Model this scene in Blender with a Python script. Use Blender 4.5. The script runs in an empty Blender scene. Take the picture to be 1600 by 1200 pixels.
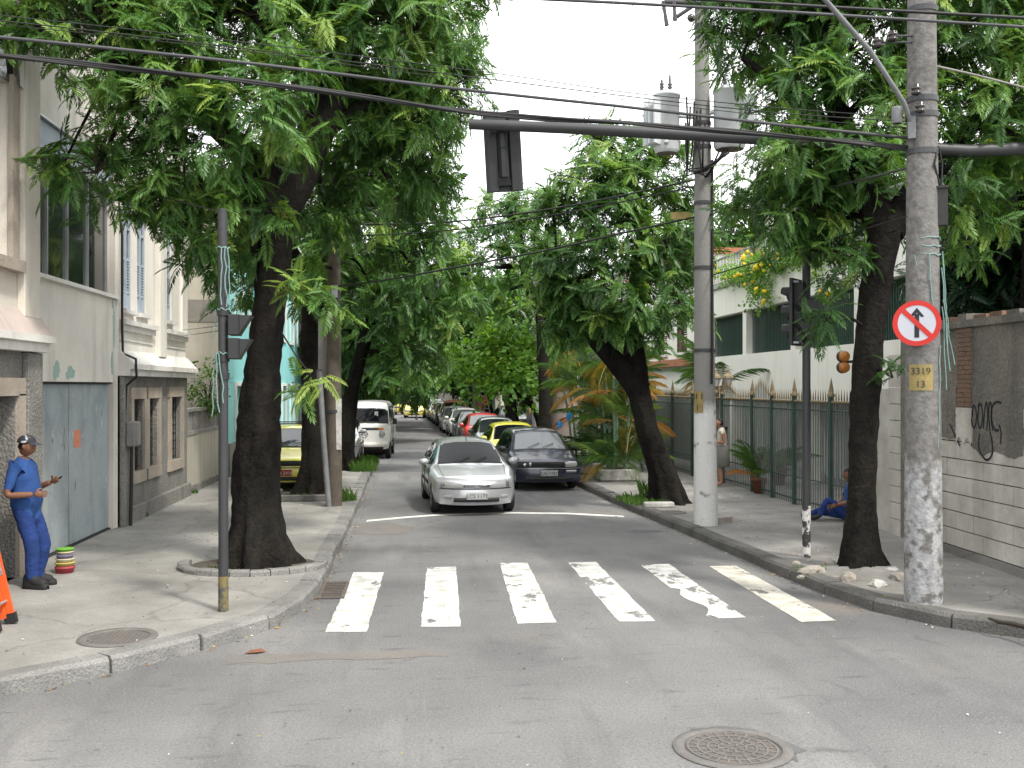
import bpy, bmesh, math, random
import numpy as np
from mathutils import Vector, Matrix, noise as mnoise
R = math.radians
PI = math.pi
sc = bpy.context.scene
col = sc.collection

# ---------------------------------------------------------------- camera
F = 1600.0
VX, VY, CH = 650.0, 603.0, 2.5
TH = math.atan((800 - VX) / F)
cam = bpy.data.cameras.new('camera')
cam.sensor_width = 36.0
cam.lens = 36.0
cam.shift_y = 3.0 / 1600.0
cam.clip_start = 0.1
cam.clip_end = 2000
camo = bpy.data.objects.new('camera', cam)
col.objects.link(camo)
camo.location = (0, 0, CH)
camo.rotation_euler = (R(90), 0, -TH)
sc.camera = camo

# ---------------------------------------------------------------- world: bright, thinly overcast sky
SUN_EL, SUN_AZ = R(54), R(142)      # azimuth measured from +Y clockwise: behind and to the right-hand side
wd = bpy.data.worlds.new('World')
sc.world = wd
wd.use_nodes = True
nt = wd.node_tree
nt.nodes.clear()
wo = nt.nodes.new('ShaderNodeOutputWorld')
bg = nt.nodes.new('ShaderNodeBackground')
sky = nt.nodes.new('ShaderNodeTexSky')
sky.sky_type = 'NISHITA'
sky.sun_disc = False
sky.sun_elevation = SUN_EL
sky.sun_rotation = SUN_AZ
sky.dust_density = 3.0
tc = nt.nodes.new('ShaderNodeTexCoord')
nz = nt.nodes.new('ShaderNodeTexNoise')
nz.inputs['Scale'].default_value = 2.2
nz.inputs['Detail'].default_value = 5
rp = nt.nodes.new('ShaderNodeMapRange')
rp.inputs[1].default_value = 0.3
rp.inputs[2].default_value = 0.6
rp.inputs[3].default_value = 0.80
rp.inputs[4].default_value = 0.97
mxs = nt.nodes.new('ShaderNodeMix')
mxs.data_type = 'RGBA'
mxs.inputs[7].default_value = (10.0, 10.05, 10.1, 1)
nt.links.new(tc.outputs['Generated'], nz.inputs['Vector'])
nt.links.new(nz.outputs['Fac'], rp.inputs[0])
nt.links.new(rp.outputs[0], mxs.inputs[0])
nt.links.new(sky.outputs[0], mxs.inputs[6])
nt.links.new(mxs.outputs[2], bg.inputs[0])
bg.inputs[1].default_value = 0.15
nt.links.new(bg.outputs[0], wo.inputs[0])

sun = bpy.data.lights.new('sun', 'SUN')
sun.energy = 2.2
sun.angle = R(6)
sun.color = (1.0, 0.95, 0.87)
suno = bpy.data.objects.new('sun', sun)
col.objects.link(suno)
sd = Vector((math.sin(SUN_AZ) * math.cos(SUN_EL), math.cos(SUN_AZ) * math.cos(SUN_EL), math.sin(SUN_EL)))
suno.rotation_euler = sd.to_track_quat('Z', 'Y').to_euler()
suno.location = sd * 60

sc.view_settings.view_transform = 'Standard'
sc.view_settings.look = 'None'
sc.view_settings.gamma = 1.0
sc.view_settings.exposure = 0.88
sc.view_settings.use_curve_mapping = False
sc.render.engine = 'CYCLES'
sc.cycles.max_bounces = 6
sc.cycles.diffuse_bounces = 3
sc.cycles.transparent_max_bounces = 6
sc.cycles.use_denoising = True

# ---------------------------------------------------------------- measuring helpers (photo measurement + distance -> place in the world)
def at(u, v, d):
    xc = (u - 800) * d / F
    return Vector((xc * math.cos(TH) + d * math.sin(TH), -xc * math.sin(TH) + d * math.cos(TH), CH - (v - VY) * d / F))

# ---------------------------------------------------------------- materials
MATS = {}
def mat(name, c1, c2=None, scale=2.0, rough=0.8, bump=0.0, bscale=30.0, metal=0.0, fine=0.0, fscale=60.0,
        streak=None, sstr=0.0, spec=0.3, coat=0.0, thr=None, thr_soft=0.08, zcut=None, gcol=None, gstr=0.0, crack=0.0):
    """procedural surface: two-tone noise, fine grain, vertical dirt streaks, bump"""
    if name in MATS:
        return MATS[name]
    m = bpy.data.materials.new(name)
    m.use_nodes = True
    n = m.node_tree
    b = n.nodes['Principled BSDF']
    b.inputs['Roughness'].default_value = rough
    b.inputs['Metallic'].default_value = metal
    b.inputs['Specular IOR Level'].default_value = spec
    if coat:
        b.inputs['Coat Weight'].default_value = coat
        b.inputs['Coat Roughness'].default_value = 0.04
    c2 = c2 or tuple(x * 0.8 for x in c1)
    geo = n.nodes.new('ShaderNodeNewGeometry')
    n1 = n.nodes.new('ShaderNodeTexNoise')
    n1.inputs['Scale'].default_value = scale
    n1.inputs['Detail'].default_value = 6
    n1.inputs['Roughness'].default_value = 0.6
    n.links.new(geo.outputs['Position'], n1.inputs['Vector'])
    mr = n.nodes.new('ShaderNodeMapRange')
    if thr is None:
        mr.inputs[1].default_value = 0.3
        mr.inputs[2].default_value = 0.7
    else:
        mr.inputs[1].default_value = thr - thr_soft
        mr.inputs[2].default_value = thr + thr_soft
    n.links.new(n1.outputs['Fac'], mr.inputs[0])
    fac = mr.outputs[0]
    if zcut is not None:
        sx = n.nodes.new('ShaderNodeSeparateXYZ')
        n.links.new(geo.outputs['Position'], sx.inputs[0])
        ad = n.nodes.new('ShaderNodeMath'); ad.operation = 'MULTIPLY_ADD'
        n.links.new(n1.outputs['Fac'], ad.inputs[0]); ad.inputs[1].default_value = zcut[1]
        n.links.new(sx.outputs['Z'], ad.inputs[2])
        m2 = n.nodes.new('ShaderNodeMapRange')
        m2.inputs[1].default_value = zcut[0]; m2.inputs[2].default_value = zcut[0] + 0.2
        n.links.new(ad.outputs[0], m2.inputs[0])
        mm = n.nodes.new('ShaderNodeMath'); mm.operation = 'MAXIMUM'
        n.links.new(m2.outputs[0], mm.inputs[0])
        mr3 = n.nodes.new('ShaderNodeMapRange')
        mr3.inputs[1].default_value = zcut[2]; mr3.inputs[2].default_value = zcut[2] + 0.1
        n3 = n.nodes.new('ShaderNodeTexNoise'); n3.inputs['Scale'].default_value = zcut[3]; n3.inputs['Detail'].default_value = 4
        n.links.new(geo.outputs['Position'], n3.inputs['Vector'])
        n.links.new(n3.outputs['Fac'], mr3.inputs[0])
        n.links.new(mr3.outputs[0], mm.inputs[1])
        fac = mm.outputs[0]
    mx = n.nodes.new('ShaderNodeMix'); mx.data_type = 'RGBA'
    mx.inputs[6].default_value = (*c1, 1); mx.inputs[7].default_value = (*c2, 1)
    n.links.new(fac, mx.inputs[0])
    out = mx.outputs[2]
    def mult(src, fac_out, amount, color=None):
        q = n.nodes.new('ShaderNodeMix'); q.data_type = 'RGBA'
        q.blend_type = 'MIX' if color else 'MULTIPLY'
        n.links.new(src, q.inputs[6])
        q.inputs[7].default_value = (*(color or (1 - amount,) * 3), 1)
        n.links.new(fac_out, q.inputs[0])
        return q.outputs[2]
    if fine:
        nf = n.nodes.new('ShaderNodeTexNoise'); nf.inputs['Scale'].default_value = fscale; nf.inputs['Detail'].default_value = 3
        n.links.new(geo.outputs['Position'], nf.inputs['Vector'])
        r2 = n.nodes.new('ShaderNodeMapRange'); r2.inputs[1].default_value = 0.35; r2.inputs[2].default_value = 0.65
        n.links.new(nf.outputs['Fac'], r2.inputs[0])
        out = mult(out, r2.outputs[0], fine)
    if streak:
        mp = n.nodes.new('ShaderNodeMapping'); mp.inputs['Scale'].default_value = (1.7, 1.7, 0.2)
        n.links.new(geo.outputs['Position'], mp.inputs[0])
        ns = n.nodes.new('ShaderNodeTexNoise'); ns.inputs['Scale'].default_value = 1.3; ns.inputs['Detail'].default_value = 2; ns.inputs['Distortion'].default_value = .6
        n.links.new(mp.outputs[0], ns.inputs['Vector'])
        r3 = n.nodes.new('ShaderNodeMapRange'); r3.inputs[1].default_value = 0.5; r3.inputs[2].default_value = 0.78
        r3.inputs[4].default_value = sstr
        n.links.new(ns.outputs['Fac'], r3.inputs[0])
        out = mult(out, r3.outputs[0], 1, streak)
    if gcol:
        ng = n.nodes.new('ShaderNodeTexNoise'); ng.inputs['Scale'].default_value = 0.45; ng.inputs['Detail'].default_value = 8
        ng.inputs['Roughness'].default_value = 0.65
        n.links.new(geo.outputs['Position'], ng.inputs['Vector'])
        r4 = n.nodes.new('ShaderNodeMapRange'); r4.inputs[1].default_value = 0.46; r4.inputs[2].default_value = 0.66
        r4.inputs[4].default_value = gstr
        n.links.new(ng.outputs['Fac'], r4.inputs[0])
        out = mult(out, r4.outputs[0], 1, gcol)
    if crack:
        vo = n.nodes.new('ShaderNodeTexVoronoi'); vo.feature = 'DISTANCE_TO_EDGE'; vo.inputs['Scale'].default_value = crack
        wn = n.nodes.new('ShaderNodeTexNoise'); wn.inputs['Scale'].default_value = 2.2; wn.inputs['Detail'].default_value = 7
        n.links.new(geo.outputs['Position'], wn.inputs['Vector'])
        va = n.nodes.new('ShaderNodeVectorMath'); va.operation = 'MULTIPLY_ADD'; va.inputs[1].default_value = (.7, .7, 0)
        n.links.new(wn.outputs['Color'], va.inputs[0]); n.links.new(geo.outputs['Position'], va.inputs[2]); n.links.new(va.outputs[0], vo.inputs['Vector'])
        r5 = n.nodes.new('ShaderNodeMapRange'); r5.inputs[1].default_value = 0; r5.inputs[2].default_value = .011; r5.inputs[3].default_value = .4; r5.inputs[4].default_value = 0
        n.links.new(vo.outputs['Distance'], r5.inputs[0]); out = mult(out, r5.outputs[0], 1, (.07, .068, .06))
    n.links.new(out, b.inputs['Base Color'])
    if bump:
        nb = n.nodes.new('ShaderNodeTexNoise'); nb.inputs['Scale'].default_value = bscale; nb.inputs['Detail'].default_value = 5
        n.links.new(geo.outputs['Position'], nb.inputs['Vector'])
        bp = n.nodes.new('ShaderNodeBump'); bp.inputs['Strength'].default_value = bump; bp.inputs['Distance'].default_value = 0.03
        n.links.new(nb.outputs['Fac'], bp.inputs['Height'])
        n.links.new(bp.outputs[0], b.inputs['Normal'])
    MATS[name] = m
    return m

def asphalt():
    m = bpy.data.materials.new('asphalt'); m.use_nodes = True
    n = m.node_tree; b = n.nodes['Principled BSDF']; L = n.links.new
    geo = n.nodes.new('ShaderNodeNewGeometry')
    def noise(s, d=4, mp=None, ro=.55):
        t = n.nodes.new('ShaderNodeTexNoise'); t.inputs['Scale'].default_value = s; t.inputs['Detail'].default_value = d
        t.inputs['Roughness'].default_value = ro
        if mp:
            q = n.nodes.new('ShaderNodeMapping'); q.inputs['Scale'].default_value = mp; L(geo.outputs['Position'], q.inputs[0]); L(q.outputs[0], t.inputs['Vector'])
        else:
            L(geo.outputs['Position'], t.inputs['Vector'])
        return t.outputs['Fac']
    def rng(x, a, bb, c=0., d=1.):
        t = n.nodes.new('ShaderNodeMapRange'); L(x, t.inputs[0])
        for i, v in enumerate((a, bb, c, d)): t.inputs[i + 1].default_value = v
        return t.outputs[0]
    def mix(a, bcol, f, bt='MIX'):
        t = n.nodes.new('ShaderNodeMix'); t.data_type = 'RGBA'; t.blend_type = bt
        if isinstance(a, tuple): t.inputs[6].default_value = (*a, 1)
        else: L(a, t.inputs[6])
        t.inputs[7].default_value = (*bcol, 1); L(f, t.inputs[0])
        return t.outputs[2]
    c = mix((.195, .193, .188), (.108, .108, .11), rng(noise(.3, 8), .36, .66))
    c = mix(c, (.25, .245, .235), rng(noise(.8, 8, (1, .3, 1)), .54, .72, 0, .8))
    c = mix(c, (.105, .104, .104), rng(noise(1.1, 7, (1.6, .22, 1)), .54, .68, 0, .6))
    c = mix(c, (.09, .09, .092), rng(noise(3.5, 6, (.5, 2.2, 1)), .60, .72, 0, .75))
    c = mix(c, (.23, .19, .15), rng(noise(.28, 9), .60, .72, 0, .55))
    c = mix(c, (.09, .09, .09), rng(noise(38, 5, None, .75), .50, .66, 0, .75))
    c = mix(c, (.30, .295, .285), rng(noise(52, 4, None, .7), .56, .68, 0, .75))
    c = mix(c, (.085, .085, .088), rng(noise(.16, 5, (1, .5, 1)), .54, .7, 0, .45))
    c = mix(c, (.05, .05, .05), rng(noise(9, 3), .70, .76, 0, .8))
    # cracks
    v = n.nodes.new('ShaderNodeTexVoronoi'); v.feature = 'DISTANCE_TO_EDGE'; v.inputs['Scale'].default_value = .33
    ad = n.nodes.new('ShaderNodeVectorMath'); ad.operation = 'MULTIPLY_ADD'
    nn = n.nodes.new('ShaderNodeTexNoise'); nn.inputs['Scale'].default_value = 1.6; nn.inputs['Detail'].default_value = 6; L(geo.outputs['Position'], nn.inputs['Vector'])
    L(nn.outputs['Color'], ad.inputs[0]); ad.inputs[1].default_value = (1.4, 1.4, 0); L(geo.outputs['Position'], ad.inputs[2]); L(ad.outputs[0], v.inputs['Vector'])
    cr = rng(v.outputs['Distance'], .0, .012, 1., 0.)
    mu = n.nodes.new('ShaderNodeMath'); mu.operation = 'MULTIPLY'; L(cr, mu.inputs[0]); L(rng(noise(.5), .56, .62, 0, .75), mu.inputs[1])
    c = mix(c, (.085, .085, .085), mu.outputs[0])
    L(c, b.inputs['Base Color']); b.inputs['Roughness'].default_value = .88; b.inputs['Specular IOR Level'].default_value = .25
    bp = n.nodes.new('ShaderNodeBump'); bp.inputs['Strength'].default_value = .8; bp.inputs['Distance'].default_value = .02
    L(noise(48, 5), bp.inputs['Height']); L(bp.outputs[0], b.inputs['Normal'])
    return m

def paint_mat(name, wear, colr=(.72, .72, .69)):
    """road paint, worn through where it has flaked off"""
    m = bpy.data.materials.new(name); m.use_nodes = True
    n = m.node_tree; b = n.nodes['Principled BSDF']; L = n.links.new
    geo = n.nodes.new('ShaderNodeNewGeometry')
    mp = n.nodes.new('ShaderNodeMapping'); mp.inputs['Scale'].default_value = (1, .55, 1); L(geo.outputs['Position'], mp.inputs[0])
    t = n.nodes.new('ShaderNodeTexNoise'); t.inputs['Scale'].default_value = 2.6; t.inputs['Detail'].default_value = 9; t.inputs['Roughness'].default_value = .68
    L(mp.outputs[0], t.inputs['Vector'])
    r = n.nodes.new('ShaderNodeMapRange'); r.inputs[1].default_value = wear; r.inputs[2].default_value = wear + .045; L(t.outputs['Fac'], r.inputs[0])
    t2 = n.nodes.new('ShaderNodeTexNoise'); t2.inputs['Scale'].default_value = 5; t2.inputs['Detail'].default_value = 8; L(geo.outputs['Position'], t2.inputs['Vector'])
    mx = n.nodes.new('ShaderNodeMix'); mx.data_type = 'RGBA'; mx.inputs[6].default_value = (*colr, 1); mx.inputs[7].default_value = (colr[0] * .6, colr[1] * .59, colr[2] * .55, 1)
    r2 = n.nodes.new('ShaderNodeMapRange'); r2.inputs[1].default_value = .42; r2.inputs[2].default_value = .7; L(t2.outputs['Fac'], r2.inputs[0]); L(r2.outputs[0], mx.inputs[0])
    L(mx.outputs[2], b.inputs['Base Color']); b.inputs['Roughness'].default_value = .75
    tr = n.nodes.new('ShaderNodeBsdfTransparent'); ms = n.nodes.new('ShaderNodeMixShader')
    L(r.outputs[0], ms.inputs[0]); L(b.outputs[0], ms.inputs[1]); L(tr.outputs[0], ms.inputs[2])
    L(ms.outputs[0], n.nodes['Material Output'].inputs[0])
    return m

def leaf_mat(name, ramp, trans=.35, gloss=.3):
    m = bpy.data.materials.new(name); m.use_nodes = True
    n = m.node_tree; L = n.links.new; n.nodes.clear()
    o = n.nodes.new('ShaderNodeOutputMaterial')
    a = n.nodes.new('ShaderNodeAttribute'); a.attribute_name = 'tint'
    cr = n.nodes.new('ShaderNodeValToRGB'); e = cr.color_ramp.elements
    e[0].position = ramp[0][0]; e[0].color = (*ramp[0][1], 1)
    e[1].position = ramp[-1][0]; e[1].color = (*ramp[-1][1], 1)
    for p, c in ramp[1:-1]:
        q = e.new(p); q.color = (*c, 1)
    L(a.outputs['Fac'], cr.inputs[0])
    p = n.nodes.new('ShaderNodeBsdfPrincipled'); p.inputs['Roughness'].default_value = .42; p.inputs['Specular IOR Level'].default_value = gloss
    L(cr.outputs[0], p.inputs['Base Color'])
    t = n.nodes.new('ShaderNodeBsdfTranslucent')
    br = n.nodes.new('ShaderNodeMix'); br.data_type = 'RGBA'; br.blend_type = 'MULTIPLY'; br.inputs[0].default_value = 1
    br.inputs[7].default_value = (1.5, 1.45, .55, 1); L(cr.outputs[0], br.inputs[6]); L(br.outputs[2], t.inputs[0])
    ms = n.nodes.new('ShaderNodeMixShader'); ms.inputs[0].default_value = trans
    L(p.outputs[0], ms.inputs[1]); L(t.outputs[0], ms.inputs[2]); L(ms.outputs[0], o.inputs[0])
    return m

def glass_mat(name, colr=(.012, .014, .016), rough=.06, spec=.6):
    m = bpy.data.materials.new(name); m.use_nodes = True
    b = m.node_tree.nodes['Principled BSDF']
    b.inputs['Base Color'].default_value = (*colr, 1); b.inputs['Roughness'].default_value = rough; b.inputs['Specular IOR Level'].default_value = spec
    b.inputs['Coat Weight'].default_value = .5; b.inputs['Coat Roughness'].default_value = .02
    MATS[name] = m
    return m

# ---------------------------------------------------------------- mesh building
class MB:
    def __init__(s):
        s.v = []; s.f = []; s.m = []; s.sm = []
    def add(s, vs, fs, m=0, smooth=False):
        o = len(s.v); s.v.extend([tuple(p) for p in vs])
        for f in fs:
            s.f.append(tuple(i + o for i in f)); s.m.append(m); s.sm.append(smooth)
        return s
    def box(s, lo, hi, m=0, bev=0.0):
        x0, y0, z0 = lo; x1, y1, z1 = hi
        if x0 > x1: x0, x1 = x1, x0
        if y0 > y1: y0, y1 = y1, y0
        if z0 > z1: z0, z1 = z1, z0
        if bev <= 0:
            vs = [(x0, y0, z0), (x1, y0, z0), (x1, y1, z0), (x0, y1, z0), (x0, y0, z1), (x1, y0, z1), (x1, y1, z1), (x0, y1, z1)]
            return s.add(vs, [(0, 3, 2, 1), (4, 5, 6, 7), (0, 1, 5, 4), (1, 2, 6, 5), (2, 3, 7, 6), (3, 0, 4, 7)], m)
        b = min(bev, (x1 - x0) / 2.01, (y1 - y0) / 2.01, (z1 - z0) / 2.01)
        bm = bmesh.new(); bmesh.ops.create_cube(bm, size=1)
        for v in bm.verts:
            v.co = Vector(((x0 + x1) / 2 + v.co.x * (x1 - x0), (y0 + y1) / 2 + v.co.y * (y1 - y0), (z0 + z1) / 2 + v.co.z * (z1 - z0)))
        bmesh.ops.bevel(bm, geom=bm.edges[:], offset=b, segments=1, affect='EDGES')
        bm.verts.index_update()
        vs = [v.co[:] for v in bm.verts]; fs = [[v.index for v in f.verts] for f in bm.faces]; bm.free()
        return s.add(vs, fs, m)
    def obox(s, c, half, ax, ay, m=0):
        """box from centre, half sizes and two axes"""
        ax = Vector(ax).normalized(); ay = Vector(ay).normalized(); az = ax.cross(ay); c = Vector(c)
        vs = []
        for sz in (-1, 1):
            for sx, sy in ((-1, -1), (1, -1), (1, 1), (-1, 1)):
                vs.append(c + ax * half[0] * sx + ay * half[1] * sy + az * half[2] * sz)
        return s.add(vs, [(0, 3, 2, 1), (4, 5, 6, 7), (0, 1, 5, 4), (1, 2, 6, 5), (2, 3, 7, 6), (3, 0, 4, 7)], m)
    def tube(s, pts, rads, n=8, m=0, smooth=True, caps=True, jit=0.0, seed=0, squash=None):
        pts = [Vector(p) for p in pts]
        if not hasattr(rads, '__len__'): rads = [rads] * len(pts)
        rg = random.Random(seed); rings = []
        t0 = (pts[1] - pts[0]).normalized()
        up = Vector((0, 0, 1)) if abs(t0.z) < .9 else Vector((0, 1, 0))
        nrm = t0.cross(up).normalized()
        ph = [rg.uniform(.8, 1.2) for _ in range(n)]
        for i, p in enumerate(pts):
            t = (pts[min(i + 1, len(pts) - 1)] - pts[max(i - 1, 0)]).normalized()
            nrm = (nrm - t * nrm.dot(t)).normalized(); bn = t.cross(nrm)
            ring = []
            for k in range(n):
                a = 2 * PI * k / n
                r = rads[i] * (1 + (jit * (ph[k] - 1) * 3 + jit * rg.uniform(-1, 1) if jit else 0))
                ring.append(p + (nrm * math.cos(a) + bn * math.sin(a)) * r)
            rings.append(ring)
        vs = [q for r in rings for q in r]; fs = []
        for i in range(len(pts) - 1):
            for k in range(n):
                a = i * n + k; b = i * n + (k + 1) % n
                fs.append((a, b, b + n, a + n))
        s.add(vs, fs, m, smooth)
        if caps:
            s.add(rings[0], [tuple(range(n - 1, -1, -1))], m); s.add(rings[-1], [tuple(range(n))], m)
        return s
    def cyl(s, p0, p1, r0, r1=None, n=12, m=0, smooth=True, caps=True):
        return s.tube([p0, p1], [r0, r0 if r1 is None else r1], n, m, smooth, caps)
    def lathe(s, prof, c=(0, 0, 0), axis='z', n=20, m=0, smooth=True):
        vs = []
        for r, z in prof:
            for k in range(n):
                a = 2 * PI * k / n
                x, y = r * math.cos(a), r * math.sin(a)
                p = (x, y, z) if axis == 'z' else ((z, x, y) if axis == 'x' else (y, z, x))
                vs.append((c[0] + p[0], c[1] + p[1], c[2] + p[2]))
        fs = []
        for i in range(len(prof) - 1):
            for k in range(n):
                a = i * n + k; b = i * n + (k + 1) % n
                fs.append((a, b, b + n, a + n))
        return s.add(vs, fs, m, smooth)
    def grid(s, rows, m=0, smooth=True):
        n = len(rows[0]); vs = [p for r in rows for p in r]; fs = []
        for i in range(len(rows) - 1):
            for k in range(n - 1):
                a = i * n + k; fs.append((a, a + 1, a + n + 1, a + n))
        return s.add(vs, fs, m, smooth)
    def prism(s, poly, f0, f1, m=0):
        """poly: 2D list; f0, f1 map (a,b) to the two end faces"""
        n = len(poly); a = [f0(*p) for p in poly]; b = [f1(*p) for p in poly]
        fs = [tuple(range(n - 1, -1, -1)), tuple(range(n, 2 * n))] + [(i, (i + 1) % n, (i + 1) % n + n, i + n) for i in range(n)]
        return s.add(a + b, fs, m)
    def blob(s, c, r, m=0, sub=1, jit=.15, seed=0):
        bm = bmesh.new(); bmesh.ops.create_icosphere(bm, subdivisions=sub, radius=1)
        rg = random.Random(seed)
        rr = r if hasattr(r, '__len__') else (r, r, r)
        vs = []
        for v in bm.verts:
            k = 1 + rg.uniform(-jit, jit)
            vs.append((c[0] + v.co.x * rr[0] * k, c[1] + v.co.y * rr[1] * k, c[2] + v.co.z * rr[2] * k))
        bm.verts.index_update()
        fs = [[v.index for v in f.verts] for f in bm.faces]; bm.free()
        return s.add(vs, fs, m, jit < .1)
    def build(s, name, mats, parent=None, world=True):
        me = bpy.data.meshes.new(name)
        off = wloc(parent) if (parent is not None and world) else Vector((0, 0, 0))
        me.from_pydata([(p[0] - off.x, p[1] - off.y, p[2] - off.z) for p in s.v], [], s.f)
        if not isinstance(mats, (list, tuple)): mats = [mats]
        for q in mats: me.materials.append(MATS[q] if isinstance(q, str) else q)
        me.polygons.foreach_set('material_index', s.m)
        me.polygons.foreach_set('use_smooth', s.sm)
        me.update()
        o = bpy.data.objects.new(name, me); col.objects.link(o)
        if parent is not None: o.parent = parent
        return o

def wloc(o):
    v = Vector((0, 0, 0))
    while o is not None:
        v += o.location; o = o.parent
    return v
def tag(o, label, cat, group=None):
    o['label'] = label; o['category'] = cat
    if group: o['group'] = group
    return o
def thing(name, label, cat, loc=(0, 0, 0), rz=0, group=None):
    o = bpy.data.objects.new(name, None); o.empty_display_size = .2; col.objects.link(o)
    o.location = loc; o.rotation_euler = (0, 0, rz)
    return tag(o, label, cat, group)
def struct(o):
    o['kind'] = 'structure'
    return o

def text_mesh(txt, size, name, material, parent, loc, rot, extrude=.002, world=True, align='CENTER', sx=1.0):
    cu = bpy.data.curves.new(name, 'FONT'); cu.body = txt; cu.size = size; cu.extrude = extrude
    cu.align_x = align; cu.align_y = 'CENTER'
    to = bpy.data.objects.new(name, cu); col.objects.link(to)
    dg = bpy.context.evaluated_depsgraph_get()
    me = bpy.data.meshes.new_from_object(to.evaluated_get(dg))
    bpy.data.objects.remove(to); bpy.data.curves.remove(cu)
    me.materials.clear(); me.materials.append(MATS[material] if isinstance(material, str) else material)
    o = bpy.data.objects.new(name, me); col.objects.link(o)
    off = wloc(parent) if (parent is not None and world) else Vector((0, 0, 0))
    o.location = Vector(loc) - off; o.rotation_euler = rot; o.scale = (sx, 1, 1)
    if parent is not None: o.parent = parent
    return o

def facade(mb, o, u, nrm, length, z0, z1, openings, reveal, m=0, mrev=None):
    """front sheet of a wall with real openings (a,b,za,zb) and their reveals; u along the wall, nrm outwards"""
    o = Vector(o); u = Vector(u); nrm = Vector(nrm); mrev = m if mrev is None else mrev
    us = sorted({0.0, length, *[q[0] for q in openings], *[q[1] for q in openings]})
    zs = sorted({z0, z1, *[q[2] for q in openings], *[q[3] for q in openings]})
    def P(a, z, d=0.): p = o + u * a - nrm * d; return (p.x, p.y, z)
    for i in range(len(us) - 1):
        for k in range(len(zs) - 1):
            ca, cz = (us[i] + us[i + 1]) / 2, (zs[k] + zs[k + 1]) / 2
            if any(q[0] < ca < q[1] and q[2] < cz < q[3] for q in openings): continue
            mb.add([P(us[i], zs[k]), P(us[i + 1], zs[k]), P(us[i + 1], zs[k + 1]), P(us[i], zs[k + 1])], [(0, 1, 2, 3)], m)
    for a, b, za, zb in openings:
        for q in ([(a, za), (a, zb)], [(b, zb), (b, za)], [(a, zb), (b, zb)], [(b, za), (a, za)]):
            mb.add([P(*q[0]), P(*q[1]), P(*q[1], reveal), P(*q[0], reveal)], [(0, 1, 2, 3)], mrev)
# ---------------------------------------------------------------- palette
MATS['asphalt'] = asphalt()
mat('sidewalk', (.325, .315, .29), (.2, .196, .184), 1.1, .92, .2, 20, fine=.15, fscale=40, gcol=(.15, .145, .13), gstr=.85, crack=.42)
mat('sidewalk_right', (.30, .29, .27), (.18, .176, .166), 1.1, .92, .2, 20, fine=.15, fscale=40, gcol=(.12, .115, .105), gstr=.85, crack=.5)
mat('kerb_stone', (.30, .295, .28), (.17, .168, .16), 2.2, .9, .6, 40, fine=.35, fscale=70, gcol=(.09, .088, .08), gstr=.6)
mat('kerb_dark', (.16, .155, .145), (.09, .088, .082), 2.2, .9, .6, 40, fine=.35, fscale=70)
mat('cream_wall', (.70, .65, .57), (.60, .56, .49), .8, .9, .2, 25, streak=(.26, .24, .21), sstr=.5, fine=.1, gcol=(.42, .37, .32), gstr=.4)
mat('plain_wall', (.74, .71, .64), (.60, .575, .52), 1.2, .9, .15, 22, streak=(.30, .275, .23), sstr=.75, fine=.1, gcol=(.62, .52, .49), gstr=.5)
mat('white_wall', (.80, .77, .71), (.70, .67, .60), .9, .9, .2, 25, streak=(.36, .33, .28), sstr=.5, fine=.08)
mat('grey_stucco', (.30, .29, .265), (.19, .185, .17), 1.6, .95, 1.0, 28, streak=(.10, .098, .09), sstr=.6, fine=.35, fscale=40)
mat('stone_frame', (.44, .385, .32), (.33, .28, .235), 2.5, .9, .4, 40, fine=.2, streak=(.2, .18, .15), sstr=.4)
mat('pink_render', (.5, .42, .385), (.4, .34, .315), 2.0, .9, .2, 30, streak=(.22, .2, .18), sstr=.6)
mat('moulding', (.76, .745, .71), (.6, .58, .54), 2.2, .85, .1, 30, streak=(.3, .28, .25), sstr=.5)
mat('garage_metal', (.34, .39, .41), (.26, .305, .325), 1.6, .55, .08, 8, streak=(.15, .145, .13), sstr=.6, thr=.55, spec=.3, gcol=(.40, .42, .41), gstr=.6, fine=.12, fscale=18)
mat('teal_paint', (.25, .42, .37), (.33, .42, .38), 5, .8)
mat('blue_louvre', (.42, .48, .54), (.32, .37, .43), 3, .6, streak=(.2, .21, .22), sstr=.5)
mat('aluminium', (.45, .46, .47), (.36, .37, .38), 4, .35, metal=.6)
mat('dark_void', (.012, .012, .012), (.02, .019, .018), 3, .9)
mat('black_iron', (.018, .018, .018), (.03, .028, .026), 8, .5)
mat('rubber', (.015, .015, .016), (.022, .022, .022), 8, .75)
mat('cable', (.012, .012, .013), (.02, .02, .02), 2, .5)
mat('cable_grey', (.06, .062, .065), (.045, .045, .05), 2, .5)
mat('concrete_pole', (.30, .285, .265), (.2, .19, .178), 2.2, .9, .4, 40, streak=(.13, .125, .12), sstr=.5, fine=.2)
mat('painted_pole', (.64, .635, .62), (.235, .23, .22), 3.0, .85, .3, 30, fine=.15, zcut=(2.25, .35, .61, 5.0))
mat('worn_pole', (.33, .332, .335), (.175, .168, .16), 3.5, .85, .4, 30, fine=.4, fscale=14, zcut=(2.05, 1.1, .53, 7.0), streak=(.15, .145, .14), sstr=.8)
mat('signal_post_grey', (.04, .042, .045), (.03, .031, .033), 3, .5, spec=.4)
mat('signal_post_yellow', (.16, .13, .055), (.06, .062, .065), 5, .7, thr=.5, thr_soft=.05)
mat('signal_post_white', (.55, .54, .52), (.04, .041, .043), 6, .7, thr=.55, thr_soft=.03)
mat('signal_black', (.02, .021, .022), (.028, .029, .03), 4, .5, spec=.35)
mat('signal_back', (.026, .027, .029), (.02, .021, .022), 3, .55, spec=.3)
mat('arm_grey', (.034, .036, .037), (.024, .025, .026), 2, .5, spec=.4)
mat('teal_string', (.12, .22, .20), (.2, .28, .26), 20, .8)
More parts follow.
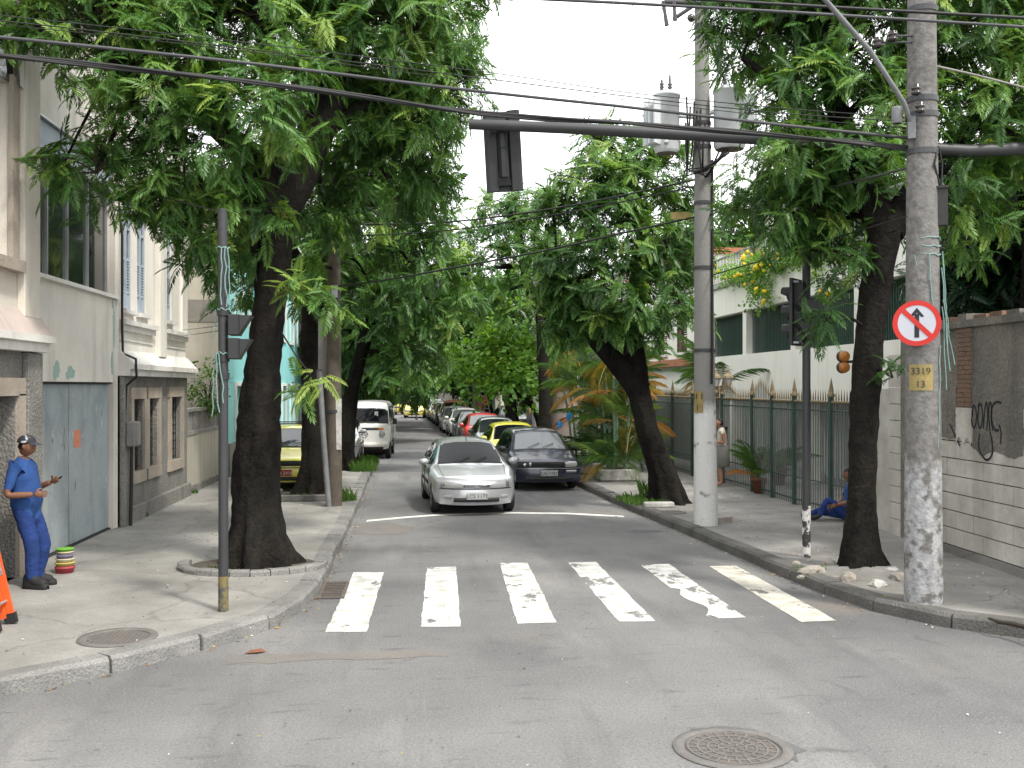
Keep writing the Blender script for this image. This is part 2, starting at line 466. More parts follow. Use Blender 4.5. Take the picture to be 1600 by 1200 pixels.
mat('amber_lens', (.42, .16, .02), (.32, .11, .015), 14, .25, spec=.6)
mat('sign_red', (.46, .022, .016), (.40, .02, .015), 3, .4)
mat('sign_white', (.43, .44, .48), (.38, .39, .43), 3, .45)
mat('sign_black', (.015, .016, .02), None, 3, .5)
mat('plate_yellow', (.34, .26, .09), (.22, .175, .08), 9, .7, fine=.15)
mat('transformer_grey', (.60, .63, .65), (.52, .54, .55), 2, .5, spec=.4, streak=(.3, .28, .25), sstr=.3)
mat('transformer_base', (.20, .165, .13), None, 4, .8)
mat('ceramic', (.03, .022, .02), None, 5, .2, spec=.6)
mat('fence_green', (.045, .08, .066), (.03, .058, .048), 4, .5, spec=.4)
mat('fence_bar', (.15, .165, .155), (.1, .115, .107), 4, .5)
mat('spike_gold', (.26, .20, .11), (.15, .12, .07), 9, .6)
mat('panel_grey', (.50, .52, .49), (.42, .44, .42), 1.5, .7, streak=(.2, .21, .2), sstr=.5)
mat('porch_grey', (.60, .62, .60), (.5, .52, .5), 1.5, .7)
mat('porch_green', (.045, .06, .05), (.035, .045, .038), 2, .8)
mat('cool_white', (.78, .765, .70), (.70, .69, .63), .6, .9, .1, 25, streak=(.5, .48, .43), sstr=.4)
mat('cap_grey', (.42, .42, .41), None, 2, .85)
mat('block_white', (.66, .64, .59), (.44, .42, .38), 2.6, .9, .3, 35, streak=(.26, .23, .19), sstr=.6, fine=.15, gcol=(.36, .32, .27), gstr=.6)
mat('mortar_dark', (.12, .11, .10), None, 4, .95)
mat('old_plaster', (.27, .25, .215), (.155, .145, .128), 1.4, .95, .7, 18, streak=(.06, .058, .053), sstr=.6, fine=.3, fscale=25)
mat('brick_red', (.26, .155, .105), (.17, .12, .09), 3, .9, .5, 40, fine=.25)
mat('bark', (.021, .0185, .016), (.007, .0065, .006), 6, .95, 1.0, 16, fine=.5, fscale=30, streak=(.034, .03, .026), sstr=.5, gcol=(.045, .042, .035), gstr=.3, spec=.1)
mat('twig', (.045, .036, .027), None, 9, .95)
mat('wood_pole', (.115, .095, .075), (.07, .06, .048), 5, .9, .5, 30, streak=(.16, .13, .1), sstr=.5)
mat('rock', (.36, .33, .285), (.2, .18, .155), 6, .9, .5, 20)
mat('rock_pale', (.58, .57, .54), (.3, .29, .27), 5, .9, .4, 20)
mat('soil', (.10, .085, .065), (.06, .05, .04), 5, .95, .8, 20)
mat('terracotta', (.20, .085, .05), (.14, .06, .04), 4, .85)
mat('orange_fibre', (.72, .11, .025), (.6, .09, .02), 4, .5)
mat('roof_tile', (.42, .17, .09), (.28, .12, .07), 3, .9)
mat('turquoise', (.27, .62, .62), (.22, .54, .55), .9, .8, streak=(.3, .4, .38), sstr=.3)
mat('beige_side', (.46, .43, .36), (.37, .345, .29), .8, .95, .3, 20, streak=(.22, .205, .175), sstr=.6, fine=.15)
mat('dark_patch', (.23, .215, .19), (.17, .16, .142), 3, .95, .3, 25)
mat('grate_iron', (.13, .112, .096), (.085, .075, .066), 9, .8, .4, 60)
mat('cover_iron', (.155, .145, .135), (.11, .105, .1), 6, .7, .4, 60)
glass_mat('window_glass', (.012, .016, .018), .12, .5)
glass_mat('pane_green', (.012, .03, .026), .2, .4)

# ---------------------------------------------------------------- ground, pavements, kerbs
SWZ = .14
g = MB(); g.add([(-500, -120, 0), (500, -120, 0), (500, 900, 0), (-500, 900, 0)], [(0, 1, 2, 3)])
road = struct(g.build('road', 'asphalt'))

def resample(pts, step):
    pts = [Vector((*p, 0)) for p in pts]; out = [pts[0]]; acc = 0
    for a, b in zip(pts, pts[1:]):
        l = (b - a).length; t = 0
        while acc + l - t >= step:
            t += step - acc; acc = 0; out.append(a + (b - a) * (t / l))
        acc += l - t
    out.append(pts[-1])
    return out
def smooth(pts, k=2):
    for _ in range(k):
        q = [pts[0]]
        for a, b in zip(pts, pts[1:]):
            q += [(a[0] * .75 + b[0] * .25, a[1] * .75 + b[1] * .25), (a[0] * .25 + b[0] * .75, a[1] * .25 + b[1] * .75)]
        q.append(pts[-1]); pts = q
    return pts
LK = [(-40, 5.6), (-14, 6.3), (-8, 6.75), (-5, 7.45), (-3.31, 8.53), (-2.52, 9.29), (-1.9, 10.05), (-1.42, 10.85), (-1.22, 11.9), (-1.17, 13), (-1.2, 15.2), (-1.18, 18), (-1.22, 22), (-1.28, 29), (-1.27, 33.2)]
LK2 = [(-3.0, 34.2), (-2.95, 50), (-2.6, 74)]
RK = [(40, 6.2), (14, 7.2), (8, 8.3), (5.96, 9.56), (5.35, 10.3), (4.95, 11.2), (4.83, 12.94), (4.66, 15.2), (4.48, 17.7), (4.28, 20.5), (4.05, 24.4), (3.85, 32), (3.6, 42), (3.3, 55), (2.9, 70), (2.8, 74)]
lk = smooth(LK); rk = smooth(RK)
def inset(line, side, d=.09):
    out = []
    for i, p in enumerate(line):
        a = line[max(i - 1, 0)]; b = line[min(i + 1, len(line) - 1)]; dx, dy = b[0] - a[0], b[1] - a[1]; q = math.hypot(dx, dy) or 1
        out.append((p[0] - dy / q * side * d, p[1] + dx / q * side * d))
    return out
def sheet(name, line, back, m):
    b = MB(); rows = []
    top = [(p[0], p[1], SWZ) for p in line]
    bk = [(back(p)[0], back(p)[1], SWZ) for p in line]
    b.grid([top, bk], smooth=False)
    b.grid([[(p[0], p[1], -.05) for p in line], top], smooth=False)
    return struct(b.build(name, m))
left_walk = sheet('pavement', inset(lk, 1) + LK2 + [(-8, 76.5)], lambda p: (-60, max(p[1], 5) + 2), 'sidewalk')
right_walk = sheet('pavement', inset(rk, -1) + [(8, 76.5)], lambda p: (60, max(p[1], 5) + 2), 'sidewalk_right')

def kerb(parent, line, side, m, seed, wid=.2):
    rg = random.Random(seed); pts = resample(line, .95)
    for a, b in zip(pts, pts[1:]):
        l = (b - a).length
        if l < .3 or abs(a.x) > 16 or a.y > 62: continue
        d = (b - a) / l; nn = Vector((-d.y, d.x, 0)) * side
        h = SWZ + .004 + rg.uniform(0, .012); o = rg.uniform(-.012, .012); g0 = rg.uniform(.006, .02)
        a2 = a + d * g0; b2 = b - d * g0 * .5; tilt = rg.uniform(-.008, .008)
        mb = MB(); pr = [(-.03 + o, -.06), (-.025 + o, h - .035), (.005 + o, h), (wid, h), (wid, -.06)]
        f0 = lambda x, z: (a2.x + nn.x * x, a2.y + nn.y * x, z - (tilt if z > 0 else 0))
        f1 = lambda x, z: (b2.x + nn.x * x, b2.y + nn.y * x, z + (tilt if z > 0 else 0))
        mb.prism(pr, f0, f1)
        mb.build('kerb_stone', m, parent)
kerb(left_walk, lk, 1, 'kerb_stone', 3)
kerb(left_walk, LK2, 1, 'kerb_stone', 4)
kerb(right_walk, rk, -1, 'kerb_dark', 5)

# painted stripes of the crossing (near-left, near-right, far-right, far-left)
ST = [((-.92, 10.52), (-.5, 10.5), (-.43, 13.82), (-.83, 13.86), .615), ((.05, 10.66), (.46, 10.63), (.55, 14.17), (.15, 14.13), .60),
      ((1.06, 10.7), (1.48, 10.72), (1.57, 14.38), (1.17, 14.4), .56), ((2.14, 10.69), (2.53, 10.68), (2.54, 14.37), (2.14, 14.33), .555),
      ((3.15, 10.74), (3.54, 10.76), (3.53, 14.1), (3.12, 14.08), .52), ((4.06, 10.5), (4.46, 10.53), (4.43, 13.88), (4.04, 13.87), .58)]
rg = random.Random(11)
for i, (a, b, c, d, wear) in enumerate(ST):
    mb = MB(); n = 60; rows = []
    for k in range(n + 1):
        t = k / n
        l = [a[0] + (d[0] - a[0]) * t, a[1] + (d[1] - a[1]) * t]; r = [b[0] + (c[0] - b[0]) * t, b[1] + (c[1] - b[1]) * t]
        l[0] += .014 * mnoise.noise(Vector((i * 7.1, t * 9, 0))) + rg.uniform(-.004, .004); r[0] += .014 * mnoise.noise(Vector((i * 7.1 + 3, t * 9, 5))) + rg.uniform(-.004, .004)
        if i == 4 and .05 < t < .5: l[0] += .12 * math.sin(t * 9) ** 2
        rows.append([(l[0], l[1], .004), (r[0], r[1], .004)])
    mb.grid(rows, smooth=False)
    colr = (.55, .55, .53) if i < 5 else (.50, .475, .42)
    mb.build('crosswalk_stripe', paint_mat('stripe_paint_%d' % i, wear, colr), road)
mb = MB()
sl = [(-.92, 19.0), (-.2, 19.45), (.4, 19.75), (1.0, 19.85), (1.9, 19.95), (2.9, 19.75), (3.95, 19.2)]
mb.grid([[(x, y, .004) for x, y in sl], [(x + .02, y + .23, .004) for x, y in sl]], smooth=False)
mb.build('stop_line', paint_mat('stop_paint', .60), road)
# dark repair seam and pale repair patches
mat('patch_asphalt', (.125, .125, .127), (.16, .16, .16), 2, .9, .4, 90, fine=.4, fscale=120)
mat('patch_pale', (.205, .19, .172), (.165, .158, .148), 2, .9, .4, 90, fine=.3, fscale=120)
def patch(pts, m):
    mb = MB(); mb.add([(x, y, .0025) for x, y in pts], [tuple(range(len(pts)))]); mb.build('road_patch', m, road)
patch([(-1.1, 17.4), (-.2, 17.3), (.0, 18.1), (-.5, 18.9), (-1.1, 18.8)], 'patch_pale')
rg = random.Random(15); patch([(-1.75 + k * .2 , 9.72 - .006 * k + rg.uniform(-.05, .05)) for k in range(11)] + [(.3 - k * .2, 9.5 - .012 * k + rg.uniform(-.06, .05)) for k in range(11)], 'patch_pale')
rg = random.Random(5)
for (x, y, s) in ((.55, 24.5, .8), (-.2, 30.5, 1.2), (1.2, 33, .9), (.6, 41, 1.2), (-.3, 47, 1.5), (3.9, 17.3, .35)):
    patch([(x + s * math.cos(k) * rg.uniform(.7, 1.2), y + .5 * s * math.sin(k) * rg.uniform(.7, 1.2)) for k in [i * PI / 7 for i in range(14)]], 'patch_asphalt')

# ---------------------------------------------------------------- covers and grates
def manhole(label, x, y, z, r, kind):
    t = thing('manhole_cover', label, 'manhole cover', (x, y, z))
    f = MB(); f.lathe([(r + .09, .002), (r + .085, .012), (r + .02, .014), (r + .012, .006), (r + .012, -.05)], n=40); f.build('frame', 'cover_iron', t, False)
    c = MB(); c.lathe([(r + .012, -.012), (r, .002), (0.001, .002)], n=40, smooth=False); cv = c.build('lid', 'grate_iron', t, False)
    rb = MB()
    if kind == 'web':
        for q in (.1, .28, .5, .72, .93):
            rb.lathe([(r * q, -.004), (r * q, .008), (r * q + .014, .008), (r * q + .014, -.004)], n=40, smooth=False)
        for ring, (q0, q1, nn) in enumerate(((.12, .28, 8), (.3, .5, 12), (.53, .72, 18), (.76, .93, 24))):
            for k in range(nn):
                a = 2 * PI * (k + .5 * (ring % 2)) / nn; ca, sa = math.cos(a), math.sin(a)
                rb.obox((ca * r * (q0 + q1) / 2, sa * r * (q0 + q1) / 2, .002), (r * (q1 - q0) / 2, .007, .006), (ca, sa, 0), (-sa, ca, 0))
    else:
        for k in range(-6, 7):
            xx = k * r / 6.6; h = math.sqrt(max(r * r * .93 - xx * xx, 0))
            if h > .02:
                rb.box((xx - .006, -h, -.004), (xx + .006, h, .004)); rb.box((-h, xx - .006, -.003), (h, xx + .006, .0035))
    rb.build('rib', 'cover_iron', cv, False)
    return t
manhole('round iron cover with web pattern sunk in the asphalt', 2.17, 6.88, .004, .32, 'web')
mb = MB(); rg = random.Random(8)
pts = []
for k in range(20):
    a = -.6 + k * 2.6 / 19; pts.append((2.17 + (.41 + rg.uniform(0, .10)) * math.cos(a), 6.88 + (.41 + rg.uniform(0, .10)) * math.sin(a)))
inner = [(2.17 + .39 * math.cos(-.6 + k * 2.6 / 19), 6.88 + .39 * math.sin(-.6 + k * 2.6 / 19)) for k in range(20)]
mb.grid([[(*p, .003) for p in inner], [(*p, .003) for p in pts]], smooth=False); mb.build('road_patch', 'patch_asphalt', road)
manhole('round iron cover with square grid set in the left pavement', -2.78, 9.89, SWZ + .003, .27, 'grid')
manhole('small dark round cover beside the white-painted pole', 4.72, 18.7, SWZ + .003, .2, 'grid')
t = thing('drain_grate', 'rusty rectangular drain grate in the gutter by the crossing', 'drain grate', (-1.0, 12.65, .004))
mb = MB(); mb.box((-.16, -.5, -.002), (.16, .5, .004)); mb.build('recess', 'dark_void', t, False)
mb = MB()
for a in ((-.16, -.5, .16, -.45), (-.16, .45, .16, .5), (-.16, -.45, -.12, .45), (.12, -.45, .16, .45)): mb.box((a[0], a[1], .004), (a[2], a[3], .016))
mb.build('frame', 'grate_iron', t, False)
for k in range(9):
    mb = MB(); y = -.40 + k * .1; mb.box((-.12, y - .016, .004), (.12, y + .016, .014)); mb.build('bar', 'grate_iron', t, False)
# ================================================================ LEFT-HAND BUILDINGS (street front at x = -4.95)
FX = -4.95
def fpart(parent, name, m, boxes, bev=0.0):
    first = None
    for lo, hi in boxes:
        mb = MB(); mb.box(lo, hi, 0, bev); o = mb.build(name, m, parent); first = first or o
    return first
def shell(parent, name, m, x0, x1, y0, y1, z1, z0=0.0):
    """walls behind a street front: two sides, back and flat roof (front left open)"""
    mb = MB()
    mb.add([(x0, y0, z0), (x1, y0, z0), (x1, y0, z1), (x0, y0, z1)], [(0, 1, 2, 3)])
    mb.add([(x0, y1, z0), (x1, y1, z0), (x1, y1, z1), (x0, y1, z1)], [(3, 2, 1, 0)])
    mb.add([(x0, y0, z0), (x0, y1, z0), (x0, y1, z1), (x0, y0, z1)], [(3, 2, 1, 0)])
    mb.add([(x0, y0, z1), (x1, y0, z1), (x1, y1, z1), (x0, y1, z1)], [(0, 1, 2, 3)])
    return mb.build(name, m, parent)

# --- ornate townhouse at the very edge
A = thing('townhouse', 'cream townhouse with pink ledge, stone doorway and arched upper window at frame edge', 'building', (FX, 11, 0))
mb = MB(); facade(mb, (FX, 6.5, 0), (0, 1, 0), (1, 0, 0), 7.35, 3.0, 9.2, [(5.25, 6.53, 4.05, 6.2)], .25); mb.build('wall', 'cream_wall', A)
mb = MB(); facade(mb, (FX + .04, 6.5, 0), (0, 1, 0), (1, 0, 0), 7.35, 0.0, 3.0, [(5.2, 6.62, .14, 2.38)], .32); mb.build('lower_wall', 'grey_stucco', A)
shell(A, 'side_wall', 'cream_wall', -13, FX, 6.5, 13.85, 9.2)
fpart(A, 'pilaster', 'cream_wall', [((FX, 13.27, 3.36), (FX + .1, 13.8, 9.2))], .01)
fpart(A, 'pilaster', 'grey_stucco', [((FX + .04, 13.34, .0), (FX + .12, 13.83, 2.92))], .01)
fpart(A, 'ledge', 'moulding', [((FX, 6.5, 2.93), (FX + .2, 13.86, 3.05)), ((FX, 6.5, 3.05), (FX + .27, 13.9, 3.14))])
mb = MB(); mb.prism([(FX + .25, 3.14), (FX + .03, 3.46), (FX - .02, 3.46), (FX - .02, 3.14)], lambda x, z: (x, 6.5, z), lambda x, z: (x, 13.88, z)); mb.build('sloped_sill', 'pink_render', A)
fpart(A, 'door_frame', 'stone_frame', [((FX + .04, 13.12, .14), (FX + .09, 13.33, 2.4)), ((FX + .04, 11.5, 2.38), (FX + .09, 13.33, 2.6)), ((FX + .04, 11.5, .14), (FX + .09, 11.7, 2.38))])
dr = fpart(A, 'door', 'dark_void', [((FX - .3, 11.7, .14), (FX - .26, 13.12, 2.38))])
mb = MB()
for k in range(9):
    y = 11.8 + k * .155; mb.box((FX - .255, y, .2), (FX - .235, y + .015, 2.3))
for k in range(8):
    z = .35 + k * .26; mb.box((FX - .253, 11.72, z), (FX - .238, 13.1, z + .015))
mb.build('grille', 'black_iron', dr)
wn = fpart(A, 'window', 'window_glass', [((FX - .22, 11.75, 4.05), (FX - .2, 13.03, 6.2))])
fpart(wn, 'frame', 'stone_frame', [((FX, 13.0, 4.0), (FX + .06, 13.2, 6.3)), ((FX, 11.6, 3.9), (FX + .14, 13.2, 4.04))])
mb = MB()
arc = [(12.39 + .75 * math.cos(a), 6.2 + .8 * math.sin(a)) for a in [k * PI / 12 for k in range(13)]]
arc2 = [(12.39 + 1.0 * math.cos(a), 6.2 + 1.05 * math.sin(a)) for a in [k * PI / 12 for k in range(13)]]
mb.grid([[(FX + .09, y, z) for y, z in arc], [(FX + .09, y, z) for y, z in arc2], [(FX, y, z) for y, z in arc2]], smooth=False); mb.build('arch_moulding', 'moulding', wn)
mb = MB(); mb.add([(FX + .015, y, z) for y, z in arc], [tuple(range(13))]); mb.build('fanlight', 'window_glass', wn)
fpart(A, 'cornice', 'moulding', [((FX, 6.5, 8.7), (FX + .3, 13.86, 8.95)), ((FX, 6.5, 8.95), (FX + .5, 13.86, 9.25))])

# --- plain garage building
B = thing('garage_building', 'plain stained pale building with blue-grey garage door and dark strip window', 'building', (FX, 15.7, 0))
BX = FX - .03
mb = MB(); facade(mb, (BX, 13.852, 0), (0, 1, 0), (1, 0, 0), 3.75, 2.56, 9.0, [(.1, 3.7, 4.0, 6.12)], .2)
facade(mb, (BX, 13.852, 0), (0, 1, 0), (1, 0, 0), 3.75, 0, 2.56, [(.1, 3.6, .0, 2.56)], .25); mb.build('wall', 'plain_wall', B)
shell(B, 'side_wall', 'plain_wall', -13, BX, 13.853, 17.6, 9.0)
gd = thing('garage_door', '', '', (0, 0, 0)); del gd['label']; del gd['category']
gd.parent = B; gd.location = (0, 0, 0)
edges = [13.955, 14.5, 15.53, 15.545, 16.5, 17.448]
for a, b in ((13.955, 14.49), (14.495, 15.52), (15.545, 16.49), (16.495, 17.44)):
    pm = MB(); n = 9; zs = (.17, 2.53)
    x0 = BX - .12
    pm.box((x0, a, zs[0]), (x0 + .035 + (.012 if a > 15.5 else 0), b, zs[1]), 0, .006)
    pm.build('panel', 'garage_metal', gd)
fpart(gd, 'track', 'black_iron', [((BX - .16, 13.955, 2.535), (BX - .02, 17.44, 2.558)), ((BX - .2, 13.955, .14), (BX - .04, 17.44, .165))])
st = fpart(gd, 'notice', 'sign_red', [((BX - .072, 15.72, 1.58), (BX - .068, 16.02, 1.84))])
mat('notice_orange', (.55, .16, .1), (.62, .3, .2), 30, .6); st.data.materials[0] = MATS['notice_orange']
rg = random.Random(4)
mat('peel_pale', (.56, .57, .55), (.44, .46, .45), 9, .8)
for k in range(34):
    y = rg.uniform(14.0, 17.35); z = rg.choice((rg.uniform(.9, 1.9), rg.uniform(1.5, 1.95), rg.uniform(.2, 2.4))); s = rg.uniform(.018, .06)
    if min(abs(y - e) for e in (14.49, 15.53, 16.49)) < .08: continue
    x = BX - .0835 if y < 15.53 else BX - .0715
    mb = MB(); mb.add([(x, y + s * math.cos(q) * rg.uniform(.4, 1) * .7, z + 1.5 * s * math.sin(q) * rg.uniform(.5, 1.2)) for q in [i * PI / 4 for i in range(8)]], [tuple(range(8))]); mb.build('peeled_patch', 'peel_pale' if k % 4 else 'dark_patch', gd)
for (y0, z0, w, h) in ((14.6, 2.57, .35, .28), (15.15, 2.57, .42, .22), (17.3, 2.6, .2, .5), (17.42, 3.0, .14, .9), (17.36, 3.75, .12, .2)):
    n = 14; mb = MB(); pp = []
    for i in range(n):
        a = 2 * PI * i / n; k = rg.uniform(.6, 1.1); pp.append((BX + .003, y0 + w / 2 + w / 2 * math.cos(a) * k, z0 + h / 2 + h / 2 * max(-1 / k, math.sin(a)) * k))
    mb.add(pp, [tuple(range(n))]); mb.build('peeled_patch', 'teal_paint', B)
ww = thing('window', '', '', (0, 0, 0)); del ww['label']; del ww['category']; ww.parent = B
ys = [13.96, 14.78, 15.62, 16.56, 17.54]
for a, b in zip(ys, ys[1:]):
    fpart(ww, 'pane', 'window_glass', [((BX - .17, a + .02, 4.04), (BX - .155, b - .02, 5.74))])
for y in ys:
    fpart(ww, 'mullion', 'aluminium', [((BX - .18, y - .022, 4.0), (BX - .12, y + .022, 6.1))])
fpart(ww, 'sill', 'moulding', [((BX - .15, 13.9, 3.94), (BX + .06, 17.6, 3.995))])
fpart(ww, 'shutter_box', 'blue_louvre', [((BX - .14, 13.96, 5.74), (BX - .04, 17.54, 6.1))], .01)
fpart(ww, 'head_trim', 'aluminium', [((BX - .1, 13.93, 5.69), (BX - .02, 17.57, 5.74)), ((BX - .1, 13.93, 6.1), (BX + .02, 17.57, 6.13))])
mb = MB(); mb.tube([(BX - .02, 17.62, 6.2), (FX + .05, 17.68, 5.0), (FX + .05, 17.68, 3.5), (FX + .06, 17.69, 3.05), (FX + .28, 17.66, 2.95), (FX + .29, 17.66, 2.65), (FX + .1, 17.74, 2.5), (FX + .08, 17.72, 1.9)], .022, 6); mb.build('cable_riser', 'cable', B)

# --- small old house with shuttered arched windows
Cc = thing('old_house', 'small white old house with louvred arched windows over rough grey ground floor', 'building', (FX, 20, 0))
lows = [(.74, 1.44, .99, 2.27), (1.78, 2.48, .99, 2.27), (3.36, 4.5, .99, 2.3)]
lows[2] = (3.5, 4.4, .99, 2.28)
mb = MB(); facade(mb, (FX + .03, 17.603, 0), (0, 1, 0), (1, 0, 0), 5.05, 0, 2.68, lows, .22); mb.build('lower_wall', 'grey_stucco', Cc)
ups = [(.27, .86, 3.8, 5.72), (1.2, 1.8, 3.8, 5.72), (3.0, 3.75, 3.8, 5.72)]
mb = MB(); facade(mb, (FX, 17.603, 0), (0, 1, 0), (1, 0, 0), 5.05, 2.68, 8.6, ups, .2); mb.build('upper_wall', 'white_wall', Cc)
shell(Cc, 'side_wall', 'white_wall', -13, FX, 17.604, 22.65, 8.6)
fpart(Cc, 'plinth', 'grey_stucco', [((FX + .03, 17.95, 0), (FX + .12, 22.66, .42))], .015)
fpart(Cc, 'corner_pier', 'grey_stucco', [((FX + .03, 17.61, 0), (FX + .1, 17.93, 2.66))], .01)
fpart(Cc, 'ledge', 'moulding', [((FX, 17.61, 2.67), (FX + .2, 22.68, 2.78)), ((FX, 17.61, 2.78), (FX + .26, 22.7, 2.87))])
mb = MB(); mb.prism([(FX + .245, 2.87), (FX + .03, 3.1), (FX - .02, 3.1), (FX - .02, 2.87)], lambda x, z: (x, 17.62, z), lambda x, z: (x, 22.66, z)); mb.build('sloped_sill', 'moulding', Cc)
for (a, b) in ((17.7, 19.85), (20.62, 22.6)):
    fpart(Cc, 'string_course', 'moulding', [((FX, a, 3.44), (FX + .07, b, 3.54)), ((FX, a, 3.54), (FX + .12, b, 3.62))])
    fpart(Cc, 'string_course', 'moulding', [((FX, a, 3.27), (FX + .02, b, 3.29))])
fpart(Cc, 'pilaster', 'white_wall', [((FX, 19.98, 3.05), (FX + .12, 20.5, 8.5))], .01)
fpart(Cc, 'pilaster', 'white_wall', [((FX, 22.1, 3.62), (FX + .06, 22.6, 8.5))], .01)
for (a, b, z0, z1) in ups:
    y0, y1 = 17.603 + a, 17.603 + b; mid = (y0 + y1) / 2; w = thing('arched_window', '', '', (0, 0, 0)); del w['label']; del w['category']; w.parent = Cc
    fpart(w, 'pane', 'window_glass', [((FX - .16, y0, 3.8), (FX - .15, y1, 5.72))])
    for (s0, s1) in ((y0 + .01, mid - .012), (mid + .012, y1 - .01)):
        sm = MB()   # louvred leaf: stiles, rails and slats
        sm.box((FX - .06, s0, 3.83), (FX - .025, s0 + .045, 5.68)); sm.box((FX - .06, s1 - .045, 3.83), (FX - .025, s1, 5.68))
        for z in (3.83, 4.1, 4.66, 5.2, 5.63): sm.box((FX - .058, s0 + .045, z), (FX - .027, s1 - .045, z + .05))
        sm.box((FX - .052, s0 + .045, 3.88), (FX - .04, s1 - .045, 4.1))
        k = 4.17
        while k < 4.64:
            sm.add([(FX - .055, s0 + .045, k + .035), (FX - .03, s0 + .045, k), (FX - .03, s1 - .045, k), (FX - .055, s1 - .045, k + .035)], [(0, 1, 2, 3)]); k += .05
        sm.build('shutter_leaf', 'blue_louvre', w)
    r = (y1 - y0) / 2
    arc = [(mid + (r + .04) * math.cos(q), 5.74 + (r + .1) * math.sin(q)) for q in [k * PI / 10 for k in range(11)]]
    arc2 = [(mid + (r + .17) * math.cos(q), 5.74 + (r + .26) * math.sin(q)) for q in [k * PI / 10 for k in range(11)]]
    am = MB(); am.grid([[(FX + .07, y, z) for y, z in arc], [(FX + .07, y, z) for y, z in arc2], [(FX, y, z) for y, z in arc2]], smooth=False); am.build('arch_moulding', 'moulding', w)
    am = MB(); am.add([(FX + .012, y, z) for y, z in arc], [tuple(range(11))]); am.build('fanlight', 'window_glass', w)
    fpart(w, 'sill', 'moulding', [((FX - .1, y0 - .08, 3.73), (FX + .1, y1 + .08, 3.8))])
for i, (a, b, z0, z1) in enumerate(lows):
    y0, y1 = 17.603 + a, 17.603 + b; x = FX + .03
    w = thing('barred_window', '', '', (0, 0, 0)); del w['label']; del w['category']; w.parent = Cc
    fpart(w, 'recess', 'dark_void', [((x - .22, y0, z0), (x - .2, y1, z1))])
    fpart(w, 'stone_surround', 'stone_frame', [((x, y0 - .2, z0 - .2), (x + .05, y1 + .2, z0)), ((x, y0 - .2, z1), (x + .05, y1 + .2, z1 + .2)), ((x, y0 - .17, z0), (x + .045, y0, z1)), ((x, y1, z0), (x + .045, y1 + .17, z1))])
    gm = MB(); n = 5
    for k in range(n + 1):
        y = y0 + (y1 - y0) * k / n; gm.box((x - .1, y - .006, z0), (x - .085, y + .006, z1))
    for k in range(9):
        zz = z0 + (z1 - z0) * k / 8
        for q in range(n):
            ya = y0 + (y1 - y0) * q / n; yb = y0 + (y1 - y0) * (q + 1) / n
            gm.tube([(x - .09, ya, zz), (x - .09, (ya + yb) / 2, zz + .07), (x - .09, yb, zz)], .006, 4)
    gm.build('grille', 'black_iron', w)
fpart(Cc, 'cornice', 'moulding', [((FX, 17.61, 8.1), (FX + .25, 22.66, 8.3)), ((FX, 17.61, 8.3), (FX + .42, 22.68, 8.6))])
mbx = thing('meter_box', 'rusty grey meter box with pipe on the rough wall of the old house', 'meter box', (FX + .1, 17.8, .14))
mb = MB(); mb.box((FX + .10, 17.7, 1.48), (FX + .26, 18.02, 1.9), 0, .02); mb.build('box', 'concrete_pole', mbx)
fpart(mbx, 'lid', 'concrete_pole', [((FX + .262, 17.72, 1.5), (FX + .275, 18.0, 1.88))], .005)
mb = MB(); mb.tube([(FX + .16, 17.86, 1.49), (FX + .16, 17.84, .9), (FX + .15, 17.82, .14)], .03, 8); mb.build('pipe', 'black_iron', mbx)

# --- low yard wall, then the turquoise house with its bare side wall
W = thing('yard_wall', 'low stained concrete yard wall with baluster panel beside old house', 'wall', (FX, 24.8, 0))
mb = MB(); mb.box((FX - .2, 22.7, 0), (FX, 26.9, 1.42)); mb.build('wall', 'beige_side', W)
fpart(W, 'plinth', 'grey_stucco', [((FX, 22.7, 0), (FX + .06, 26.9, .3))])
fpart(W, 'panel_frame', 'concrete_pole', [((FX - .2, 22.75, 1.42), (FX + .02, 26.5, 1.5)), ((FX - .2, 22.75, 1.93), (FX + .02, 26.5, 2.0)), ((FX - .2, 22.75, 1.5), (FX + .02, 22.85, 1.93)), ((FX - .2, 26.4, 1.5), (FX + .02, 26.5, 1.93))])
for k in range(18):
    fpart(W, 'baluster', 'concrete_pole', [((FX - .14, 22.95 + k * .195, 1.5), (FX - .03, 23.04 + k * .195, 1.93))])
D = thing('turquoise_house', 'turquoise house with bare beige plaster side wall and white window strips', 'building', (FX, 32, 0))
mb = MB(); mb.add([(-13, 27, 0), (FX + .1, 27, 0), (FX + .1, 27, 7.8), (-13, 27, 7.8)], [(0, 1, 2, 3)]); mb.build('side_wall', 'beige_side', D)
fpart(D, 'render_band', 'dark_patch', [((-6.6, 26.985, 4.15), (FX + .08, 26.998, 4.72))])
dop = [(1.2 + k * 2.4, 2.2 + k * 2.4, z, z + 1.9) for k in range(7) for z in (.6, 4.2)]
mb = MB(); facade(mb, (FX + .1, 27.0, 0), (0, 1, 0), (1, 0, 0), 18.0, 0, 7.8, dop, .15); mb.build('front_wall', 'turquoise', D)
for a, b, z0, z1 in dop:
    w = fpart(D, 'window', 'window_glass', [((FX - .04, 27 + a, z0), (FX - .02, 27 + b, z1))])
    fpart(w, 'surround', 'moulding', [((FX + .1, 26.9 + a, z0 - .1), (FX + .16, 27.1 + b, z0)), ((FX + .1, 26.9 + a, z1), (FX + .16, 27.1 + b, z1 + .1)), ((FX + .1, 26.88 + a, z0), (FX + .15, 27 + a, z1)), ((FX + .1, 27 + b, z0), (FX + .15, 27.12 + b, z1))])
fpart(D, 'base_course', 'dark_patch', [((FX + .1, 27.05, 0), (FX + .16, 45.0, 1.0))])
fpart(D, 'roof', 'cap_grey', [((-13, 26.9, 7.8), (FX + .35, 45.1, 8.0))])
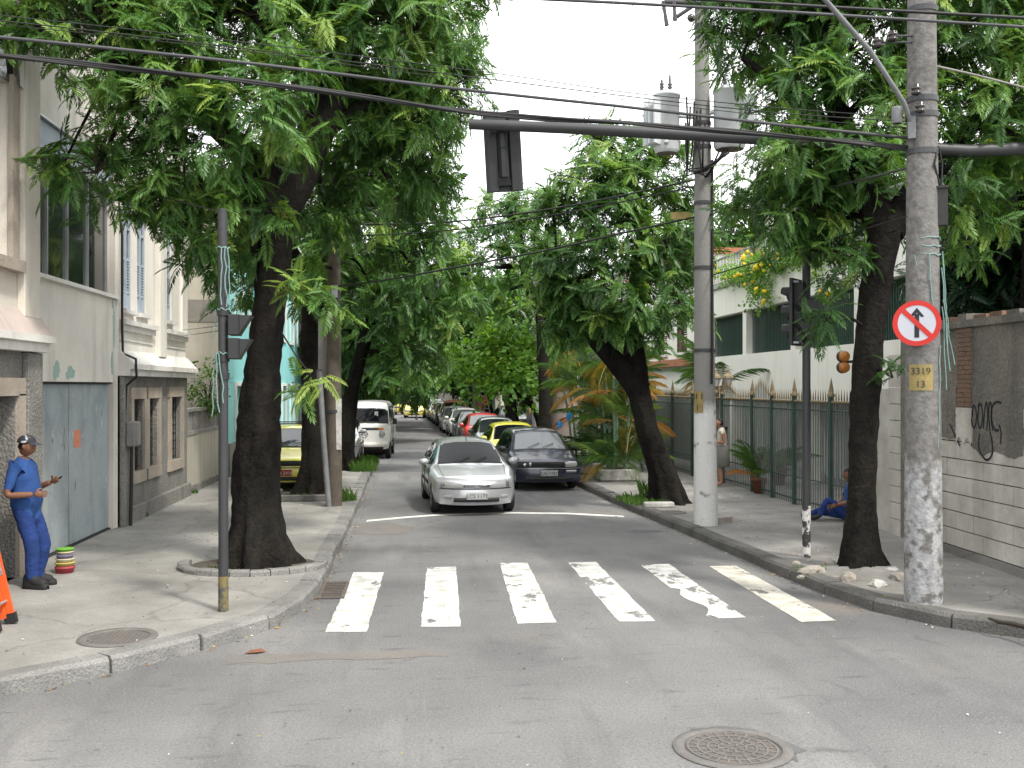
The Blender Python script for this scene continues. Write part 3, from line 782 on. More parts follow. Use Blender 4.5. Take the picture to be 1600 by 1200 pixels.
def row_house(label, y0, y1, x, h, m, side, seed, floors=2):
    rg = random.Random(seed); t = thing('row_house', label, 'building', (x, (y0 + y1) / 2, 0), 0, None)
    L_ = y1 - y0; ops = []; nw = max(2, int(L_ / 2.6))
    for f in range(floors):
        for k in range(nw):
            c = (k + .5) * L_ / nw; z = .9 + f * 3.1
            ops.append((c - .55, c + .55, z if f else (.14 if k == 0 else .9), z + 1.5))
    mb = MB()
    if side < 0:
        facade(mb, (x, y0, 0), (0, 1, 0), (1, 0, 0), L_, 0, h, ops, .18)
    else:
        facade(mb, (x, y0, 0), (0, 1, 0), (-1, 0, 0), L_, 0, h, ops, .18)
    mb.build('front_wall', m, t)
    xb = x + side * 8
    mb = MB()
    mb.add([(xb, y0, 0), (x, y0, 0), (x, y0, h), (xb, y0, h)], [(0, 1, 2, 3)]); mb.add([(xb, y1, 0), (x, y1, 0), (x, y1, h), (xb, y1, h)], [(0, 1, 2, 3)])
    mb.add([(xb, y0, h), (x, y0, h), (x, y1, h), (xb, y1, h)], [(0, 1, 2, 3)]); mb.build('side_wall', m, t)
    for a, b, z0, z1 in ops:
        xx = x + side * .17
        w = fpart(t, 'door' if z0 < .2 else 'window', 'window_glass' if z0 > .2 else 'wood_pole', [((xx - .01, y0 + a, z0), (xx + .01, y0 + b, z1))])
        xo = x - side * .03
        fpart(w, 'frame', 'moulding', [((x, y0 + a - .08, z1), (xo, y0 + b + .08, z1 + .08)), ((x, y0 + a - .08, z0 - .08), (xo, y0 + b + .08, z0))])
    fpart(t, 'roof', 'roof_tile', [((x - side * .35, y0 - .1, h), (xb, y1 + .1, h + .18))])
    return t
mat('pale_yellow', (.60, .54, .36), (.52, .47, .33), .8, .9, streak=(.33, .3, .22), sstr=.5)
mat('pale_pink', (.55, .42, .37), (.47, .37, .33), .8, .9, streak=(.3, .25, .22), sstr=.5)
row_house('pale yellow two-storey house just past the turquoise house', 45.3, 51, FX, 7.0, 'pale_yellow', -1, 1)
row_house('white two-storey house midway along the left-hand pavement', 51.2, 58, FX - .1, 7.4, 'white_wall', -1, 2)
row_house('dull pink house far down the left-hand pavement', 58.2, 72, FX, 6.6, 'pale_pink', -1, 3)

# ================================================================ RIGHT-HAND SIDE
RX = 9.5
Wb = thing('modern_building', 'low white modern building with dark green window band behind the spiked fence', 'building', (RX, 24, 0))
fpart(Wb, 'lower_band', 'cool_white', [((RX, 13.0, 2.1), (RX + .4, 33.0, 3.42))])
fpart(Wb, 'upper_band', 'cool_white', [((RX, 13.0, 4.68), (RX + .4, 33.0, 5.56))])
fpart(Wb, 'coping', 'cap_grey', [((RX - .08, 12.9, 5.56), (RX + .5, 33.1, 5.66))])
for y in (13.1, 17.2, 21.4, 25.2, 29.05, 32.8):
    fpart(Wb, 'pier', 'cool_white', [((RX + .02, y - .16, 3.42), (RX + .38, y + .16, 4.68))])
yy = [13.1, 17.2, 21.4, 25.2, 29.05, 32.8]
for a, b in zip(yy, yy[1:]):
    pn = fpart(Wb, 'window', 'pane_green', [((RX + .3, a + .16, 3.42), (RX + .33, b - .16, 4.68))])
    mb = MB(); k = a + .22
    while k < b - .2:
        mb.box((RX + .2, k, 3.44), (RX + .215, k + .022, 4.66)); k += .11
    mb.build('grille', 'fence_green', pn)
fpart(Wb, 'soffit', 'porch_grey', [((RX + .4, 13, 2.12), (RX + 6, 33, 2.2))])
fpart(Wb, 'roof_slab', 'cap_grey', [((RX + .4, 13, 5.3), (RX + 7, 33, 5.5))])
for y in (14.0, 19.6, 24.4, 30.4):
    fpart(Wb, 'column', 'cool_white', [((RX + .05, y - .17, .14), (RX + .35, y + .17, 2.1))])
fpart(Wb, 'back_wall', 'porch_green', [((RX + 2.4, 12.5, .14), (RX + 2.6, 21.8, 2.12))])
bw = fpart(Wb, 'back_wall', 'porch_grey', [((RX + 1.2, 21.8, .14), (RX + 1.3, 33, 2.12))])
for k in range(44):
    fpart(bw, 'slat', 'porch_grey', [((RX + 1.16, 21.9 + k * .25, .2), (RX + 1.2, 22.06 + k * .25, 2.1))])
fpart(Wb, 'stair_block', 'cool_white', [((RX + 2, 30, 5.5), (RX + 7, 33, 8.2))])
fpart(Wb, 'end_wall', 'cool_white', [((RX, 33.0, .14), (RX + 7, 33.15, 5.55)), ((RX + .4, 12.85, .14), (RX + 7, 13.0, 5.5))])
tr = thing('terrace_railing', 'grey bar railing on the coping of the white modern building', 'railing', (RX, 23, 5.66))
mb = MB(); mb.box((RX + .1, 13, 6.5), (RX + .15, 33, 6.55)); mb.build('top_rail', 'fence_bar', tr)
mb = MB(); mb.box((RX + .105, 13, 5.74), (RX + .145, 33, 5.77)); mb.build('bottom_rail', 'fence_bar', tr)
bar_me = None
for k in range(132):
    y = 13.06 + k * .15
    if bar_me is None:
        b = MB(); b.box((-.012, -.012, 0), (.012, .012, .76)); o = b.build('bar', 'fence_bar', tr, False); bar_me = o.data
    else:
        o = bpy.data.objects.new('bar', bar_me); col.objects.link(o); o.parent = tr
    o.location = (.125, y - 23, .08)

# house with brown shutters, past the modern building
H2 = thing('shuttered_house', 'cream house with brown wooden shutters glimpsed between trunk and concrete pole', 'building', (RX, 38, 0))
o2 = [(2.0, 3.4, 3.7, 5.2), (4.9, 6.3, 3.7, 5.2)]
mb = MB(); facade(mb, (RX, 33.3, 0), (0, 1, 0), (-1, 0, 0), 10, 0, 6.9, o2, .15)
mb.add([(RX, 33.3, 0), (RX + 7, 33.3, 0), (RX + 7, 33.3, 6.9), (RX, 33.3, 6.9)], [(0, 1, 2, 3)]); mb.build('wall', 'cool_white', H2)
mat('brown_shutter', (.10, .045, .03), (.07, .035, .025), 6, .6)
for a, b, z0, z1 in o2:
    mb = MB()
    for (s0, s1) in ((a, (a + b) / 2 - .02), ((a + b) / 2 + .02, b)):
        mb.box((RX - .0, 33.3 + s0, z0), (RX + .05, 33.3 + s0 + .06, z1)); mb.box((RX, 33.3 + s1 - .06, z0), (RX + .05, 33.3 + s1, z1))
        k = z0
        while k < z1:
            mb.box((RX + .01, 33.3 + s0 + .06, k), (RX + .045, 33.3 + s1 - .06, k + .05)); k += .085
    w = mb.build('shutter', 'brown_shutter', H2)
    fpart(w, 'sill', 'moulding', [((RX - .12, 33.2 + a, z0 - .1), (RX, 33.4 + b, z0 - .003))])
fpart(H2, 'tile_band', 'roof_tile', [((RX - .3, 33.3, 3.2), (RX - .001, 43.2, 3.45))])
fpart(H2, 'roof', 'roof_tile', [((RX - .5, 33.2, 6.9), (RX + 7.2, 43.4, 7.1))])
ap = thing('apartment_block', 'white apartment block glimpsed behind the street trees', 'building', (14, 54, 0))
ops = [(1 + k * 2.6, 2.3 + k * 2.6, z, z + 1.3) for k in range(6) for z in (3, 6)]
mb = MB(); facade(mb, (11.2, 46, 0), (0, 1, 0), (-1, 0, 0), 17, 0, 8.6, ops, .15)
op3 = [(1.2, 2.6, z, z + 1.3) for z in (3, 6)]
facade(mb, (11.2, 46, 0), (1, 0, 0), (0, -1, 0), 8, 0, 8.6, op3, .15); mb.build('wall', 'cool_white', ap)
for a, b, z0, z1 in ops: fpart(ap, 'window', 'window_glass', [((11.33, 46 + a, z0), (11.35, 46 + b, z1))])
for a, b, z0, z1 in op3: fpart(ap, 'window', 'window_glass', [((11.2 + a, 46.13, z0), (11.2 + b, 46.15, z1))])
fpart(ap, 'roof', 'cap_grey', [((10.9, 45.7, 8.6), (19.5, 63.2, 8.9))])
row_house('pale house with low tiled roof on the right past the parked cars', 63.2, 73.5, 7.4, 4.4, 'pale_yellow', 1, 7, 1)

# street walls and gates along the right pavement beyond the fence
gw = thing('garden_wall', 'terracotta-capped garden wall beside the parked cars', 'wall', (7.1, 50, 0))
mb = MB(); mb.box((7.05, 44.5, 0), (7.3, 63, 2.3)); mb.build('wall', 'pale_pink', gw)
fpart(gw, 'coping', 'roof_tile', [((6.95, 44.4, 2.3), (7.4, 63, 2.5))])
gt = thing('green_gate', 'tall pale green sheet-metal gate behind the young light-green tree', 'gate', (7.1, 38, 0))
mat('gate_green', (.20, .33, .25), (.16, .27, .2), 2, .6)
for k in range(11):
    fpart(gt, 'panel', 'gate_green', [((7.1, 33.9 + k * .95, .14), (7.16, 34.82 + k * .95, 2.7))])
for y in (33.8, 39.1, 44.4): fpart(gt, 'post', 'moulding', [((7.02, y - .1, .1), (7.24, y + .06, 2.95))])

# --- spiked fence
fn = [(7.12, 32.2), (7.2, 26.2), (7.42, 24.4), (7.5, 22.3), (7.52, 19.8), (7.7, 16.6)]
FE = thing('spiked_fence', 'dark green spiked bar fence with gilded rail and grey backing panels', 'fence', (7.45, 22, SWZ))
def fpos(s):
    acc = 0
    for a, b in zip(fn, fn[1:]):
        l = math.hypot(b[0] - a[0], b[1] - a[1])
        if s <= acc + l or b is fn[-1]:
            t = (s - acc) / l; return (a[0] + (b[0] - a[0]) * t, a[1] + (b[1] - a[1]) * t)
        acc += l
flen = sum(math.hypot(b[0] - a[0], b[1] - a[1]) for a, b in zip(fn, fn[1:]))
bm_ = MB(); bm_.box((-.009, -.009, .02), (.009, .009, 2.06)); o = bm_.build('bar', 'fence_bar', FE, False); bme = o.data
sp = MB(); sp.lathe([(.012, 2.06), (.012, 2.1), (.016, 2.11), (.001, 2.3)], n=5); so = sp.build('spike', 'spike_gold', FE, False); sme = so.data
nb = 148
for k in range(nb):
    s = .05 + k * (flen - .1) / (nb - 1); x, y = fpos(s)
    peak = 0
    for c in (6.0 + 2.2, flen - 3.6 - 2.3 + .7):
        peak = max(peak, .30 * max(0, 1 - abs(s - c) / .75) ** 1.3)
    p = (x - 7.45, y - 22, 0)
    if k: o = bpy.data.objects.new('bar', bme); col.objects.link(o); o.parent = FE; so = bpy.data.objects.new('spike', sme); col.objects.link(so); so.parent = FE
    o.location = p; so.location = (p[0], p[1], peak)
    if peak > .03: o.scale = (1, 1, 1 + peak / 2.06)
for z, th, m in ((.12, .02, 'fence_green'), (.55, .014, 'fence_green'), (1.9, .016, 'fence_green'), (2.06, .03, 'spike_gold')):
    for a, b in zip(fn, fn[1:]):
        mb = MB(); mb.cyl((a[0], a[1], SWZ + z), (b[0], b[1], SWZ + z), th, n=6); mb.build('rail', m, FE)
for (x, y) in [fpos(s) for s in (0.05, 2.0, 4.0, 6.0, 6.9, 7.9, 9.9, 11.15, 12.4, 14.0, flen - .05)]:
    mb = MB(); mb.box((x - .045, y - .045, SWZ), (x + .045, y + .045, 2.3), 0, .008); ps = mb.build('post', 'fence_green', FE)
    mb = MB(); mb.lathe([(.075, 2.3), (.075, 2.34), (.04, 2.37), (.045, 2.42), (.002, 2.66)], (x, y, 0), n=10); mb.build('finial', 'spike_gold', ps)
for k in range(13):   # backing panels
    a = fpos(.1 + k * .55); b = fpos(.1 + (k + 1) * .55 - .02)
    mb = MB(); mb.obox(((a[0] + b[0]) / 2 + .09, (a[1] + b[1]) / 2, 1.32), (math.hypot(b[0] - a[0], b[1] - a[1]) / 2, .01, .82), (b[0] - a[0], b[1] - a[1], 0), (a[1] - b[1], b[0] - a[0], 0)); mb.build('backing_panel', 'panel_grey', FE)
for (u, lab) in ((1118, 'gilt lantern on the fence, half hidden by the concrete pole'), (1137, 'gilt lantern on the fence, clear of the concrete pole')):
    p = at(u, 614, 24.9); t = thing('gate_lantern', lab, 'lantern', (p.x, p.y, 2.36), 0, 'gate lanterns')
    mb = MB(); mb.lathe([(.05, -.02), (.05, .02), (.02, .05), (.02, .1), (.07, .13)], n=10); mb.build('base', 'spike_gold', t, False)
    mb = MB(); mb.lathe([(.07, .13), (.13, .33)], n=6, smooth=False); mb.build('pane', 'sign_white', t, False)
    mb = MB(); mb.lathe([(.15, .33), (.13, .38), (.05, .44), (.03, .5), (.05, .52), (.002, .58)], n=6, smooth=False); mb.build('cap', 'spike_gold', t, False)
    mb = MB()
    for k in range(6):
        a = 2 * PI * k / 6; mb.cyl((.072 * math.cos(a), .072 * math.sin(a), .13), (.134 * math.cos(a), .134 * math.sin(a), .34), .008, n=5)
    mb.build('rib', 'spike_gold', t, False)
p = fpos(8.3)
t = thing('intercom_box', 'black intercom box on the gate of the spiked fence', 'intercom', (p[0] - .08, p[1], 1.2)); mb = MB(); mb.box((-.06, -.1, 0), (.03, .1, .32), 0, .02); mb.build('case', 'black_iron', t, False); mb = MB(); mb.box((-.1, -.12, .28), (.03, .12, .33)); mb.build('hood', 'black_iron', t, False)

# --- block wall at the right edge
BW = thing('block_wall', 'old wall of white-painted blocks, grey plaster and one brick pier', 'wall', (7.5, 13, 0))
wa, wb_ = Vector((7.62, 16.55, 0)), Vector((7.30, 8.6, 0)); wl = (wb_ - wa).length; wd_ = (wb_ - wa) / wl; wn_ = Vector((wd_.y, -wd_.x, 0))
if wn_.x > 0: wn_ = -wn_
def wp(s, d, z): p = wa + wd_ * s + wn_ * d; return (p.x, p.y, z)
def wbox(parent, name, m, s0, s1, z0, z1, d0, d1):
    mb = MB(); mb.add([wp(s0, d0, z0), wp(s1, d0, z0), wp(s1, d1, z0), wp(s0, d1, z0), wp(s0, d0, z1), wp(s1, d0, z1), wp(s1, d1, z1), wp(s0, d1, z1)],
           [(0, 3, 2, 1), (4, 5, 6, 7), (0, 1, 5, 4), (1, 2, 6, 5), (2, 3, 7, 6), (3, 0, 4, 7)]); return mb.build(name, m, parent)
wbox(BW, 'core', 'mortar_dark', 1.62, wl, 0, 2.1, -.3, -.02)
wbox(BW, 'plaster', 'old_plaster', 1.62, 2.93, 2.08, 3.3, -.3, -.012)
wbox(BW, 'plaster', 'old_plaster', 3.36, wl, 2.08, 3.3, -.3, -.008)
def jag(m, s0, s1, z0, z1, d, seed, amp=.05):
    g_ = random.Random(seed); pts = []
    for k in range(14): pts.append((s0 + (s1 - s0) * k / 13, z0 + g_.uniform(-amp, amp) + .03 * math.sin(k * .9 + seed)))
    for k in range(1, 8): pts.append((s1 + g_.uniform(-amp, amp) * .6, z0 + (z1 - z0) * k / 8))
    for k in range(14): pts.append((s1 - (s1 - s0) * k / 13, z1))
    for k in range(1, 8): pts.append((s0 + g_.uniform(-amp, amp) * .6, z1 - (z1 - z0) * k / 8))
    mb = MB(); mb.prism(pts, lambda a, b: wp(a, -.02, b), lambda a, b: wp(a, d, b)); return mb.build('plaster', m, BW)
jag('old_plaster', 1.64, 2.92, 1.78, 2.5, .012, 1, .02)
jag('old_plaster', 3.38, 4.62, 1.62, 2.5, .0115, 2, .02)
jag('old_plaster', 5.2, 7.0, 1.85, 2.5, .013, 3, .02)
rg = random.Random(21)
for r_ in range(8):
    z0 = .26 + r_ * .245; s = 1.64 - (.25 if r_ % 2 else 0)
    wbox(BW, 'footing', 'sidewalk_right', 1.62, wl, 0, .25, -.3, .03) if r_ == 0 else None
    while s < wl - .1:
        e = min(s + .5, wl)
        if not (r_ > 6 and (rg.random() < .6)):
            wbox(BW, 'block', 'block_white', max(s, 1.63) + .006, e - .006, z0 + .008, z0 + .238, -.02, rg.uniform(0, .008))
        s = e
# brick pier: lower part painted white
for r_ in range(17):
    z0 = 2.22 + r_ * .063
    for q in range(2):
        s0 = 2.95 + q * .2 + (0.0 if r_ % 2 else -.0); wbox(BW, 'brick', 'brick_red', s0 + .004 + (.05 if r_ % 2 and q else 0), s0 + .193 + (.05 if r_ % 2 and not q else 0), z0, z0 + .055, -.02, .014 + rg.uniform(0, .006))
wbox(BW, 'pier_mortar', 'old_plaster', 2.94, 3.36, 2.08, 3.3, -.3, .004)
jag('block_white', 2.95, 3.35, 1.75, 2.2, .027, 5, .02)
wbox(BW, 'coping', 'old_plaster', 1.6, wl, 3.3, 3.4, -.34, .04)
for k in range(14):
    s = 1.7 + k * .42; wbox(BW, 'brick', 'brick_red' if k % 3 else 'old_plaster', s, s + .3 + rg.uniform(-.1, .1), 3.4, 3.45 + rg.uniform(0, .05), -.3, .0)
# graffiti strokes (sprayed loops)
gm = MB()
def stroke(pts, w=.016):
    pts = smooth(pts, 3)
    l = []; r = []
    for i, p in enumerate(pts):
        a = pts[max(i - 1, 0)]; b = pts[min(i + 1, len(pts) - 1)]; dx, dz = b[0] - a[0], b[1] - a[1]; q = math.hypot(dx, dz) or 1
        l.append(wp(p[0] - dz / q * w, .0135, p[1] + dx / q * w)); r.append(wp(p[0] + dz / q * w, .0135, p[1] - dx / q * w))
    gm.grid([l, r], smooth=False)
ux = lambda u: 2.85 + (u - 1490) / 77.0    # spacing along the wall
def gz(v): return 3.3 - (v - 515) * .0087
for S in ([(1532, 640), (1528, 660), (1534, 675), (1540, 660), (1538, 640), (1532, 635), (1531, 655)], [(1545, 632), (1541, 660), (1547, 676), (1553, 655), (1549, 632), (1543, 640)],
          [(1553, 672), (1556, 640), (1560, 628), (1562, 650), (1560, 674)], [(1566, 674), (1563, 645), (1566, 628), (1570, 640), (1568, 660), (1572, 674)],
          [(1580, 630), (1570, 636), (1568, 655), (1575, 674), (1583, 672)], [(1546, 680), (1542, 700), (1552, 716), (1562, 720), (1572, 708), (1570, 688), (1566, 676)],
          [(1583, 664), (1588, 675), (1586, 692)], [(1528, 685), (1527, 694), (1530, 700)], [(1482, 668), (1495, 688), (1504, 702)], [(1579, 630), (1588, 632)]):
    stroke([(ux(a), gz(b)) for a, b in S])
gm.build('graffiti', 'sign_black', BW)
WP = thing('gate_pier', 'narrow pier of white blocks between spiked fence and old wall', 'wall', (7.7, 15.8, 0))
wbox(WP, 'rendered_wall', 'block_white', .0, .72, 0, 2.45, -.3, -.0)
for r_ in range(11): wbox(WP, 'block', 'block_white', .73, 1.18, .14 + r_ * .26, .39 + r_ * .26, -.3, .03)
wbox(WP, 'dark_post', 'old_plaster', 1.2, 1.58, 0, 3.5, -.3, .04)
# end of the street
ew = thing('end_wall', 'long grey concrete wall closing the far end of the street', 'wall', (0, 97, 0))
mb = MB(); mb.box((-30, 97, 0), (30, 97.3, 3.0)); mb.build('wall', 'dark_patch', ew)
fpart(ew, 'coping', 'cap_grey', [((-30, 96.9, 3.0), (30, 97.4, 3.15))])
for k in range(13): fpart(ew, 'pier', 'beige_side', [((-24 + k * 4, 96.85, 0), (-23.6 + k * 4, 97.0, 3.0))])
kk = thing('corner_kiosk', 'small kiosk with teal posts and tiled roof at the far corner', 'kiosk', (4.3, 71, SWZ))
for x, y in ((3.4, 70), (5.2, 70), (3.4, 72), (5.2, 72)): fpart(kk, 'post', 'teal_paint', [((x - .2, y - .2, SWZ), (x + .2, y + .2, 2.9))])
fpart(kk, 'wall', 'dark_void', [((3.6, 71.0, SWZ), (5.0, 71.8, 2.8))])
mb = MB(); mb.prism([(2.9, 2.9), (5.7, 2.9), (4.3, 3.7)], lambda x, z: (x, 69.5, z), lambda x, z: (x, 72.5, z)); mb.build('roof', 'roof_tile', kk)
# ================================================================ FOLIAGE
G1 = leaf_mat('leaf_feather', [(0, (.022, .06, .015)), (.4, (.066, .155, .038)), (.75, (.15, .27, .06)), (1, (.30, .40, .085))], .3, .3)
G2 = leaf_mat('leaf_far', [(0, (.026, .07, .018)), (.5, (.065, .155, .032)), (1, (.15, .26, .05))], .34)
G3 = leaf_mat('leaf_lime', [(0, (.07, .17, .025)), (.5, (.13, .27, .035)), (1, (.26, .40, .05))], .42)
G4 = leaf_mat('leaf_dark', [(0, (.006, .02, .009)), (.6, (.013, .045, .016)), (1, (.03, .085, .024))], .25)
G5 = leaf_mat('leaf_palm', [(0, (.025, .06, .018)), (.6, (.08, .16, .032)), (.86, (.17, .23, .05)), (.9, (.33, .22, .035)), (1, (.30, .12, .03))], .3)
G6 = leaf_mat('leaf_grass', [(0, (.03, .08, .015)), (1, (.09, .17, .03))], .3)

def frond(kind, seed):
    """feather leaf: verts (V,3), polys as equal-size loops; x forward, z up"""
    rg = random.Random(seed); V = []; P_ = []
    pairs, pl, pw = {'fine': (12, .18, .022), 'mid': (8, .20, .034), 'far': (5, .26, .06), 'clump': (3, .45, .15)}[kind]
    for i in range(pairs):
        t = (i + .6) / pairs
        x = t * .62; z = -.20 * t * t * 1.0
        sl = -.40 * t
        ln = pl * (1.15 - .75 * abs(t - .42) ** 1.2) * rg.uniform(.85, 1.1)
        for s in (-1, 1):
            a = R(68 - 34 * t + rg.uniform(-7, 7))
            dx, dy = math.cos(a), math.sin(a) * s
            dr = rg.uniform(.15, .38); b = len(V)
            px, py = -dy * pw, dx * pw
            def q(f, w, lift=0):
                return (x + dx * ln * f + px * w, dy * ln * f + py * w, z + sl * dx * ln * f - dr * ln * f * f + lift)
            if kind == 'never':
                V += [q(0, 0), q(.22, .85), q(.7, .9), q(1, 0), q(.7, -.9), q(.22, -.85)]; P_.append(tuple(range(b, b + 6)))
            else:
                V += [q(0, 0), q(.45, 1.05), q(1, 0), q(.45, -1.05)]; P_.append(tuple(range(b, b + 4)))
    b = len(V); dx = .62; ln = pl * .8
    if kind == 'never':
        V += [(dx - .02, 0, -.2), (dx + .05, pw * .9, -.23), (dx + ln * .7, pw * .6, -.23 - ln * .35), (dx + ln, 0, -.23 - ln * .6), (dx + ln * .7, -pw * .6, -.23 - ln * .35), (dx + .05, -pw * .9, -.23)]
        P_.append(tuple(range(b, b + 6)))
        b = len(V); V += [(0, -.006, 0), (.3, -.005, -.046), (.62, 0, -.2), (.6, .004, -.19), (.3, .005, -.046), (0, .006, 0)]; P_.append(tuple(range(b, b + 6)))
    else:
        V += [(dx - .02, 0, -.2), (dx + ln * .5, pw, -.23 - ln * .2), (dx + ln, 0, -.23 - ln * .6), (dx + ln * .5, -pw, -.23 - ln * .2)]; P_.append(tuple(range(b, b + 4)))
    return np.array(V), np.array(P_)
def broad(seed, n=7):
    """small cluster of rounded leaves"""
    rg = random.Random(seed); V = []; P_ = []
    for i in range(n):
        c = Vector((rg.uniform(0, .5), rg.uniform(-.25, .25), rg.uniform(-.15, .12))); a = rg.uniform(-1.2, 1.2); l = rg.uniform(.1, .18); w = l * .45
        d = Vector((math.cos(a), math.sin(a), rg.uniform(-.7, .0))).normalized(); s = d.cross(Vector((rg.uniform(-.4, .4), rg.uniform(-.4, .4), 1))).normalized()
        b = len(V)
        V += [tuple(c), tuple(c + d * l * .3 + s * w), tuple(c + d * l * .75 + s * w * .8), tuple(c + d * l), tuple(c + d * l * .75 - s * w * .8), tuple(c + d * l * .3 - s * w)]
        P_.append(tuple(range(b, b + 6)))
    return np.array(V), np.array(P_)
FR = {k: [frond(k, 10 + i) for i in range(4)] for k in ('fine', 'mid', 'far', 'clump')}
FR['broad'] = [broad(40 + i) for i in range(4)]

def leaf_mesh(name, tips, fwd, up, ln, tint, kind, material, parent):
    """place one frond per row of tips; one mesh"""
    rng = np.random.default_rng(len(tips) + 7)
    fwd = fwd / np.linalg.norm(fwd, axis=1, keepdims=True)
    up = up - fwd * (up * fwd).sum(1, keepdims=True); up /= np.maximum(np.linalg.norm(up, axis=1, keepdims=True), 1e-6)
    side = np.cross(up, fwd); var = rng.integers(0, 4, len(tips)); VV = []; PP = []; TT = []; base = 0
    for k in range(4):
        ix = np.where(var == k)[0]
        if not len(ix): continue
        v, p = FR[kind][k]
        M = np.stack([fwd[ix], side[ix], up[ix]], axis=1) * ln[ix][:, None, None]
        w = np.einsum('vj,njk->nvk', v, M) + tips[ix][:, None, :]
        n = len(ix); VV.append(w.reshape(-1, 3)); PP.append((p[None] + (np.arange(n) * len(v))[:, None, None] + base).reshape(-1, p.shape[1])); TT.append(np.repeat(tint[ix], len(v)))
        base += n * len(v)
    V = np.concatenate(VV); P_ = np.concatenate(PP); T = np.concatenate(TT)
    off = wloc(parent); V = V - np.array(off)[None]
    me = bpy.data.meshes.new(name); me.vertices.add(len(V)); me.vertices.foreach_set('co', V.astype(np.float32).ravel())
    me.loops.add(P_.size); me.loops.foreach_set('vertex_index', P_.astype(np.int32).ravel())
    me.polygons.add(len(P_)); me.polygons.foreach_set('loop_start', (np.arange(len(P_)) * P_.shape[1]).astype(np.int32))
    me.update(calc_edges=True)
    at_ = me.attributes.new('tint', 'FLOAT', 'POINT'); at_.data.foreach_set('value', T.astype(np.float32))
    me.materials.append(material)
    o = bpy.data.objects.new(name, me); col.objects.link(o); o.parent = parent
    return o

def crown_tips(blobs, dens, seed, nf=(6, 9), flen=.62, up_bias=.45, fill=.25):
    rng = np.random.default_rng(seed); T = []; Fw = []; U = []; Ln = []; Ti = []; roots = []
    for (c, r) in blobs:
        rr = np.array(r if hasattr(r, '__len__') else (r, r, r * .85)); n = max(3, int(dens * 4 * PI * (rr[0] * rr[1] * rr[2]) ** (2 / 3)))
        bt = rng.uniform(-.1, .1)
        for i in range(n):
            d = rng.normal(size=3); d /= np.linalg.norm(d)
            if d[2] < -.55 and rng.random() < .5: d[2] *= -1
            k = rng.uniform(.3, .85) if rng.random() < fill else rng.uniform(.8, 1.02)
            p = np.array(c) + d * rr * k
            ax = d * .65 + np.array([0, 0, up_bias]) + rng.normal(size=3) * .25; ax /= np.linalg.norm(ax)
            roots.append((np.array(c), p)); m = rng.integers(nf[0], nf[1] + 1)
            e1 = np.cross(ax, [.3, .9, .1]); e1 /= np.linalg.norm(e1); e2 = np.cross(ax, e1); ph = rng.uniform(0, 6.28)
            rt = np.clip(rng.normal(.40, .18) + bt * 1.6, 0, .85) if rng.random() > .025 else rng.uniform(.75, 1)
            for q in range(m):
                a = ph + 2 * PI * q / m + rng.uniform(-.6, .6); tl = R(rng.uniform(40, 110))
                f = ax * math.cos(tl) + (e1 * math.cos(a) + e2 * math.sin(a)) * math.sin(tl); f = f * .75 + d * .3; f[2] -= .28
                T.append(p - f * .04 + rng.normal(size=3) * flen * .16); Fw.append(f); U.append(d * .5 + np.array([0, 0, .8]) + rng.normal(size=3) * .15); Ln.append(flen * rng.uniform(.55, 1.2)); Ti.append(np.clip(rt + rng.uniform(-.1, .1), 0, 1))
    return np.array(T), np.array(Fw), np.array(U), np.array(Ln), np.array(Ti), roots

def rough_path(pts, rads, step=.35, jit=.03, seed=0):
    """subdivide a limb path with small wobbles"""
    rg = random.Random(seed); P_ = [Vector(p) for p in pts]; out = []; rr = []
    for i in range(len(P_) - 1):
        p0 = P_[max(i - 1, 0)]; p1 = P_[i]; p2 = P_[i + 1]; p3 = P_[min(i + 2, len(P_) - 1)]
        n = max(1, int((p2 - p1).length / step))
        for k in range(n):
            t = k / n
            q = .5 * ((2 * p1) + (p2 - p0) * t + (2 * p0 - 5 * p1 + 4 * p2 - p3) * t * t + (3 * p1 - p0 - 3 * p2 + p3) * t ** 3)
            r = rads[i] + (rads[i + 1] - rads[i]) * t
            if out: q = q + Vector((rg.uniform(-1, 1), rg.uniform(-1, 1), rg.uniform(-.3, .3))) * jit * r * 3
            out.append(q); rr.append(r)
    out.append(P_[-1]); rr.append(rads[-1])
    return out, rr

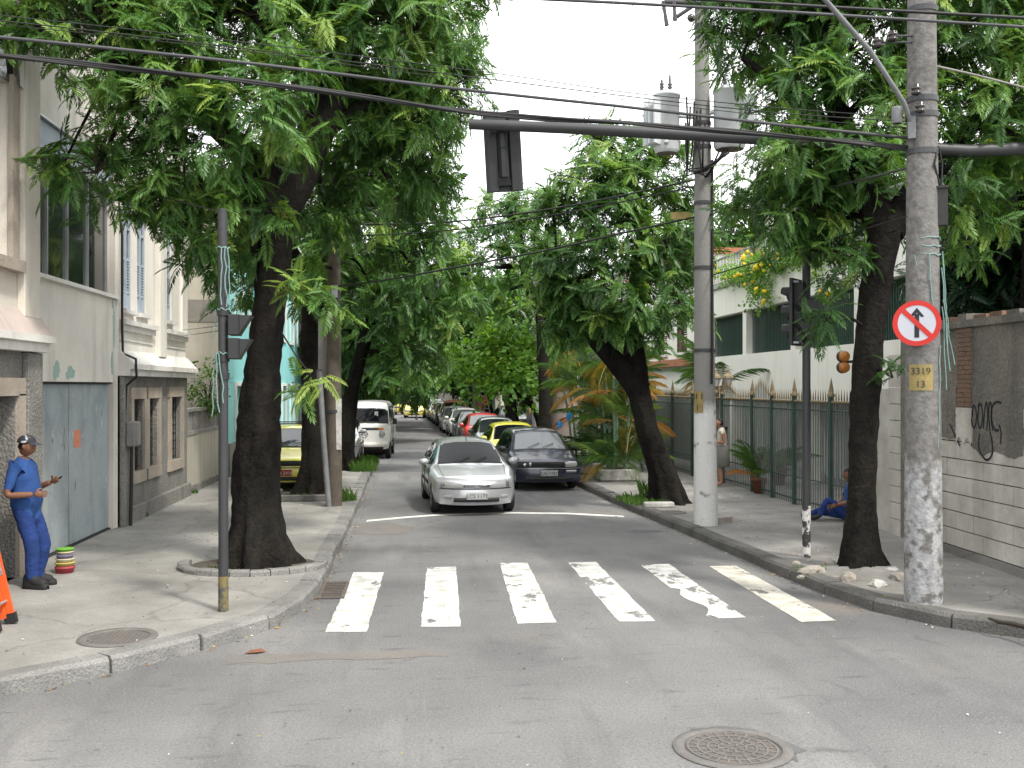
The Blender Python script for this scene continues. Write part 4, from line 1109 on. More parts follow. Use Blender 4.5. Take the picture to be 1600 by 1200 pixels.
def tree(name, label, limbs, blobs, dens, seed, kind='fine', material=None, flen=.62, group='street trees', nf=(6, 9), twigs=.25, bark='bark', flare=1.45, fill=.25, up_bias=.45, nroot=7):
    """limbs: list of (points, radii); the first is the trunk. blobs: foliage masses (centre, radius)."""
    base = limbs[0][0][0]; t = thing(name, label, 'tree', tuple(base), 0, group); mb = MB(); rg = random.Random(seed)
    anchors = []
    for li, (pts, rads) in enumerate(limbs):
        pp, rr = rough_path(pts, rads, (.09 if rads[0] > .2 else .22) if li == 0 else .25, .015, seed + li)
        n = (44 if rads[0] > .25 else 16) if li == 0 else (14 if rads[0] > .1 else 7)
        if li == 0:
            vs = []   # trunk with root flare
            ph = [rg.uniform(0, 6.28) for _ in range(3)]
            for i, (p, r) in enumerate(zip(pp, rr)):
                h = p.z - base[2]; ring = []
                for k in range(n):
                    a = 2 * PI * k / n; fl = math.exp(-h / .35)
                    ca, sa = math.cos(a), math.sin(a)
                    lobe = 1 + .16 * mnoise.noise(Vector((ca * 1.3 + seed, sa * 1.3, h * .9))) + .11 * mnoise.noise(Vector((ca * 4, sa * 4 + seed, h * 2.0))) + .07 * mnoise.noise(Vector((ca * 11, sa * 11, h * 3.5 + seed)))
                    lobe += fl * (flare - 1) * (1 + .8 * math.sin(nroot * a + ph[2]) + .5 * math.sin(3 * a + ph[1]))
                    ring.append((p.x + math.cos(a) * r * lobe, p.y + math.sin(a) * r * lobe, p.z if i else p.z - .12))
                vs.append(ring)
            for i in range(len(vs)): vs[i] = vs[i] + [vs[i][0]]
            mb.grid(vs, smooth=True)
        else:
            mb.tube(pp, rr, n, jit=.10, seed=seed + li)
        anchors += [(p, r) for p, r in zip(pp, rr) if p.z > base[2] + 1.8]
    T, Fw, U, Ln, Ti, roots = crown_tips(blobs, dens, seed, nf, flen, up_bias, fill)
    tw = MB()
    for c, r in blobs:
        c = Vector(c); a, ar = min(anchors, key=lambda q: (q[0] - c).length); mid = (a + c) / 2 + Vector((0, 0, .12))
        r0 = min(ar * .6, .09, (min(r) if hasattr(r, '__len__') else r) * .11); pp, rr = rough_path([a, mid, c], [r0, r0 * .65, r0 * .4], .3, .1, seed); mb.tube(pp, rr, 6)
    for (c, p) in roots:
        if rg.random() < twigs:
            c = Vector(c); p = Vector(p); m = (c + p) / 2 + Vector((rg.uniform(-.1, .1), rg.uniform(-.1, .1), rg.uniform(0, .12))); tw.tube([c, m, p], [.014, .01, .005], 4, caps=False)
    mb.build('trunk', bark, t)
    if tw.v: tw.build('twigs', 'twig', t)['kind'] = 'stuff'
    leaf_mesh('crown', T, Fw, U, Ln, Ti, kind, material or G1, t)
    return t
def B_(*rows):
    return [(tuple(at(u, v, d)), r) for u, v, d, r in rows]
def Lm(*rows):
    return ([at(u, v, d) for u, v, d, r in rows], [r for u, v, d, r in rows])

# --- nearest left tree
tree('street_tree', 'huge dark-trunked tree overhanging the left pavement nearest the crossing',
     [Lm((402, 892, 13.45, 0.369), (400, 820, 13.45, 0.318), (402, 700, 13.45, 0.283), (410, 590, 13.45, 0.241), (422, 470, 13.45, 0.205), (430, 380, 13.45, 0.212), (432, 310, 13.5, 0.219)),
      Lm((430, 345, 13.5, .27), (462, 265, 13.7, .29), (500, 195, 13.9, .24), (545, 80, 14.1, .16), (580, -60, 14.3, .11)),
      Lm((426, 350, 13.5, .22), (405, 280, 13.3, .2), (360, 215, 13.0, .15), (270, 150, 12.8, .1), (160, 80, 12.6, .05)),
      Lm((432, 320, 13.5, .25), (438, 220, 13.4, .22), (420, 90, 13.3, .13), (390, -60, 13.4, .09)),
      Lm((485, 215, 13.8, .13), (560, 170, 14.2, .1), (650, 120, 14.2, .06), (720, 90, 14.2, .03)),
      Lm((400, 400, 13.4, .06), (385, 330, 13.0, .05), (380, 260, 12.8, .04))],
     B_((60, 50, 12.4, .5), (150, 50, 12.5, .85), (240, 130, 12.7, .9), (200, 215, 12.7, .45), (150, 270, 12.6, .52), (95, 268, 12.6, .28), (290, 300, 13.1, .75), (335, 385, 13.1, .5), (245, 330, 13.0, .38), (390, 330, 12.7, .42), (310, 45, 13.2, 1.1),
        (420, 30, 13.6, 1.1), (430, 160, 12.5, .8), (350, 215, 12.5, .55), (540, 60, 14, 1.1), (650, 50, 14, .95), (700, 140, 14, .62), (640, 190, 14.4, .75), (540, 190, 14.6, .8), (600, 275, 15, .75), (660, 290, 15, .45),
        (510, 330, 15.2, .6), (470, 450, 12.9, .16), (490, 465, 12.9, .14), (300, -110, 13.4, 1.3), (520, -110, 14, 1.3), (680, -60, 14.2, 1.0), (120, -70, 12.8, 1.0), (330, 330, 14.2, .7)),
     8.2, 101, 'fine', G1, .48, fill=.22)
sp = thing('leaf_sprig', 'bright feathery sprig hanging in front of the second left trunk', 'branch', tuple(at(470, 560, 12.95)))
mb = MB(); mb.tube([at(440, 520, 13.3), at(462, 555, 13.0), at(485, 585, 12.8)], [.012, .009, .005], 5); mb.build('twig', 'twig', sp)
T, Fw, U, Ln, Ti, _ = crown_tips(B_((485, 590, 12.8, .22)), 5, 5, (6, 8), .5); leaf_mesh('leaves', T, Fw, U, Ln, np.clip(Ti + .35, 0, .95), 'fine', G1, sp)

# --- further left trees
tree('street_tree', 'second dark trunk along the left pavement, behind the leaning grey post',
     [Lm((494, 778, 21.9, 0.350), (494, 700, 21.9, 0.294), (492, 600, 21.9, 0.267), (488, 500, 22, 0.248), (500, 400, 22, 0.221), (530, 300, 22, 0.184)), Lm((490, 480, 22, 0.202), (450, 380, 22.3, 0.138), (400, 280, 22.5, 0.074)), Lm((500, 400, 22, 0.184), (580, 320, 22, 0.110), (660, 260, 22, 0.055))],
     B_((470, 400, 22.5, 1.3), (545, 360, 21.6, 1.1), (610, 330, 21.6, 1.2), (570, 430, 21.6, .9), (640, 410, 21.8, .85), (645, 270, 22, .95), (600, 200, 22, 1.4), (480, 250, 22.5, 1.6), (400, 330, 23, 1.4), (380, 440, 23.5, 1.0), (510, 470, 22.4, .7), (665, 345, 22, .45), (520, 420, 19.6, .5), (530, 480, 19.7, .35), (500, 360, 19.8, .6), (670, 110, 22, 1.1), (690, 20, 22.5, 1.1), (600, 60, 22.5, 1.6)),
     2.0, 102, 'mid', G1, .66)
tree('street_tree', 'third dark trunk on the left, leaning over beside the white van',
     [Lm((540, 738, 28.7, 0.251), (542, 680, 28.7, 0.207), (552, 600, 28.7, 0.199), (574, 520, 28.7, 0.184), (598, 440, 28.7, 0.177), (620, 360, 28.7, 0.118)), Lm((575, 530, 28.7, 0.148), (545, 450, 29, 0.103), (520, 380, 29, 0.059))],
     B_((600, 480, 28.2, 1.2), (650, 440, 28.2, 1.3), (640, 540, 28.6, 1.0), (675, 405, 28.5, .95), (560, 420, 29, 1.3), (700, 480, 29, 1.0), (610, 560, 28.4, .7), (640, 350, 29, 1.5), (655, 340, 29.5, .9), (560, 300, 29, 1.5), (670, 560, 30, .8)),
     2.2, 103, 'mid', G1, .7)
def street_tree(label, x, y, h, rad, seed, kind='far', material=None, lean=0., n=9, dens=1.1, flen=.95, low=.45, tr=.32):
    rg = random.Random(seed); base = Vector((x, y, SWZ)); top = Vector((x + lean, y, h * .55))
    bl = []
    for i in range(n):
        a = rg.uniform(0, 6.28); q = rg.uniform(.25, .8) * rad
        bl.append(((x + lean + q * math.cos(a), y + q * math.sin(a), h * rg.uniform(low, .88)), rad * rg.uniform(.38, .55)))
    limbs = [([base, (base + top) / 2 + Vector((rg.uniform(-.2, .2), 0, 0)), top], [tr * 1.15, tr * .9, tr * .65])]
    for i in range(3):
        b = bl[i][0]; limbs.append(([top - Vector((0, 0, .4)), (top + Vector(b)) / 2, Vector(b)], [tr * .55, tr * .35, tr * .15]))
    return tree('street_tree', label, limbs, bl, dens, seed, kind, material or G2, flen, twigs=.15)
street_tree('fourth dark trunk on the left, rising behind the white van roof', -2.6, 45, 9.5, 4.2, 201, 'far', None, .3, 11, 1.25, .9, .33, .42)
street_tree('broad-trunked tree on the left beyond the thin concrete pole', -2.7, 60, 9.5, 4.4, 202, 'far', None, .3, 11, .8, 1.2, .33, .5)
street_tree('farthest tree on the left pavement near the crossroads', -3.4, 73, 9.5, 4.5, 203, 'far', None, .2, 10, .6, 1.4, .3, .42)

# --- right-hand trees
tree('street_tree', 'leaning forked dark tree on the right pavement beside the white-painted pole',
     [Lm((1048, 790, 20.7, 0.306), (1035, 740, 20.7, 0.260), (1015, 680, 20.7, 0.238), (1000, 620, 20.7, 0.230), (992, 575, 20.7, 0.238), (992, 520, 20.7, 0.184), (996, 440, 20.7, 0.153), (1004, 360, 20.7, 0.115), (985, 270, 20.7, 0.068)),
      Lm((1000, 610, 20.7, .24), (968, 570, 20.6, .21), (935, 535, 20.5, .18), (905, 480, 20.4, .13), (870, 420, 20.3, .07)),
      Lm((996, 440, 20.7, .14), (1040, 380, 20.9, .1), (1070, 320, 21, .05))],
     B_((990, 290, 20.7, .85), (950, 240, 20.7, .65), (1030, 260, 20.9, .75), (910, 330, 20.6, .85), (865, 330, 20.7, .5), (975, 380, 20.2, .8), (1050, 350, 21, .85), (920, 430, 20.2, .9), (960, 450, 20.0, .7), (1030, 480, 20.4, .6), (1070, 500, 20.8, .45), (1000, 530, 20.0, .4), (860, 440, 20.5, .6), (850, 500, 20.5, .45), (910, 500, 20.2, .6), (1080, 300, 21.2, .5), (960, 350, 19.9, .6), (880, 470, 20.4, .55), (1000, 470, 20.0, .55), (1060, 450, 21, .5), (950, 510, 20.2, .5), (890, 530, 20.2, .4), (1090, 390, 21.4, .6), (935, 215, 20.8, .35), (885, 265, 20.8, .35), (1010, 215, 20.9, .4), (960, 300, 20.2, .7), (1030, 410, 20.8, .6), (850, 390, 20.8, .5)),
     4.2, 104, 'mid', G1, .55)
tree('street_tree', 'thick dark trunk among pale rubble at the right-hand corner',
     [Lm((1345, 893, 13.2, 0.227), (1342, 840, 13.2, 0.186), (1346, 740, 13.2, 0.165), (1350, 640, 13.2, 0.172), (1358, 540, 13.2, 0.175), (1368, 450, 13.2, 0.186), (1380, 380, 13.2, 0.206), (1388, 345, 13.2, 0.200)),
      Lm((1385, 370, 13.2, .22), (1355, 300, 13.3, .19), (1322, 220, 13.4, .16), (1300, 130, 13.5, .13), (1285, 20, 13.5, .1), (1270, -80, 13.5, .07)),
      Lm((1388, 360, 13.2, .2), (1440, 285, 13.5, .16), (1500, 220, 13.8, .12), (1560, 130, 14, .08), (1600, 40, 14, .05)),
      Lm((1322, 220, 13.4, .09), (1240, 150, 13.6, .07), (1160, 90, 13.8, .04))],
     B_((1180, 60, 13.8, .72), (1135, 62, 13.9, .22), (1225, 195, 13.5, .33), (1260, 150, 13.2, .68), (1330, 80, 13.5, .9), (1240, 30, 13.8, .8), (1240, 240, 13.2, .5), (1300, 260, 13.4, .62), (1210, 350, 13.5, .42), (1270, 330, 13.3, .4), (1345, 250, 12.9, .5), (1370, 160, 13, .7), (1330, 400, 13.0, .22), (1240, 390, 13.4, .3),
        (1295, 505, 12.8, .24), (1480, 60, 13.5, .9), (1540, 170, 13.4, .8), (1500, 280, 13.0, .42), (1580, 70, 13.8, .9), (1600, 220, 13.4, .6), (1440, -60, 13.5, 1.2), (1250, -80, 13.7, 1.1), (1600, -60, 14, 1.2), (1395, 590, 12.85, .16), (1160, -20, 13.9, .6), (1520, 330, 13.1, .3), (1185, 290, 14.2, .42), (1150, 330, 14.6, .3), (1290, 360, 13.7, .5), (1345, 320, 13.7, .5), (1240, 300, 13.8, .5), (1310, 410, 13.6, .35), (1560, 300, 14, .6), (1500, 380, 13.8, .35), (1265, 222, 12.35, .2), (1330, 238, 12.35, .2), (1215, 232, 12.4, .13), (1385, 250, 12.3, .16)),
     7.6, 105, 'fine', G1, .48)
tree('garden_tree', 'very dark dense tree hanging over the graffitied wall',
     [([Vector((9.6, 14.6, .1)), Vector((9.5, 14.6, 2.0)), Vector((9.2, 14.4, 3.8)), Vector((9.0, 14.0, 5.2))], [.34, .28, .24, .18]), Lm((1560, 300, 16.2, .16), (1520, 272, 16, .15), (1560, 240, 15.6, .12), (1620, 235, 15.2, .08))],
     B_((1540, 330, 16.5, 1.0), (1570, 430, 16.2, .85), (1500, 440, 16.6, .75), (1620, 330, 16, 1.1), (1660, 430, 16, 1.0), (1540, 480, 16.2, .5), (1600, 490, 15.8, .45), (1590, 220, 16.5, 1.0), (1500, 330, 17.5, .9), (1700, 250, 16, 1.4), (1470, 480, 17, .5), (1560, 380, 18, 1.6)),
     3.4, 106, 'mid', G4, .6, group='garden trees', fill=.5)
tree('street_tree', 'slender forked tree on the right behind the leaning tree, against the sky',
     [Lm((852, 690, 33, .2), (850, 600, 33, .18), (846, 520, 33, .17), (840, 465, 33, .18)), Lm((842, 480, 33, .17), (822, 430, 33, .14), (812, 370, 33, .1), (790, 320, 33, .06)), Lm((842, 470, 33, .14), (852, 420, 33, .12), (855, 350, 33, .07))],
     B_((790, 340, 33, 1.0), (750, 380, 33, .9), (830, 350, 33, 1.2), (770, 420, 32.6, 1.2), (720, 430, 33, .9), (825, 310, 33.3, .7), (740, 480, 33, .7), (870, 400, 33.6, 1.1), (800, 480, 32.5, .6), (765, 318, 33, .35)),
     2.2, 107, 'mid', G1, .7)
tree('young_tree', 'young bright lime-green tree over the parked cars',
     [Lm((850, 712, 36, .13), (842, 660, 36, .11), (825, 620, 36, .09), (800, 580, 36, .06)), Lm((836, 640, 36, .08), (790, 600, 36, .05), (740, 585, 36, .03))],
     B_((790, 540, 36, .75), (750, 560, 36.4, .6), (840, 530, 36, .7), (715, 560, 36.4, .45), (800, 590, 35.5, .7), (850, 590, 36, .6), (870, 550, 36.4, .55), (780, 510, 36.5, .45), (735, 595, 36, .4), (760, 600, 36, .4)),
     3.0, 108, 'broad', G3, 1.1, group='young trees')
street_tree('right-hand tree behind the pole with the leaning ladder', 5.0, 53, 9.0, 4.0, 204, 'far', None, -.5, 11, 1.2, 1.0, .36, .3)
street_tree('right-hand tree shading the far row of parked cars', 4.6, 65, 9.0, 4.2, 205, 'far', None, -.6, 10, .7, 1.25, .32, .34)
for i, (x, y, h, r, lab) in enumerate(((-16, 102, 12, 7, 'dark tree mass behind the end wall, at its left'), (-5, 104, 11, 7, 'tall tree behind the end wall, above the left taxi'), (6, 103, 12, 7, 'tall tree behind the end wall, above the right-hand taxi'), (17, 104, 12, 7, 'dark tree behind the end wall, far to the right'), (0.5, 110, 14, 8, 'highest tree closing the view at the street end'))):
    street_tree(lab, x, y, h, r, 300 + i, 'clump', G2, 0, 14, .3, 1.8, .2, .45)
for i, (x, y, h, r, lab) in enumerate(((12.5, 40, 10.5, 3.6, 'garden tree above the shuttered house roof'), (12.2, 26, 8.8, 2.9, 'garden tree above the white building terrace'), (9.4, 58, 8.5, 3.6, 'garden tree behind the terracotta-capped wall'))):
    street_tree(lab, x, y, h, r, 330 + i, 'far', G2, 0, 9, .9, 1.05, .5, .3)

# --- palms
def palm_frond_mesh(seed, nl=24):
    rg = random.Random(seed); V = []; Fc = []
    for i in range(nl):
        t = .18 + .82 * i / nl; x = t; z = .28 * t - .62 * t * t
        for s in (-1, 1):
            l = .42 * math.sin(PI * min(1, .2 + t * .75)) * rg.uniform(.85, 1.1); a = R(50 - 15 * t); b = len(V)
            dx, dy = math.cos(a), s * math.sin(a); dz = -.35 - .45 * t
            V += [(x, 0, z), (x + dx * l * .5 + .0085, dy * l * .5, z + .03 - .10 * l), (x + dx * l, dy * l, z + dz * l), (x + dx * l * .5 - .0085, dy * l * .5, z + .02 - .10 * l)]
            Fc.append((b, b + 1, b + 2, b + 3))
    for i in range(6):
        t0, t1 = i / 6, (i + 1) / 6; b = len(V)
        f = lambda t: .28 * t - .62 * t * t
        V += [(t0, -.01, f(t0)), (t1, -.008, f(t1)), (t1, .008, f(t1)), (t0, .01, f(t0))]; Fc.append((b, b + 1, b + 2, b + 3))
    return V, Fc
PF = [palm_frond_mesh(s) for s in range(3)]
def palm(parent, name, c, n, ln, seed, lo=15, hi=80, dead=.15, spread=.15):
    rg = random.Random(seed); V = []; Fc = []; T = []
    for i in range(n):
        v, f = PF[i % 3]; a = rg.uniform(0, 6.28); e = R(rg.uniform(lo, hi)); l = ln * rg.uniform(.75, 1.15)
        tint = rg.uniform(.9, 1.0) if rg.random() < dead else rg.uniform(.05, .8)
        if tint > .88: e = R(rg.uniform(lo - 20, lo + 25))
        mt = Matrix.Translation(Vector(c) + Vector((rg.uniform(-spread, spread), rg.uniform(-spread, spread), 0))) @ Matrix.Rotation(a, 4, 'Z') @ Matrix.Rotation(-e, 4, 'Y') @ Matrix.Scale(l, 4)
        o = len(V); V += [tuple(mt @ Vector(p)) for p in v]; Fc += [tuple(k + o for k in q) for q in f]; T += [tint] * len(v)
    mb = MB(); mb.add(V, Fc); ob = mb.build(name, G5, parent)
    q = ob.data.attributes.new('tint', 'FLOAT', 'POINT'); q.data.foreach_set('value', np.array(T, dtype=np.float32))
    return ob
def planter_palm(label, x, y, s, seed, n, box):
    t = thing('palm_clump', label, 'palm', (x, y, SWZ), 0, 'pavement palms'); rg = random.Random(seed)
    mb = MB()
    for k in range(7):
        a, b = rg.uniform(-.3, .3), rg.uniform(-.3, .3); mb.tube([(x + a, y + b, SWZ + .2), (x + a * 1.5, y + b * 1.5, SWZ + 1.2 * s), (x + a * 2.2, y + b * 2.2, SWZ + 2.0 * s)], [.035, .03, .02], 6)
    mb.build('stem', 'gate_green', t)
    palm(t, 'fronds', (x, y, SWZ + .45), int(n * 1.6), .8 * s, seed, -5, 75, .05, .35)
    palm(t, 'fronds', (x, y, SWZ + 1.05 * s), int(n * 1.5), .82 * s, seed + 3, 0, 78, .15, .4)
    palm(t, 'fronds', (x, y, SWZ + 1.6 * s), int(n * 1.5), .85 * s, seed + 1, 5, 75, .3, .4)
    palm(t, 'fronds', (x, y, SWZ + 2.2 * s), n, .85 * s, seed + 2, 0, 60, .3, .4)
    return t
def planter(label, x, y, w, h):
    t = thing('planter_block', label, 'planter', (x, y, SWZ), 0, 'concrete planters'); mb = MB(); mb.box((x - w, y - .3, SWZ), (x + w, y + .3, SWZ + h), 0, .04); b = mb.build('body', 'rock_pale', t)
    mb = MB(); mb.lathe([(.05, -.305), (.05, -.295), (.001, -.296)], (x - w * .4, y, SWZ + h * .5), 'y', 10); mb.build('drain_hole', 'dark_void', b)
    mb = MB(); mb.box((x - w + .06, y - .24, SWZ + h), (x + w - .06, y + .24, SWZ + h + .01)); mb.build('soil', 'soil', t)
planter('concrete planter block under the big palm beside the black car', 5.0, 25.2, .48, .3)
planter('concrete planter block behind, half hidden by the black car', 4.55, 27.3, .4, .3)
planter_palm('big palm clump with orange dead fronds beside the black car', 5.0, 25.3, 1.35, 61, 24, None)
planter_palm('palm clump with yellowed fronds behind the yellow taxi', 4.6, 27.5, 1.4, 64, 20, None)
planter_palm('palm clump behind the leaning forked trunk', 5.6, 28.5, 1.45, 67, 18, None)
g_ = thing('garden_palm', 'arching garden palm above the grey fence panels', 'palm', (8.3, 27.8, SWZ))
mb = MB(); mb.tube([(8.3, 27.8, .1), (8.32, 27.8, 1.5), (8.28, 27.8, 2.4)], [.09, .08, .06], 8); mb.build('stem', 'wood_pole', g_)
palm(g_, 'fronds', (8.3, 27.8, 2.4), 18, 1.6, 71, 10, 75, .15, .05)
for lab, u, v, d in (('terracotta pot with palm just behind the fence post', 1186, 766, 22.5), ('terracotta pot with palm deeper behind the fence', 1217, 745, 24.5)):
    p = at(u, v, d); t = thing('potted_palm', lab, 'potted plant', (p.x, p.y, SWZ), 0, 'potted palms'); s = .85 if d < 23 else 1.0
    mb = MB(); mb.lathe([(.001, 0), (.13 * s, 0), (.19 * s, .34 * s), (.21 * s, .34 * s), (.21 * s, .4 * s), (.18 * s, .4 * s), (.17 * s, .34 * s), (.001, .34 * s)], n=16); mb.build('pot', 'terracotta', t, False)
    palm(t, 'fronds', (p.x, p.y, SWZ + .36 * s), 16, .85, int(u), 35, 80, .03, .05)

# --- shrubs, creepers, grass
def bush(label, c, r, n, seed, kind, material, name='shrub', ln=.35, cat='shrub', stem=True):
    t = thing(name, label, cat, (c[0], c[1], c[2] - r[2])); rng = np.random.default_rng(seed); d = rng.normal(size=(n, 3)); d /= np.linalg.norm(d, axis=1, keepdims=True)
    P_ = np.array(c) + d * np.array(r) * rng.uniform(.45, 1, (n, 1)); fw = d + rng.normal(size=(n, 3)) * .4
    leaf_mesh('leaves', P_, fw, np.tile([0, 0, 1.], (n, 1)) + rng.normal(size=(n, 3)) * .3, np.full(n, ln) * rng.uniform(.7, 1.2, n), rng.uniform(0, 1, n), kind, material, t)
    if stem:
        mb = MB(); rg = random.Random(seed)
        for k in range(5):
            q = P_[k]; mb.tube([(c[0], c[1], c[2] - r[2]), tuple((np.array(c) + q) / 2), tuple(q)], [.02, .014, .006], 5)
        mb.build('stem', 'twig', t)
    return t
q = at(325, 605, 24.5); bush('small leafy shrub growing over the low yard wall', tuple(q), (.42, .4, .5), 130, 1, 'broad', G2, ln=.5)
t = thing('flowering_creeper', 'creeper with yellow flowers trailing over the white parapet', 'creeper', (RX, 28, 5.66)); rng = np.random.default_rng(9); pts = []
for (u, v, w, h, n) in ((1150, 425, 34, 14, 240), (1180, 415, 22, 20, 180), (1188, 455, 16, 24, 130), (1205, 400, 26, 16, 150), (1270, 420, 10, 30, 40), (1300, 455, 16, 5, 25), (1240, 400, 40, 10, 80)):
    for i in range(n):
        uu, vv = u + rng.normal() * w * .6, v + rng.normal() * h * .6
        dd = (RX - .12 - rng.uniform(0, .2)) / ((uu - 800) / F * math.cos(TH) + math.sin(TH)); pts.append(at(uu, vv, dd))
pts = np.array([tuple(p) for p in pts]); n = len(pts)
leaf_mesh('leaves', pts, rng.normal(size=(n, 3)) + np.array([-.5, 0, -.3]), np.tile([-.3, 0, 1.], (n, 1)) + rng.normal(size=(n, 3)) * .3, rng.uniform(.3, .55, n), rng.uniform(0, .8, n), 'broad', G3, t)
mat('flower_yellow', (.75, .55, .03), None, 4, .6)
mb = MB()
for k in range(42):
    p = pts[rng.integers(0, n)]; mb.blob((p[0] - .15, p[1], p[2]), rng.uniform(.04, .08), sub=1, jit=.3, seed=k)
mb.build('flowers', 'flower_yellow', t)['kind'] = 'stuff'
def grass(label, spots, seed, name='grass_tuft'):
    V = []; Fc = []; T = []; rg = random.Random(seed)
    for (x, y, r, n, h) in spots:
        for i in range(n):
            a = rg.uniform(0, 6.28); q = r * math.sqrt(rg.random()); px, py = x + q * math.cos(a), y + q * math.sin(a); l = h * rg.uniform(.5, 1.2); b = rg.uniform(0, 6.28); o = len(V); w = .008 + .004 * rg.random()
            dx, dy = math.cos(b) * l * .4, math.sin(b) * l * .4; z = SWZ + .01
            V += [(px - w, py, z), (px + w, py, z), (px + dx * .5 + w * .6, py + dy * .5, z + l * .7), (px + dx, py + dy, z + l)]; Fc += [(o, o + 1, o + 2), (o, o + 2, o + 3)]; T += [rg.random()] * 4
    mb = MB(); mb.add(V, Fc); ob = mb.build(name, G6); ob['kind'] = 'stuff'; tag(ob, label, 'grass')
    at2 = ob.data.attributes.new('tint', 'FLOAT', 'POINT'); at2.data.foreach_set('value', np.array(T, dtype=np.float32))
grass('short grass growing along pavement edges and tree bases',
      [(-1.42, 21.2, .22, 130, .25), (-1.45, 28.6, .4, 260, .3), (-1.5, 31.5, .4, 200, .25), (4.6, 20.1, .45, 420, .12), (4.5, 20.7, .4, 300, .14), (-2.5, 13.3, .3, 50, .05), (-2.3, 21.9, .5, 120, .12), (-4.75, 13.3, .12, 40, .1), (5.0, 20.8, .35, 200, .4), (5.0, 12.6, .2, 16, .08), (-4.9, 19, .1, 20, .1), (-4.88, 23, .12, 40, .1)], 3, 'grass')
# ================================================================ VEHICLES
def car_paint(name, c, metal=.0, rough=.28, dust=.05):
    m = bpy.data.materials.new(name); m.use_nodes = True; n = m.node_tree; b = n.nodes['Principled BSDF']
    geo = n.nodes.new('ShaderNodeNewGeometry'); t = n.nodes.new('ShaderNodeTexNoise'); t.inputs['Scale'].default_value = 3; t.inputs['Detail'].default_value = 6
    n.links.new(geo.outputs['Position'], t.inputs['Vector'])
    mx = n.nodes.new('ShaderNodeMix'); mx.data_type = 'RGBA'; mx.inputs[6].default_value = (*c, 1); mx.inputs[7].default_value = (*[x * (1 - dust) + .3 * dust for x in c], 1)
    n.links.new(t.outputs['Fac'], mx.inputs[0]); n.links.new(mx.outputs[2], b.inputs['Base Color'])
    b.inputs['Metallic'].default_value = metal; b.inputs['Roughness'].default_value = rough; b.inputs['Coat Weight'].default_value = .7; b.inputs['Coat Roughness'].default_value = .06
    MATS[name] = m
    return name
glass_mat('car_glass', (.005, .006, .007), .03, .18)
MATS['car_glass'].node_tree.nodes['Principled BSDF'].inputs['Coat Weight'].default_value = 0
glass_mat('car_glass_pale', (.06, .07, .078), .05, .7)
glass_mat('lamp_glass', (.27, .275, .275), .12, .6)
glass_mat('lamp_amber', (.5, .16, .03), .15, .5)
mat('car_trim', (.02, .02, .021), (.028, .028, .028), 6, .6)
mat('chrome', (.6, .6, .61), None, 6, .2, metal=.9)
mat('rim_grey', (.3, .3, .31), (.2, .2, .2), 8, .4, metal=.5)
mat('plate_grey', (.42, .43, .43), None, 9, .6)
mat('plate_red', (.30, .04, .03), None, 9, .6)
mat('ink', (.03, .03, .035), None, 5, .6)
mat('ink_white', (.6, .6, .6), None, 5, .6)

def interp(keys, y):
    if y <= keys[0][0]: return keys[0][1]
    for (a, va), (b, vb) in zip(keys, keys[1:]):
        if y <= b:
            t = (y - a) / (b - a); return va + (vb - va) * t
    return keys[-1][1]

